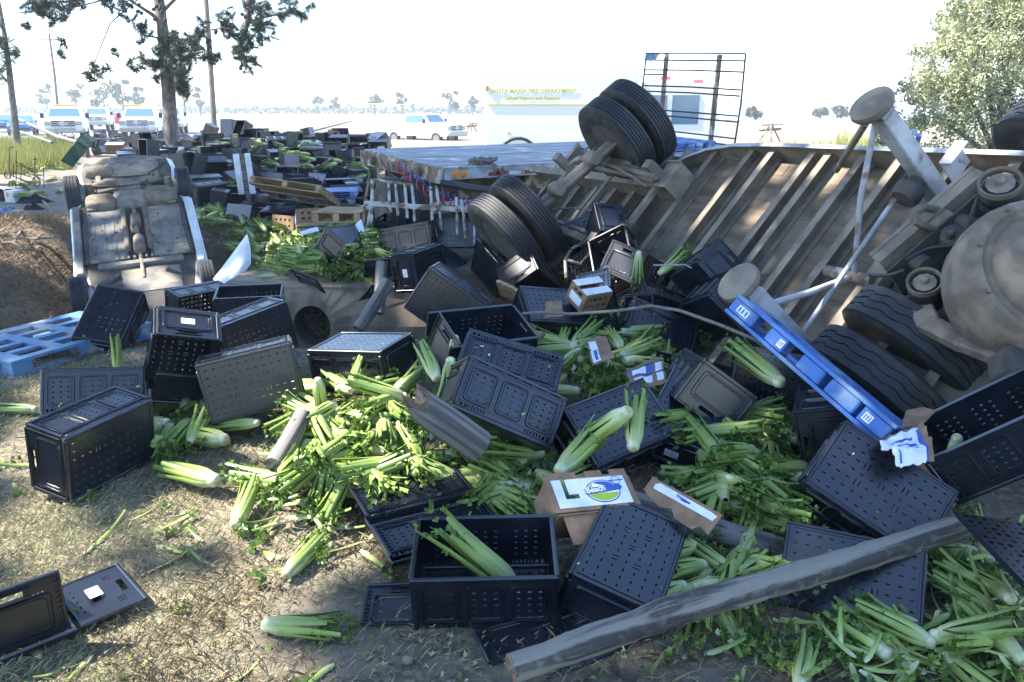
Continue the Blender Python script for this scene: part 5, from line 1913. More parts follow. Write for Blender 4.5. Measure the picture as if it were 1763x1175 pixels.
# wooden and blue pallets in the middle distance
def mid(u, v, lift=0.0):
    return hit(u, v)+Vector((0, 0, lift))
slat_pallet('wooden_pallet', 'brown wooden pallet tipped up on the celery in the middle distance', MAT['pallet_wood'], un(508, 338, 14.2), yaw(R(-14)) @ Quaternion((0, 1, 0), R(6)) @ Quaternion((1, 0, 0), R(-24)), 1.35, .9)
slat_pallet('wooden_pallet', 'blue painted slatted pallet right of the brown wooden pallet', MAT['pallet_blue'], un(562, 340, 15.2), yaw(R(8)) @ Quaternion((1, 0, 0), R(-2)), 1.15, 1.3)
slat_pallet('wooden_pallet', 'blue pallet beneath the leaning white post', MAT['pallet_blue'], un(440, 330, 17.0), yaw(R(4)), 1.4, 1.2)
slat_pallet('wooden_pallet', 'stack of thin brown slats left of the dark dolly wheel', MAT['pallet_wood'], un(592, 378, 11.6), yaw(R(-6)), .7, .7, 9)
plastic_pallet('plastic_pallet', 'blue pallet standing on the flatbed deck below the open rack', MAT['pallet_blue'], FT+QF @ Vector((5.15, .85, .02)), QF, 1.2, 1.0)
# white post with grey groove
t = thing('white_board_post', 'upright white double board with a grey strip rising from the blue pallet', 'post', un(420, 300, 15.5))
for dx, w_ in ((-.10, .12), (.12, .11)):
    MB().box((dx, 0, 0), (w_, .04, .78), Matrix.Rotation(R(-3), 4, 'Y'), ch=.01).build('board', MAT['white_metal'], t)
MB().box((.015, .02, -.1), (.08, .05, .95), Matrix.Rotation(R(-3), 4, 'Y'), ch=.01).build('strip', MAT['grey_wood'], t)

# ------------------------------------------------------------ cartons
def carton(label, loc, rot, dims=(.5, .33, .25), group='cardboard produce cartons', white=True):
    t = thing('cardboard_carton', label, 'carton', loc, rot, group)
    L, W, H = dims
    for nm, s, dv in (('long_side', -1, 0), ('long_side', 1, 0)):
        b = MB()
        hs = [(-L*.3+k*L*.2-.02, -L*.3+k*L*.2+.02, H*z_-.018, H*z_+.018) for k in range(4) for z_ in (.3, .68)]
        b.holed(-L/2, L/2, 0, H, -.004, .004, hs, Matrix.Translation((0, s*W/2, 0)) @ XZ)
        b.build(nm, MAT['cardboard'], t)
    for s in (-1, 1):
        b = MB()
        b.holed(-W/2+.005, W/2-.005, 0, H, -.004, .004, [(-.05, .05, H*.7, H*.7+.03)], Matrix.Translation((s*(L/2-.004), 0, 0)) @ Matrix.Rotation(math.pi/2, 4, 'Z') @ XZ)
        o = b.build('end_side', MAT['cardboard'], t)
        if white:
            MB().box((s*(L/2+.003), 0, H*.42), (.003, W*.7, H*.42)).build('print_patch', MAT['white_card'], o)
    MB().box((0, 0, .004), (L-.02, W-.02, .008)).build('bottom', MAT['cardboard'], t)
    if white:
        MB().box((0, W*.3, H+.004), (L, W*.36, .006), ch=.001).build('flap', MAT['white_card'], t)
        MB().box((0, -W*.3, H+.004), (L, W*.36, .006), ch=.001).build('flap', MAT['white_card'], t)
    return t
for (u, v, d, a, tl, lab) in ((222, 282, 19, 35, 38, 'brown carton with round holes tipped up behind the upturned car, white print on its end'),
                              (295, 284, 18.5, 4, -72, 'brown carton lying on its side just below the pine trunk'),
                              (262, 268, 21, -20, 20, 'small white topped carton between the two brown cartons'),
                              (258, 283, 19.5, 70, 80, 'carton with a blue and white print left of the pine trunk'),
                              (200, 262, 24, 15, 10, 'pale carton at the left end of the crate pile'),
                              (445, 250, 30, 30, 70, 'white carton on the crest of the spill right of the pine'),
                              (502, 250, 28, 10, 160, 'pale carton on the crest of the spill left of the flatbed'),
                              (395, 246, 34, 60, 75, 'white carton furthest back beside the pine trunk'),
                              (535, 366, 13.0, 20, 150, 'crushed brown carton under the wooden pallet'),
                              (500, 372, 13.5, -30, 170, 'flattened carton lying on celery below the wooden pallet')):
    carton(lab, un(u, v, d), yaw(R(a)) @ Quaternion((1, 0, 0), R(tl)))
# printed carton front in the foreground
A, B_, D_ = un(958, 884, 3.62), un(1102, 870, 3.78), un(946, 823, 3.76)
q = quadpose(A, B_, D_)
W_ = (B_-A).length
H_ = (D_-A).length
t = thing('cardboard_carton', 'torn brown carton with a white printed panel and a blue and green oval emblem', 'carton', A, q)
b = MB()
ar = (.165, .18, H_*.35, H_*1.0)
b.holed(0, W_, 0, H_, -.006, 0, [(W_*.17, W_*.22, H_*.34, H_*.98), (W_*.22, W_*.33, H_*.34, H_*.46), (W_*.38, W_*.5, H_*.95, H_*1.1), (W_*.7, W_*.8, H_*.96, H_*1.1)])
fr0 = b.build('front_panel', MAT['cardboard'], t)
b = MB()
b.holed(W_*.06, W_*.94, H_*.1, H_*.88, .0015, .0025, [(W_*.17, W_*.22, H_*.34, H_*.89), (W_*.22, W_*.33, H_*.34, H_*.46)])
b.build('printed_panel', MAT['white_card'], fr0)
em = Matrix.Translation((W_*.63, H_*.48, .0035))
def ell(rx, ry, m, z, a0=0, a1=2*math.pi, n=32):
    b = MB()
    pts = [(rx*math.cos(a0+(a1-a0)*k/n), ry*math.sin(a0+(a1-a0)*k/n)) for k in range(n+1)]
    b.prism(pts[:-1] if abs(a1-a0-2*math.pi) < 1e-6 else pts, z, z+.0008, em)
    return b.build('emblem', m, fr0)
ell(.090, .064, MAT['logo_blue'], 0)
ell(.084, .058, MAT['logo_white'], .001)
ell(.080, .054, MAT['logo_blue'], .002, R(10), R(120))
ell(.080, .054, MAT['logo_green'], .0021, R(120), R(186))
ell(.080, .054, MAT['logo_green'], .0022, R(192), R(345))
b = MB()
b.prism([(-.10, -.012), (-.088, .0), (-.098, .014), (-.05, .022), (.03, .026), (.095, .03), (.105, .012), (.095, .0), (.03, -.006), (-.05, -.012)], .0035, .0045, em)
b.build('emblem', MAT['logo_blue'], fr0)
text('Beach', .044, em @ Matrix.Translation((-.038, -.004, .005)) @ Matrix.Rotation(R(6), 4, 'Z') @ Matrix.Shear('XY', 4, (.15, 0)) if False else em @ Matrix.Translation((-.038, -.004, .005)) @ Matrix.Rotation(R(6), 4, 'Z'), MAT['logo_white'], fr0, 'lettering', .001, .0006)
text('PremiumQuality', .018, Matrix.Translation((W_*.82, H_*.76, .003)), MAT['logo_blue'], fr0, 'lettering', 0, .0006) if False else None
b = MB()
ring_ = [(.022*math.cos(a), .022*math.sin(a)) for a in np.linspace(0, 2*math.pi, 20)]
b.tube([(W_*.83+x_, H_*.76+y_, .003) for x_, y_ in ring_], .0016, 4)
b.box((W_*.83, H_*.76, .0032), (.075, .006, .001))
b.build('print_mark', MAT['logo_blue'], fr0)
b = MB()
b.box((W_*.5, -.012, -.10), (W_*.98, .006, .2)); b.box((-.004, H_*.45, -.09), (.006, H_*.85, .18))
b.box((W_+.004, H_*.45, -.06), (.006, H_*.85, .12)); b.box((W_*.5, -.09, -.012), (W_*.85, .15, .006))
b.build('side_flap', MAT['cardboard'], t)
A, B_, D_ = un(1150, 872, 3.75), un(1228, 905, 3.6), un(1112, 815, 3.85)
A, B_, D_ = un(1105, 848, 3.85), un(1228, 906, 3.62), un(1116, 812, 3.92)
q = quadpose(A, B_, D_)
W_, H_ = (B_-A).length, .14
t = thing('cardboard_flap', 'torn cardboard strip with a white band right of the printed carton', 'cardboard piece', A, q)
b = MB()
pts = [(0, .02), (.03, .0), (W_*.3, -.03), (W_*.45, -.01), (W_*.55, -.05), (W_*.8, -.06), (W_*.86, -.03), (W_, -.05), (W_+.01, .07), (W_*.6, .085), (0, .10)]
b.prism(pts, -.006, 0)
fr1 = b.build('board', MAT['cardboard'], t)
b = MB()
rr = [(W_*.1, .045), (W_*.96, .02), (W_*.98, .05), (W_*.9, .058), (W_*.14, .085), (W_*.09, .07)]
b.prism(rr, .001, .002)
b.build('white_band', MAT['white_card'], fr1)
b = MB()
for k in range(6):
    b.box((W_*.42+.010*k, .063-.002*k, .0028), (.006, .016, .001))
b.box((W_*.55, .052, .0028), (.05, .010, .001))
b.build('print_mark', MAT['logo_blue'], fr1)
MB().add([], [])
def scrap(label, pts, m, patch=None):
    P = [un(*p) for p in pts]
    c = sum(P, Vector())/len(P)
    nrm = (P[1]-P[0]).cross(P[2]-P[0]).normalized()
    t = thing('cardboard_scrap', label, 'cardboard piece', c)
    b = MB()
    n = len(P)
    b.v = [tuple(p-c+nrm*.004) for p in P]+[tuple(p-c-nrm*.004) for p in P]
    b.f = [tuple(range(n)), tuple(range(2*n-1, n-1, -1))]+[(i, n+i, n+(i+1) % n, (i+1) % n) for i in range(n)]
    b.m = [0]*len(b.f)
    o = b.build('board', m, t)
    if patch:
        s_, mm = patch
        sg = 1 if nrm.dot(Vector((0, 0, CAMZ))-c) > 0 else -1
        Q_ = [(p-c)*s_+nrm*.0065*sg for p in P]
        b = MB()
        b.v = [tuple(p) for p in Q_]+[tuple(p-nrm*.002*sg) for p in Q_]
        b.f = [tuple(range(n)), tuple(range(2*n-1, n-1, -1))]+[(i, n+i, n+(i+1) % n, (i+1) % n) for i in range(n)]
        b.m = [0]*len(b.f)
        pm = b.build('print_patch', mm, o)
        u_, v_ = (P[1]-P[0]).normalized(), None
        v_ = nrm.cross(u_)
        b = MB()
        for k in range(4):
            m_ = Matrix.Translation(nrm*.008*sg+v_*(.012*k-.02)) @ Matrix((u_, v_, nrm)).transposed().to_4x4()
            b.box((0, 0, 0), (.09-.012*k, .004, .001), m_)
        b.build('print_mark', MAT['logo_blue'], pm)
def crumple(label, c4, mats, zones, amp=.03, n=14, th=.004, seed=0):
    P = [un(*p) for p in c4]
    c = sum(P, Vector())/4
    nrm = (P[1]-P[0]).cross(P[3]-P[0]).normalized()
    if nrm.dot(Vector((0, 0, CAMZ))-c) < 0:
        nrm = -nrm
    t = thing('cardboard_scrap', label, 'cardboard piece', c)
    b = MB()
    for sd in (0, 1):
        for i in range(n+1):
            for j in range(n+1):
                a_, e_ = i/n, j/n
                p = (P[0]*(1-a_)+P[1]*a_)*(1-e_)+(P[3]*(1-a_)+P[2]*a_)*e_-c
                k = noise.noise(Vector((a_*2.2+seed, e_*2.2, seed)))+.4*noise.noise(Vector((a_*6, e_*6, seed+3)))
                edge = 1 if 0 < i < n and 0 < j < n else 1+.12*noise.noise(Vector((a_*9, e_*9, seed)))
                b.v.append(p*edge+nrm*(k*amp*2-th*sd))
    M_ = (n+1)*(n+1)
    for i in range(n):
        for j in range(n):
            k = i*(n+1)+j
            b.f += [(k, k+n+1, k+n+2, k+1), (M_+k, M_+k+1, M_+k+n+2, M_+k+n+1)]
            mi = 0
            for (u0, u1, v0, v1, m_) in zones:
                if u0 <= (i+.5)/n <= u1 and v0 <= (j+.5)/n <= v1:
                    mi = m_
            b.m += [mi, 0]
    for i in range(n):
        for a_, e_ in ((i*(n+1), (i+1)*(n+1)), (i*(n+1)+n, (i+1)*(n+1)+n), (i, i+1), (n*(n+1)+i, n*(n+1)+i+1)):
            b.f.append((a_, e_, M_+e_, M_+a_)); b.m.append(0)
    b.build('board', [MAT[q] for q in mats], t, smooth=30)
crumple('crumpled blue and white printed cardboard at the tip of the leaning pallet', [(1512, 757, 3.85), (1588, 726, 3.95), (1610, 790, 3.75), (1545, 800, 3.7)], ['cardboard', 'white_card', 'logo_blue'],
        [(0, .86, .08, 1, 1), (.80, .88, .1, 1, 2), (.2, .7, .25, .32, 2), (.25, .75, .42, .5, 2), (.3, .7, .6, .66, 2), (.1, .2, .7, .95, 2)], .03, 16, .004, 1)
carton('small torn white and brown carton beside a black crate end', un(1008, 522, 6.3), yaw(R(35)) @ Quaternion((1, 0, 0), R(28)), (.26, .2, .17))
crumple('flat brown board with a narrow white label in the celery', [(1008, 584, 5.45), (1042, 579, 5.55), (1058, 616, 5.2), (1020, 630, 5.15)], ['cardboard', 'white_card', 'logo_blue'],
        [(.1, .45, .12, .9, 1), (.2, .34, .5, .85, 2)], .008, 14, .004, 2)
crumple('strapped carton lid with blue print sunk in the celery', [(1078, 634, 5.1), (1140, 615, 5.3), (1148, 658, 5.0), (1086, 672, 4.9)], ['cardboard', 'logo_blue', 'white_card', 'black_trim'],
        [(.08, .7, .1, .5, 1), (.15, .5, .2, .42, 2), (.75, .95, .1, .9, 2), (.1, .6, .6, .9, 2), (0, 1, .5, .57, 3), (0, 1, .15, .2, 3)], .012, 16, .006, 5)
scrap('grey torn cardboard leaning on the foot of the white tube rack', [(585, 412, 9.4), (622, 378, 9.5), (628, 400, 9.4), (618, 418, 9.3), (606, 420, 9.3)], MAT['white_card'])
scrap('pale flat sheet lying on the celery above the culvert wall', [(515, 400, 10.2), (546, 391, 10.3), (550, 398, 10.2), (522, 405, 10.1)], MAT['white_card'])
scrap('brown torn cardboard stub near the curved plank', [(938, 548, 6.0), (940, 520, 6.1), (966, 518, 6.1), (970, 545, 6.0)], MAT['cardboard'])
scrap('ragged brown cardboard under the tractor tyre', [(1550, 738, 4.05), (1560, 708, 4.15), (1588, 702, 4.15), (1612, 708, 4.1), (1590, 730, 4.0)], MAT['cardboard'])

# ------------------------------------------------------------ posts, logs, boards
def log(name, label, pts, r, m, endm=None, n=26, cat='log', rag=.05):
    P = [p if isinstance(p, Vector) else un(*p) for p in pts]
    c = P[0]
    full = []
    for i in range(len(P)-1):
        for t_ in np.linspace(0, 1, 15)[:-1]:
            full.append(P[i].lerp(P[i+1], float(t_))-c)
    full.append(P[-1]-c)
    lr = frame(P[-1]-c)
    full = [lr.transposed() @ q for q in full]
    rs = [r*(1+random.gauss(0, rag*.35)) for _ in full]
    b = MB()
    b.tube(full, rs, n)
    for i, v in enumerate(b.v):
        ax0 = full[i//n]
        d_ = Vector(v)-ax0
        u_ = d_/max(d_.length, 1e-6)
        k = 1+rag*(1.0*noise.noise(Vector((v[0]*1.1, u_.y*3.2, u_.z*3.2)))+.9*noise.noise(Vector((v[0]*5, u_.y*1.5, u_.z*1.5)))+.5*noise.noise(Vector((v[0]*2.2, u_.y*9, u_.z*9))))
        if i//n in (0, len(full)-1):
            k *= 1+.06*noise.noise(Vector((3, u_.y*4, u_.z*4)))
            ax0 = ax0+Vector((.02*noise.noise(Vector((9, u_.y*3, u_.z*3))), 0, 0))
        b.v[i] = tuple(ax0+d_*k)
    b.m[-1] = b.m[-2] = 1
    t = thing(name, label, cat, c, lr)
    b.build('shaft', [m, endm or m], t, smooth=45)
    return t
log('fallen_log', 'long weathered grey log lying across the right foreground', [(882, 1152, 2.88), (1150, 1055, 3.1), (1400, 985, 3.4), (1655, 908, 3.72)], .057, MAT['old_wood'], MAT['torn_wood'], rag=.11)
log('fallen_log', 'grey log buried beneath the crates behind the long one', [gr(868, 786, .0), gr(1240, 918, -.05), gr(1360, 952, -.1), gr(1660, 1018, -.16)], .066, MAT['grey_wood'])
log('wooden_post', 'short upright grey post by the broken posts above the culvert', [(652, 540, 7.6), (657, 452, 7.7)], .055, MAT['grey_wood'], MAT['torn_wood'], cat='post')
log('wooden_post', 'slanting grey post leaning over the culvert wall', [(618, 568, 7.1), (645, 525, 7.2), (668, 485, 7.3)], .06, MAT['grey_wood'], cat='post')
log('wooden_stake', 'dark weathered stake lying in the celery left of centre', [(472, 802, 4.35), (497, 762, 4.5), (522, 715, 4.7)], .055, MAT['grey_wood'], cat='stake')
log('wooden_post', 'slender dark stick standing beside the curved plank', [(905, 600, 5.5), (935, 575, 5.6)], .02, MAT['root_wood'], cat='stick')
# splintered post end
P0, P1 = un(735, 706, 3.85), un(825, 768, 4.0)
bp = thing('broken_post', 'thick grey post with a split splintered end in the centre foreground', 'post', P0, frame(P1-P0, Vector((0, -.4, 1))))
ln = (P1-P0).length
b = MB()
b.tube([(x, 0, 0) for x in np.linspace(-.02, ln, 9)], [.078, .082, .084, .085, .085, .085, .084, .084, .083], 20)
b.m[-2] = 1
vs = list(b.v)
for i in range(20):
    v = vs[i]
    b.v[i] = (v[0]-.07*max(0, math.sin(i*.9+1))-.04*max(0, math.cos(i*1.7)), v[1], v[2])
b.build('shaft', [MAT['grey_wood'], MAT['torn_wood']], bp, smooth=40)
b = MB()
for (y, z, l_, w_) in ((.045, .04, .10, .035), (-.05, .02, .07, .04), (.0, -.052, .09, .04), (.02, .0, .04, .03), (-.02, .05, .03, .03)):
    b.add([(.06, y-w_/2, z-.012), (.06, y+w_/2, z-.012), (.06, y+w_/2, z+.016), (.06, y-w_/2, z+.016), (-l_, y-w_*.1, z), (-l_*.8, y+w_*.25, z+.006)],
          [(0, 1, 5, 4), (3, 4, 5, 2), (0, 4, 3), (1, 2, 5), (0, 3, 2, 1)])
b.build('splinter', MAT['torn_wood'], bp)
# curved pale plank
b = MB()
P = [un(858, 500, 6.9), un(885, 512, 6.75), (un(912, 532, 6.6)), un(942, 558, 6.4)]
c = P[0]
for i, p in enumerate(P):
    w_ = .10
    up = Vector((-.02, -.10, .10))
    b.v += [tuple(p-c+up), tuple(p-c+up+Vector((.02, .03, .01))), tuple(p-c-up*.6+Vector((.02, .03, 0))), tuple(p-c-up*.6)]
for i in range(3):
    for j in range(4):
        b.f.append((i*4+j, i*4+(j+1) % 4, (i+1)*4+(j+1) % 4, (i+1)*4+j))
b.f += [(0, 1, 2, 3), (15, 14, 13, 12)]
b.m = [0]*len(b.f)
tag(b.build('curved_plank', MAT['pallet_wood'], None, smooth=60, loc=c), 'pale curved plank lying behind the open crate in the centre', 'plank')
# bracket of torn wire mesh
t = thing('mesh_basket', 'bent wire mesh basket with a pale frame right of the lower trailer wheels', 'basket', un(1005, 460, 8.0))
bo = un(1005, 460, 8.0)
MB().tube([un(u, v, d)-bo for u, v, d in ((973, 447, 8), (1000, 455, 7.9), (1030, 420, 8.1), (1022, 410, 8.2), (985, 428, 8.2), (973, 447, 8), (975, 480, 7.9))], .018, 7).build('frame', MAT['old_wood'], t, smooth=60)
b = MB()
for i in range(9):
    f_ = i/8
    b.tube([un(973+f_*55, 450-f_*35, 8)-bo, un(985+f_*30, 485-f_*10, 7.95)-bo], .004, 4)
    b.tube([un(972+f_*14, 450+f_*36, 7.98)-bo, un(1030-f_*14, 416+f_*60, 8.05)-bo], .004, 4)
b.build('mesh', MAT['wire'], t)
# rope across the heap
P = [un(*p) for p in ((900, 540, 6.1), (940, 538, 5.9), (985, 541, 5.75), (1060, 536, 5.6), (1120, 527, 5.55), (1170, 535, 5.4), (1240, 560, 5.15), (1300, 585, 5.0), (1330, 610, 4.9))]
b = MB()
b.tube([p-P[0] for p in P], .012, 7)
tag(b.build('rope', MAT['rope'], None, smooth=60, loc=P[0]), 'grey rope stretched across the heap below the trailer', 'rope')
P = [un(*p) for p in ((1125, 457, 6.6), (1160, 457, 6.5), (1180, 456, 6.5), (1190, 462, 6.5))]
tag(MB().tube([p-P[0] for p in P], .008, 6).build('cord', MAT['pallet_faded'], None, smooth=60, loc=P[0]), 'thin blue green cord on the celery by the trailer beams', 'cord')

# ------------------------------------------------------------ wire cart, clothes and boxes on the far left bank
co = gr(45, 322)
t = thing('wire_cart', 'thin black wire cart with spoked wheels on the left bank', 'cart', co)
def cw(u, v, d=None):
    d = d or px(co)[2]
    return un(u, v, d)-co
for a in (((16, 255), (16, 300)), ((28, 260), (28, 310)), ((60, 270), (60, 318)), ((75, 288), (76, 330)), ((23, 282), (23, 306)), ((36, 282), (36, 318))):
    MB().tube([cw(*a[0]), cw(*a[1])], .011, 5).build('upright', MAT['wire'], t)
for a in (((16, 255), (24, 254)), ((26, 278), (66, 300)), ((22, 296), (56, 306)), ((36, 281), (74, 312)), ((30, 286), (62, 292)), ((24, 304), (60, 318)), ((55, 276), (64, 274)), ((16, 300), (70, 326))):
    MB().tube([cw(*a[0]), cw(*a[1])], .011, 5).build('rail', MAT['wire'], t)
for u, v, r_ in ((13, 302, .11), (21, 320, .13), (63, 313, .13)):
    m_ = Matrix.Translation(cw(u, v)) @ Matrix.Rotation(R(70), 4, 'Z')
    b = MB()
    b.lathe([(r_, -.02), (r_*1.05, 0), (r_, .02), (r_*.85, .015), (r_*.85, -.015)], 20, m_, closed=True)
    for k in range(6):
        b.tube([m_ @ Vector((0, 0, 0)), m_ @ Vector((0, r_*.9*math.cos(k*1.05), r_*.9*math.sin(k*1.05)))], .006, 4)
    b.build('wheel', MAT['root_wood'], t, smooth=40)
p = gr(27, 348)
t = thing('white_carton', 'white box with an orange sticker among dark clothes on the left bank', 'box', p, yaw(R(-12)))
MB().box((0, 0, .13), (.26, .3, .26), ch=.008).build('box', MAT['white_metal'], t)
MB().box((-.04, -.152, .17), (.07, .004, .1)).build('sticker', MAT['orange'], t)
def cloth(label, u, v, sx, sy, h, m):
    p = gr(u, v)
    b = MB()
    n = 14
    for i in range(n+1):
        for j in range(n+1):
            x, y = (i/n-.5)*2, (j/n-.5)*2
            e = max(0, 1-(x*x+y*y))
            q = noise.noise(Vector((x*2.2+u, y*2.2, 1)))
            b.v.append((x*sx*(1+.2*q), y*sy*(1+.2*q), e**.6*h*(.7+.9*q+.3*noise.noise(Vector((x*6, y*6, u))))-.01))
    b.f = [(i*(n+1)+j, (i+1)*(n+1)+j, (i+1)*(n+1)+j+1, i*(n+1)+j+1) for i in range(n) for j in range(n)]
    b.m = [0]*len(b.f)
    tag(b.build('clothing_pile', m, None, smooth=70, loc=p), label, 'clothes')
cloth('heap of black clothes left of the white box', 8, 345, .32, .3, .3, MAT['dark_cloth'])
cloth('black garment lying right of the white box', 58, 348, .35, .3, .16, MAT['dark_cloth'])
cloth('black shoe like bundle in front of the white box', 58, 362, .22, .12, .14, MAT['dark_cloth'])
cloth('blue garment at the left edge below the black clothes', 10, 362, .22, .14, .1, MAT['vehicle_blue'])
p = gr(140, 328)
for lab, u, v, d, m in (('brown wooden box behind the left rear wheel of the upturned car', 128, 318, 14.3, 'torn_wood'), ('dark brown tarp like heap below the tipped carton', 196, 300, 18, 'brown_plastic')):
    if m == 'brown_plastic':
        cloth(lab, 190, 306, .55, .4, .42, MAT[m])
    else:
        t = thing('wooden_box', lab, 'box', un(u, v, d), yaw(R(10)))
        MB().box((0, 0, 0), (.22, .3, .14), ch=.008).build('box', MAT[m], t)
        MB().box((.22, -.02, .03), (.2, .25, .1), ch=.006).build('liner', MAT['white_card'], t)
# roots and sticks on the bank
random.seed(5)
roots = [[(0, 412), (40, 428), (90, 436), (112, 462)], [(66, 462), (88, 474), (96, 500), (96, 525)], [(30, 455), (45, 498), (60, 530)], [(0, 405), (60, 412), (120, 405)],
         [(70, 345), (110, 385), (122, 395)], [(20, 375), (40, 395), (20, 410)], [(0, 498), (30, 506), (48, 500)], [(70, 418), (90, 430), (92, 445)], [(30, 540), (60, 528), (90, 535)]]
for i, l in enumerate(roots):
    P = [gr(u, v, ground_z(*gr(u, v).to_2d())+.03) for u, v in l]
    b = MB()
    full = []
    for k in range(len(P)-1):
        for t_ in np.linspace(0, 1, 5)[:-1]:
            full.append(P[k].lerp(P[k+1], float(t_))-P[0]+Vector((random.gauss(0, .015), random.gauss(0, .015), random.gauss(0, .01))))
    b.tube(full, list(np.linspace(.026, .010, len(full))), 6)
    tag(b.build('exposed_root', MAT['root_wood'], None, smooth=60, loc=P[0]), 'thin bare root lying on the brown earth bank left of the car', 'root', 'roots on the earth bank')

# ------------------------------------------------------------ celery
random.seed(11)
def cel_col(f, k=1.0):
    a, b_, c = Vector((.68, .67, .46)), Vector((.42, .50, .16)), Vector((.23, .33, .075))
    v = a.lerp(b_, min(1, f/.28)) if f < .28 else b_.lerp(c, min(1, (f-.28)/.6))
    return v*k
def stalk_geo(b, a, r0, L, splay, bend, w0, k=1.0, ns=9, M=None):
    nn = 8
    vs, cs, fs = [], [], []
    ca, sa = math.cos(a), math.sin(a)
    for i in range(ns+1):
        f = i/ns
        rad = r0*(.55+.75*math.sin(min(1, f*3.2)*math.pi/2))+splay*f*f+bend*f*f*f
        x = L*f
        w_ = w0*(1.15*math.sin(min(1, f*4+.25)*math.pi/2))*(1-.5*f)
        th = w_*.42
        for j in range(nn):
            q = j/(nn-1)*2-1 if j < nn else 0
            if j < 5:
                t = (j/4)*2-1
                tang, ro = t*w_, th*(1-t*t)*1.1+(th*.16 if j % 2 else 0)
            else:
                t = 1-((j-4)/4)*2
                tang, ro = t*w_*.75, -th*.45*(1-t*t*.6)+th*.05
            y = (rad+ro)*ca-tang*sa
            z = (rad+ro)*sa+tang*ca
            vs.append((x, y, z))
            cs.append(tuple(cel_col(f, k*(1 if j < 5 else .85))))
    for i in range(ns):
        for j in range(nn):
            fs.append((i*nn+j, i*nn+(j+1) % nn, (i+1)*nn+(j+1) % nn, (i+1)*nn+j))
    fs.append(tuple(range(nn))[::-1])
    fs.append(tuple(ns*nn+j for j in range(nn)))
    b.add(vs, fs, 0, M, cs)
def leaflet(b, p, d, s, col):
    d = d.normalized()
    sd = d.orthogonal().normalized()
    sd = Quaternion(d, random.uniform(0, 6.28)) @ sd
    up = d.cross(sd)*.25*s
    vs = [p, p+sd*s*.45+d*s*.25+up, p+sd*s*.62+d*s*.75, p+sd*s*.2+d*s*.62, p+d*s*1.15-up, p-sd*s*.2+d*s*.62, p-sd*s*.62+d*s*.75, p-sd*s*.45+d*s*.25+up]
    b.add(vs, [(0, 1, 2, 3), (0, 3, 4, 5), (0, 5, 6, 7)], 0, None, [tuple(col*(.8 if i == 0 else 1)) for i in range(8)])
def leaf_col():
    t = random.random()
    return Vector((.075, .16, .026)).lerp(Vector((.28, .38, .07)), t**1.4)
def tuft(b, n, x0, x1, rad, s=.032):
    for _ in range(n):
        a = random.uniform(0, 6.28)
        q = rad*math.sqrt(random.random())
        p = Vector((random.uniform(x0, x1), q*math.cos(a), q*math.sin(a)))
        d = Vector((random.uniform(.2, 1.2), math.cos(a)*.8+random.gauss(0, .5), math.sin(a)*.8+random.gauss(0, .5)))
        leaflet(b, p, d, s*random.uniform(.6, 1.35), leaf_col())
CM, LM = MAT['celery'], MAT['celery_leaf']
BUNCH = []
for vi in range(6):
    b = MB()
    k = random.uniform(.92, 1.06)
    prof = [(.001, -.012), (.017, -.012), (.026, -.004), (.033, .012), (.030, .03)]
    b.lathe(prof, 14)
    b.c = [(.55, .46, .28) if i < 28 else (.66, .67, .45) for i in range(len(b.v))]
    butt = b.mesh('celery_bunch', CM, 60)
    st = []
    nst = random.choice((8, 9, 9, 10))
    for i in range(nst):
        b = MB()
        outer = i < nst-2
        a = 2*math.pi*i/(nst-2)+random.gauss(0, .12) if outer else i*2.5
        stalk_geo(b, a, .030 if outer else .010, random.uniform(.30, .40) if outer else random.uniform(.24, .33), random.uniform(-.008, .014) if vi < 4 else random.uniform(.01, .05),
                  random.gauss(0, .016), .0185 if outer else .013, k*random.uniform(.9, 1.08))
        st.append(b.mesh('stalk', CM, 50))
    b = MB()
    tuft(b, [14, 32, 54, 22, 78, 40][vi], .22, .41, .05, .026)
    lf = b.mesh('leaves', LM)
    b = MB()
    for m_ in [butt]+st+[lf]:
        pass
    BUNCH.append((butt, st, lf))
FARB = []
for vi in range(3):                         # one joined shape for bunches too small to show their stalks
    b = MB()
    for i in range(7):
        stalk_geo(b, 2*math.pi*i/7, .028, random.uniform(.28, .4), random.uniform(0, .03), random.gauss(0, .015), .019, random.uniform(.9, 1.05), 6)
    tuft(b, 22, .23, .41, .05, .03)
    FARB.append(b.mesh('celery_bunch', CM, 50))
def aspect(p, d):
    a, b_ = px(p), px(Vector(p)+Vector(d).normalized()*.36)
    du, dv = a[0]-b_[0], a[1]-b_[1]
    if abs(du) < 6 and abs(dv) < 6:
        return 'foreshortened'
    if abs(du) > 2.2*abs(dv):
        return 'butt right' if du > 0 else 'butt left'
    if abs(dv) > 2.2*abs(du):
        return 'butt nearest' if dv > 0 else 'butt farthest'
    return ('butt lower ' if dv > 0 else 'butt upper ')+('right' if du > 0 else 'left')
FARMB = MB()
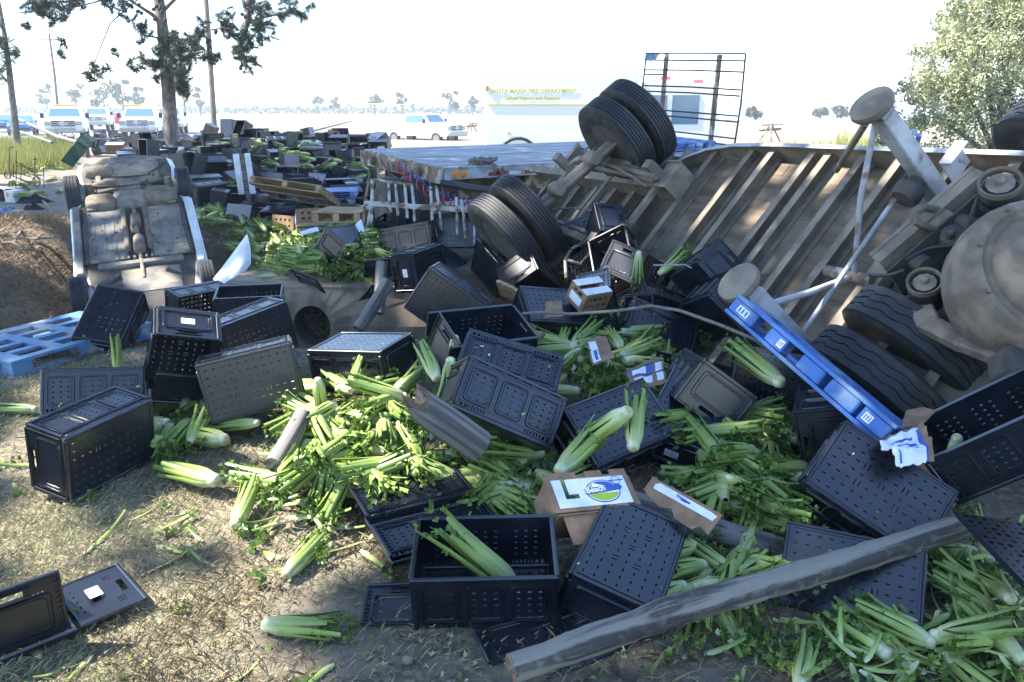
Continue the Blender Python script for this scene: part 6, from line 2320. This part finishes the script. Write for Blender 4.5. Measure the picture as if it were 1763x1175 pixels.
def bunch(p, d, label, group, vi=None, sc_=1.0, roll=None, far=False):
    vi = random.randrange(6) if vi is None else vi
    if far:                                 # beyond the nearest 300: joined into one heap
        M_ = Matrix.Translation(p) @ frame(d).to_4x4() @ Matrix.Rotation(random.uniform(0, 6.28), 4, 'X')
        me = FARB[vi % 3]
        cl = me.color_attributes['Col'].data
        FARMB.add([v.co for v in me.vertices], [tuple(q.vertices) for q in me.polygons], 0, M_, [tuple(c.color)[:3] for c in cl])
        return
    if group:
        w_ = 'leafy ' if (not far and vi in (2, 4)) else ('bare ' if (not far and vi in (0, 3)) else '')
        label = w_+label.replace('celery bunch', 'celery bunch, %s,' % aspect(p, d), 1)
    q = frame(d).to_quaternion() @ Quaternion((1, 0, 0), random.uniform(0, 6.28) if roll is None else roll)
    if far:
        o = inst('celery_bunch', FARB[vi % 3])
    else:
        butt, st, lf = BUNCH[vi]
        o = inst('celery_bunch', butt)
        for s in st:
            inst('stalk', s, o)
        tag(inst('leaves', lf, o), None, None, kind='stuff')
    tag(o, label, 'celery', group)
    o.location = p
    o.rotation_quaternion = q
    o.scale = (sc_,)*3
    return o
# bunches that can be told apart: butt pixel, tip pixel
HAND = [
 ((372, 828), (280, 803), 'celery bunch lying alone on the grass right of the standing black crate'),
 ((405, 905), (438, 832), 'celery bunch with its pale butt down in the sunlit grass'),
 ((492, 990), (552, 925), 'celery bunch on bare soil, leaves fanned toward the upper right'),
 ((455, 1076), (592, 1082), 'celery bunch lying level at the bottom left of the foreground crate'),
 ((500, 833), (395, 815), 'bright celery bunch at the left end of the sunlit heap'),
 ((470, 806), (575, 808), 'celery bunch crossing the dark weathered stake'),
 ((552, 722), (552, 795), 'celery bunch standing butt up in front of the bright upturned crate'),
 ((580, 712), (488, 682), 'leafy celery bunch pointing left in front of the upturned crate'),
 ((728, 742), (640, 780), 'celery bunch with a pale butt just left of the splintered post'),
 ((868, 768), (812, 732), 'celery bunch emerging from behind the splintered post'),
 ((752, 652), (724, 588), 'yellow green celery bunch hanging head down left of the open crate'),
 ((783, 580), (784, 640), 'upper of two upright celery butts inside the open crate'),
 ((776, 618), (768, 690), 'lower upright celery butt beside the two panelled crates'),
 ((962, 812), (1040, 735), 'long celery bunch lying across the crate base in the centre, butt lower left'),
 ((1082, 708), (1000, 765), 'thick ribbed celery bunch on the crate base, butt to the upper right'),
 ((1090, 772), (1096, 678), 'leafy celery bunch standing against the crate base, leaves up'),
 ((1148, 640), (1200, 632), 'celery bunch with a round butt next to the strapped carton lid'),
 ((1062, 522), (1125, 548), 'celery bunch just below the rope, butt up'),
 ((1196, 756), (1245, 742), 'small pale celery butt left of the pair in the dark hollow'),
 ((1224, 764), (1285, 735), 'celery bunch with white butt in front of the hollow under the blue pallet'),
 ((1308, 745), (1270, 785), 'dark green arched celery bunch in the hollow under the blue pallet'),
 ((1302, 745), (1282, 682), 'celery bunch fanned upward between two dark crates'),
 ((1240, 868), (1350, 880), 'level celery bunch right of the torn cardboard strip'),
 ((1240, 992), (1345, 1005), 'white butted celery bunch under the long log'),
 ((1258, 985), (1178, 930), 'celery bunch pointing up left, just above the long log'),
 ((1225, 1000), (1150, 1030), 'celery bunch right of the blue grey crate base'),
 ((1372, 852), (1240, 808), 'long celery bunch running into the dusty crate base'),
 ((932, 868), (842, 838), 'celery bunch lying behind the foreground open crate'),
 ((1565, 1155), (1478, 1052), 'split celery bunch pointing up left at the lower right'),
 ((1375, 1180), (1392, 1120), 'pale celery butt cut by the bottom edge of the picture'),
 ((203, 640), (210, 575), 'celery bunch standing upright beside the tilted crate on the pallet'),
 ((337, 662), (285, 672), 'celery bunch lying in front of the crate standing on end'),
 ((1100, 434), (1098, 462), 'upright celery butt against the trailer beams'),
 ((1135, 472), (1186, 430), 'celery bunch with long tips lying on the trailer beams'),
 ((388, 758), (300, 745), 'celery bunch with a pale butt below the grey crate base'),
 ((445, 728), (375, 733), 'celery bunch poking out under the lower edge of the grey crate base'),
 ((62, 705), (15, 704), 'celery bunch lying left of the half lit crate'),
 ((688, 802), (620, 835), 'sunlit celery bunch in the brightest part of the heap'),
 ((568, 835), (668, 858), 'white sunlit celery bunch along the lower edge of the heap'),
 ((1345, 660), (1235, 575), 'long celery bunch alongside the leaning blue pallet'),
 ((1645, 755), (1652, 800), 'single green celery butt standing inside the large open crate at right'),
 ((692, 535), (668, 520), 'pale celery bunch at the foot of the slanting post'),
]
for i, (a, c, lab) in enumerate(HAND):
    p, q = hit(*a, lift=.05), hit(*c, lift=.05)
    if lab.startswith('upright celery butt against') or 'tips lying on the trailer' in lab:
        p, q = un(*a, 7.0), un(*c, 7.0)
    elif 'inside the open crate' in lab:
        p, q = un(*a, 4.95), un(*c, 4.85)
    elif 'beside the two panelled' in lab:
        p, q = un(*a, 4.55), un(*c, 4.5)
    elif 'hanging head down' in lab:
        p, q = un(*a, 4.7), un(*c, 4.95)
    elif 'across the crate base' in lab or 'thick ribbed' in lab or 'leaves up' in lab:
        p, q = un(*a, 3.98), un(*c, 4.25)
    elif 'large open crate at right' in lab:
        p, q = un(1648, 752, 3.9), un(1652, 800, 3.95)+Vector((0, .05, -.12))
    elif 'standing upright beside' in lab or 'standing butt up' in lab:
        p = p+Vector((0, 0, .26)) if 'butt up' in lab else p
        q = p+Vector((0, .05, -.3 if 'butt up' in lab else .3))
    elif 'alongside the leaning' in lab:
        p, q = un(*a, 4.7), un(*c, 5.1)
    d = (q-p)
    sc_ = min(1.25, max(.82, d.length/.37))
    bunch(p, d, lab, None, [0, 1, 4, 4, 2, 1, 0, 5, 0, 3][i % 10], sc_)
b1 = bunch(Vector((.02, 3.02, .0)), Vector((-.30, .06, .24)), 'celery bunch leaning on the left wall inside the foreground open crate', None, 1, 1.25)
b1 = bunch(Vector((.17, 3.0, -.03)), Vector((-.3, -.05, .02)), 'pale celery butt lying on the floor of the foreground open crate', None, 0)
# filled regions of the heap
def in_poly(u, v, P):
    c = False
    j = len(P)-1
    for i in range(len(P)):
        if (P[i][1] > v) != (P[j][1] > v) and u < (P[j][0]-P[i][0])*(v-P[i][1])/(P[j][1]-P[i][1])+P[i][0]:
            c = not c
        j = i
    return c
REG = [
 ('celery bunch @heap on the culvert wall', 'celery on the culvert wall', [(432, 405), (560, 395), (650, 430), (660, 470), (600, 486), (520, 478), (440, 470), (405, 440), (410, 415)], 62, (.02, .18), False),
 ('celery bunch sliding off the culvert wall', 'celery at the end of the culvert wall', [(570, 480), (655, 480), (640, 530), (580, 520)], 9, (.0, .1), False),
 ('celery bunch @sunlit heap below the bright crate', 'celery in the sunlit heap', [(500, 690), (600, 680), (720, 700), (790, 780), (780, 850), (660, 855), (560, 845), (470, 820), (520, 760)], 38, (.02, .14), False),
 ('celery bunch @heap below the rope', 'celery in the middle heap', [(945, 560), (1090, 565), (1110, 595), (1230, 605), (1180, 690), (1120, 660), (1000, 700), (965, 640)], 60, (.03, .2), False),
 ('celery bunch @shaded hollow by the leaning pallet', 'celery in the shaded hollow', [(1180, 720), (1330, 720), (1400, 790), (1380, 880), (1260, 900), (1210, 820)], 34, (.02, .16), False),
 ('celery bunch @pile in the lower right corner', 'celery at the lower right corner', [(1605, 1080), (1640, 960), (1763, 960), (1763, 1175), (1500, 1175), (1560, 1110)], 13, (.0, .10), False),
 ('celery bunch among the left crates', 'celery left of the heap', [(255, 655), (340, 640), (360, 720), (350, 775), (270, 760)], 12, (.0, .10), False),
 ('celery bunch behind the foreground crate', 'celery behind the foreground crate', [(800, 790), (940, 790), (960, 880), (840, 870)], 12, (.0, .1), False),
 ('celery bunch @bank right of the car', 'celery right of the upturned car', [(325, 305), (390, 310), (400, 345), (340, 350)], 40, (.0, .2), True),
 ('celery bunch @bank below the wooden pallet', 'celery below the wooden pallet', [(335, 370), (420, 368), (540, 380), (560, 400), (430, 400), (350, 385)], 85, (.0, .14), True),
 ('celery bunch @big crate pile', 'celery in the crate pile', [(320, 262), (640, 255), (640, 325), (460, 320), (340, 300)], 80, (.1, .45), True),
 ('celery bunch on the ground by the wire cart', 'celery on the left bank', [(0, 290), (140, 285), (150, 330), (40, 335)], 12, (.0, .02), True),
 ('celery bunch under the long log', 'celery under the log', [(1160, 930), (1350, 960), (1340, 1010), (1180, 1040)], 9, (.0, .05), False),
 ('celery bunch at the trailer wheels', 'celery below the trailer wheels', [(930, 450), (1000, 440), (1010, 500), (950, 520)], 7, (.1, .25), False),
]
for lab, grp, P, n, (z0, z1), farf in REG:
    us, vs_ = [p[0] for p in P], [p[1] for p in P]
    k = 0
    base_ang = random.uniform(0, 6.28)
    while k < n:
        u, v = random.uniform(min(us), max(us)), random.uniform(min(vs_), max(vs_))
        if not in_poly(u, v, P):
            continue
        p = hit(u, v, lift=.03)
        p.z += random.uniform(z0, z1)
        a = random.uniform(0, 6.28) if random.random() < .6 else base_ang+random.gauss(0, .5)
        d = Vector((math.cos(a), math.sin(a), random.gauss(0, .22)))
        f3 = (u-min(us))/(max(us)-min(us))
        side = 'left part of ' if f3 < .33 else ('right part of ' if f3 > .67 else 'middle of ')
        bunch(p, d, lab.replace('celery bunch ', 'celery bunch ', 1).replace('@', side), grp, None, random.uniform(.8, 1.08), None, farf)
        k += 1
for P, n, (z0, z1) in (([(945, 560), (1090, 565), (1110, 595), (1230, 605), (1180, 690), (1000, 700), (965, 640)], 55, (.0, .16)), ([(400, 400), (640, 395), (670, 480), (600, 492), (440, 482)], 75, (.0, .16)),
                       ([(1190, 700), (1400, 740), (1390, 890), (1240, 900)], 40, (.0, .12)), ([(560, 480), (680, 480), (690, 560), (590, 560)], 24, (.0, .1)), ([(480, 680), (790, 690), (800, 860), (480, 830)], 45, (.0, .1)),
                       ([(255, 650), (345, 640), (370, 780), (260, 780)], 14, (.0, .06)), ([(800, 790), (960, 790), (960, 890), (830, 880)], 16, (.0, .08)), ([(930, 440), (1010, 430), (1110, 560), (940, 550)], 22, (.1, .25)),
                       ([(1160, 930), (1340, 950), (1335, 1040), (1150, 1045)], 14, (.0, .04))):
    us, vs_ = [p[0] for p in P], [p[1] for p in P]
    k = 0
    while k < n:
        u, v = random.uniform(min(us), max(us)), random.uniform(min(vs_), max(vs_))
        if in_poly(u, v, P):
            p = hit(u, v, lift=.02)
            p.z += random.uniform(z0, z1)
            a = random.uniform(0, 6.28)
            bunch(p, Vector((math.cos(a), math.sin(a), random.gauss(0, .2))), None, None, None, 1, None, True)
            k += 1
tag(FARMB.build('spilled_celery', MAT['celery'], None, smooth=50), 'celery spilled among the far crates and on the bank', 'celery', kind='stuff')
STK = []
for vi in range(5):
    b = MB()
    stalk_geo(b, 0, .0, random.uniform(.16, .42), random.uniform(-.04, .05), random.gauss(0, .04), .014, random.uniform(.85, 1.1), 8)
    L_ = max(v[0] for v in b.v)
    m0 = len(b.v)
    if vi % 2 == 0:
        for _ in range(9):
            leaflet(b, Vector((L_*random.uniform(.85, 1.1), random.gauss(0, .015), random.gauss(0, .015))), Vector((1, random.gauss(0, .8), random.gauss(0, .8))), .035, leaf_col())
    STK.append(b.mesh('celery_stalk', CM, 50))
SREG = [('loose celery stalk on the lower left grass', 'loose stalks on the grass', [(0, 850), (600, 850), (620, 1150), (0, 1150)], 26, 0),
        ('loose celery stalk by the sunlit heap', 'loose stalks by the sunlit heap', [(460, 840), (640, 860), (640, 960), (470, 900)], 22, .01),
        ('loose celery stalk on top of the middle heap', 'loose stalks on the middle heap', [(930, 540), (1290, 560), (1240, 690), (990, 700)], 60, .14),
        ('loose celery stalk on the culvert wall heap', 'loose stalks on the culvert wall', [(430, 405), (640, 410), (660, 500), (470, 480)], 50, .16),
        ('loose celery stalk in the lower right corner', 'loose stalks at the lower right', [(1470, 1095), (1600, 1090), (1640, 960), (1763, 960), (1763, 1175), (1380, 1175)], 110, .09),
        ('loose celery stalk below the long log', 'loose stalks below the log', [(1100, 1080), (1400, 1030), (1400, 1175), (1100, 1175)], 12, 0),
        ('loose celery stalk among the left crates', 'loose stalks by the left crates', [(0, 630), (330, 640), (260, 770), (0, 840)], 20, 0),
        ('loose celery stalk in the shaded hollow', 'loose stalks in the hollow', [(1180, 720), (1400, 740), (1380, 900), (1230, 900)], 22, .1)]
for lab, grp, P, n, lf in SREG:
    us, vs_ = [p[0] for p in P], [p[1] for p in P]
    k = 0
    while k < n:
        u, v = random.uniform(min(us), max(us)), random.uniform(min(vs_), max(vs_))
        if not in_poly(u, v, P):
            continue
        p = hit(u, v, lift=.012)
        p.z += random.uniform(0, lf)
        a = random.uniform(0, 6.28)
        vi = random.randrange(5)
        o = inst('celery_stalk', STK[vi])
        dd = Vector((math.cos(a), math.sin(a), 0))
        f3 = (u-min(us))/(max(us)-min(us))
        w_ = ('leafy' if vi % 2 == 0 else 'bare')+' '+lab.replace('loose celery', 'loose celery').replace('celery stalk', 'celery stalk, '+aspect(p, dd).replace('butt', 'thick end')+',')
        tag(o, w_+(', left part' if f3 < .33 else ', right part' if f3 > .67 else ', middle part'), 'celery', grp)
        o.location = p
        o.rotation_quaternion = frame(Vector((math.cos(a), math.sin(a), random.gauss(0, .06+lf)))).to_quaternion() @ Quaternion((1, 0, 0), random.uniform(-1, 1)+1.57)
        o.scale = (random.uniform(.6, 1.1),)*3
        k += 1
# leaf litter on heap and soil
b = MB()
def litter(P, n, s, lift, mixw=.1):
    us, vs_ = [p[0] for p in P], [p[1] for p in P]
    k = 0
    while k < n:
        u, v = random.uniform(min(us), max(us)), random.uniform(min(vs_), max(vs_))
        if not in_poly(u, v, P):
            continue
        k += 1
        p = hit(u, v, lift=.006)
        p.z += random.uniform(0, lift)
        col = leaf_col() if random.random() > mixw else Vector((.55, .58, .36))
        leaflet(b, p, Vector((random.gauss(0, 1), random.gauss(0, 1), random.gauss(.1, .45))), s*random.uniform(.5, 1.4), col)
litter([(430, 405), (640, 400), (670, 500), (470, 490)], 900, .042, .22, .04)
litter([(930, 540), (1290, 560), (1260, 700), (1000, 710)], 1300, .036, .22, .04)
litter([(1180, 720), (1400, 730), (1400, 900), (1230, 900)], 700, .036, .16, .04)
litter([(1200, 1110), (1400, 1085), (1600, 1095), (1650, 950), (1763, 950), (1763, 1175), (1380, 1175)], 900, .032, .06, .08)
litter([(1165, 930), (1340, 940), (1335, 1040), (1150, 1050)], 260, .034, .04, .05)
litter([(470, 690), (800, 690), (860, 860), (480, 840)], 550, .034, .12, .06)
litter([(250, 640), (350, 640), (360, 780), (260, 790)], 350, .035, .08, .06)
litter([(0, 640), (640, 850), (640, 1175), (0, 1175)], 170, .022, .01, .4)
litter([(600, 1090), (1400, 1060), (1400, 1175), (600, 1175)], 150, .024, .01, .4)
litter([(330, 300), (640, 300), (640, 420), (380, 430), (340, 390)], 1500, .06, .1, .04)
litter([(800, 780), (960, 780), (960, 880), (820, 880)], 350, .035, .1, .05)
tag(b.build('celery_leaf_litter', LM), 'torn celery leaves scattered over the heap and soil', 'leaf litter', kind='stuff')
# bits of celery on crates and tyres
b = MB()
for _ in range(240):
    k = random.choice(list(POSE))
    p = POSE[k]
    Mq = Matrix.Translation(p[:3]) @ Quaternion(p[3:]).to_matrix().to_4x4()
    fz = random.random()
    if fz < .5:
        q, nn = Vector((random.uniform(-.28, .28), random.uniform(-.18, .18), .002)), Vector((0, 0, -1))
    else:
        q, nn = Vector((random.uniform(-.28, .28), -.205, random.uniform(.04, .28))), Vector((0, -1, 0))
    wn = (Mq.to_3x3() @ nn)
    if wn.z < .25:
        continue
    P0 = Mq @ q + wn*.003
    s = random.uniform(.004, .012)
    a, c = wn.orthogonal().normalized(), wn.cross(wn.orthogonal().normalized())
    t_ = random.uniform(0, 6.28)
    x, y = (a*math.cos(t_)+c*math.sin(t_))*s, (c*math.cos(t_)-a*math.sin(t_))*s*.5
    col = tuple(cel_col(random.random()))
    b.add([P0-x-y, P0+x-y, P0+x+y, P0-x+y, P0+wn*s*.4], [(0, 1, 4), (1, 2, 4), (2, 3, 4), (3, 0, 4)], 0, None, [col]*5)
tag(b.build('celery_crumbs', CM), 'small crumbs of celery sticking to the black crates', 'crumbs', kind='stuff')

# ------------------------------------------------------------ ground cover
random.seed(31)
RNG = np.random.default_rng(5)
def blades(n, area, m, name, label, h0, h1, lean, wd, dens):
    gx, gy = np.arange(area[0], area[1]+.2, .12), np.arange(area[2], area[3]+.2, .12)
    D = np.array([[dens(x, y) for y in gy] for x in gx])
    Z = np.array([[ground_z(x, y) for y in gy] for x in gx])
    x, y = RNG.uniform(area[0], area[1], n*3), RNG.uniform(area[2], area[3], n*3)
    i, j = ((x-area[0])/.12).astype(int), ((y-area[2])/.12).astype(int)
    k = np.nonzero(RNG.random(n*3) < D[i, j])[0][:n]
    x, y, i, j = x[k], y[k], i[k], j[k]
    fx, fy = (x-gx[i])/.12, (y-gy[j])/.12
    z = (Z[i, j]*(1-fx)+Z[i+1, j]*fx)*(1-fy)+(Z[i, j+1]*(1-fx)+Z[i+1, j+1]*fx)*fy-.003
    n = len(x)
    h = RNG.uniform(h0, h1, n)
    a = RNG.uniform(0, 6.283, n)
    tl = np.abs(RNG.normal(lean, .35, n))
    tx, ty = np.cos(a), np.sin(a)
    hx, hz = h*np.sin(tl), h*np.cos(np.minimum(tl, 1.5))
    V = np.zeros((n, 4, 3))
    V[:, 0] = np.stack([x+ty*wd, y-tx*wd, z], 1)
    V[:, 1] = np.stack([x-ty*wd, y+tx*wd, z], 1)
    V[:, 2] = np.stack([x+tx*hx*.45-ty*wd*.8, y+ty*hx*.45+tx*wd*.8, z+hz*.65], 1)
    V[:, 3] = np.stack([x+tx*hx, y+ty*hx, z+hz], 1)
    F_ = np.stack([np.arange(n)*4, np.arange(n)*4+1, np.arange(n)*4+2, np.arange(n)*4, np.arange(n)*4+2, np.arange(n)*4+3], 1).reshape(-1, 3)
    me = bpy.data.meshes.new(name)
    me.vertices.add(n*4)
    me.vertices.foreach_set('co', V.reshape(-1))
    me.loops.add(len(F_)*3)
    me.loops.foreach_set('vertex_index', F_.reshape(-1).astype(np.int32))
    me.polygons.add(len(F_))
    me.polygons.foreach_set('loop_start', (np.arange(len(F_))*3).astype(np.int32))
    me.materials.append(m)
    me.update(calc_edges=True)
    tag(inst(name, me), label, 'grass', kind='stuff')
def d_straw(x, y):
    g = (1-sstep(-.9, .3, x))*(1-sstep(5.2, 7.0, y))
    n = near_zone(x, y)
    return max(.08, min(1, g*(.65+.9*n)))
def d_green(x, y):
    g = (1-sstep(-1.0, .6, x))*(1-sstep(5.0, 7.0, y))
    n = near_zone(x+3, y+9)
    return max(0.01, min(1, g*(n*2.2-.05)))
blades(120000, (-4.2, 2.2, 2.0, 6.6), MAT['dry_grass'], 'dry_grass', 'short dry straw grass covering the ground at the lower left', .025, .075, 1.25, .0009, d_straw)
blades(90000, (-4.2, 1.4, 2.0, 6.6), MAT['green_grass'], 'green_grass', 'patches of short green grass in the dry turf', .02, .05, .7, .0011, d_green)
blades(70000, (-8.5, -3.6, 6.4, 14.5), MAT['pine_straw_mat'], 'pine_straw', 'brown pine straw on the earth bank left of the car', .06, .16, 1.4, .0018, lambda x, y: max(.1, .6+near_zone(x, y)))
blades(25000, (-1.5, 4.0, 1.9, 5.2), MAT['pine_straw_mat'], 'fallen_needles', 'brown fallen needles on the bare soil in front', .05, .12, 1.45, .0009, lambda x, y: max(.15, .5+near_zone(x, y)))
b = MB()
for _ in range(500):
    u, v = random.uniform(0, 1500), random.uniform(700, 1175)
    p = gr(u, v, 0)
    p.z = ground_z(p.x, p.y)
    s = random.uniform(.003, .011)
    b.box(p, (s*2, s*1.5, s*1.2), Matrix.Translation(p) @ Matrix.Rotation(random.uniform(0, 3), 4, Vector((random.random(), random.random(), 1))) @ Matrix.Translation(-p), ch=s*.35)
tag(b.build('pebbles', MAT['root_wood']), None, 'pebbles', kind='stuff')
o = bpy.data.objects['pebbles']; o['label'] = 'small pebbles and clods on the bare soil'
p = gr(702, 1137, -.1)
b = MB()
b.lathe([(.001, -.022), (.015, -.018), (.02, 0), (.015, .018), (.001, .022)], 12)
tag(b.build('stone', MAT['dusty_steel'], None, smooth=60, loc=p), 'single rounded stone on the soil below the foreground crate', 'stone')
A = gr(1612, 990, -.1); B_ = gr(1632, 1022, -.1)
t = MB()
t.box((0, 0, .03), ((B_-A).length, .012, .004))
tag(t.build('pink_strip', MAT['pink_light'], None, loc=(A+B_)/2, rot=frame(B_-A)), 'short pink plastic strip on the log at the lower right', 'strip')

# ------------------------------------------------------------ unseen shade trees left and behind, crowns shaped to cast the shade pattern
random.seed(41)
LIT = [(60, 765, 75, 40), (40, 900, 70, 35), (330, 862, 120, 28), (480, 905, 110, 55), (570, 880, 60, 26), (600, 768, 165, 85), (640, 835, 135, 42), (470, 712, 45, 35),
       (210, 1128, 230, 52), (330, 1010, 110, 40), (60, 1010, 60, 40), (130, 985, 40, 25), (60, 480, 62, 62), (95, 545, 55, 28), (30, 420, 40, 22), (350, 468, 45, 14), (490, 430, 50, 20),
       (250, 400, 30, 14), (235, 460, 22, 40), (690, 538, 26, 20), (1010, 562, 55, 16), (1150, 560, 30, 12), (60, 292, 80, 8), (160, 300, 40, 6), (180, 395, 60, 10), (610, 690, 60, 30), (380, 850, 50, 20), (90, 690, 30, 25)]
def lit_at(u, v, mu=0.0):
    w_ = 1+.55*noise.noise(Vector((u*.02, v*.035, 4)))
    for (a, b_, ru, rv) in LIT:
        if ((u-a)/(ru+mu))**2+((v-b_)/(rv+mu*.55))**2 < w_:
            return True
    return False
# dapples on the trailer underside, given in its own plane
TLIT = [tpix(u, v, .05) for u, v in ((1480, 560), (1455, 540), (1225, 365), (1250, 330), (1420, 290), (1560, 290), (1700, 292), (1330, 280))]
TRR = [.22, .18, .20, .13, .25, .25, .3, .2]
def blocked(P):                             # would this leaf shade a patch that is sunlit in the photograph?
    t = (P.z+.02)/S.z
    G = P-S*t
    if G.y > 27 or G.y > 19+.5*max(0, -4-G.x)+2.5*noise.noise(Vector((G.x*.4, G.y*.4, 2))) and random.random() < .8:
        return True
    if G.y > .8:
        u, v, f = px(G)
        if lit_at(u, v, F*.17/f):
            return True
    q = tloc(P)
    s = QTi @ S
    if abs(s.z) > 1e-3:
        h = q-s*((q.z-.08)/s.z)
        for c, r_ in zip(TLIT, TRR):
            if (h.x-c.x)**2+(h.y-c.y)**2 < r_*r_:
                return True
    # upper wheels and the upper edge of the trailer stand in broken light
    return False
trees = [((-14.5, 10.5), 13, 'leafy shade tree outside the left edge of the picture, nearest the pallet'), ((-18.5, 22.5), 14, 'leafy shade tree outside the left edge of the picture, beyond the wire cart'),
         ((-7.0, -2.0), 13, 'leafy shade tree standing left of and behind the viewer'), ((-2.5, -4.5), 13, 'leafy shade tree standing directly behind the viewer')]
crowns = [MB() for _ in trees]
cnt = 0
GX = np.arange(-13, 9.5, .20)
GY = np.arange(-.5, 24.5, .20)
for gx in GX:
    for gy in GY:
        for _ in range(6):
            x, y = gx+random.uniform(-.1, .1), gy+random.uniform(-.1, .1)
            h = random.uniform(11.5, 18.5)
            P = Vector((x, y, 0))+S*(h/S.z)
            if noise.noise(Vector((x*.9, y*.9, 5)))+.5*noise.noise(Vector((x*2.3, y*2.3, 9))) > .8:
                continue
            if blocked(P):
                continue
            k = min(range(len(trees)), key=lambda i: (P.x-trees[i][0][0])**2+(P.y-trees[i][0][1])**2)
            s = random.uniform(.12, .22)
            a = Vector((random.gauss(0, 1), random.gauss(0, 1), random.gauss(0, .7))).normalized()
            c = Quaternion(a, random.uniform(0, 6.28)) @ a.orthogonal().normalized()
            o_ = Vector((trees[k][0][0], trees[k][0][1], 0))
            crowns[k].add([P-o_-a*s, P-o_+c*s*.6, P-o_+a*s, P-o_-c*s*.6], [(0, 1, 2, 3)])
for (xy, H, lab), cb in zip(trees, crowns):
    t = thing('shade_tree', lab, 'tree', (xy[0], xy[1], ground_z(*xy)), group=None)
    MB().tube([(0, 0, -.2), (.1, .1, 4.5), (.0, .1, 9.5), (.1, 0, 15)], [.42, .34, .25, .1], 12).build('trunk', MAT['pine_bark'], t, smooth=60)
    if len(cb.v):
        for k in range(7):
            tgt = Vector(cb.v[random.randrange(len(cb.v))])
            MB().tube([(.03, .1, 7+.6*k), tgt*.5+Vector((0, 0, 5.2)), tgt], [.14, .08, .03], 7).build('limb', MAT['pine_bark'], t, smooth=60)
        tag(cb.build('crown', MAT['shade_leaf'], t), None, None, kind='stuff')
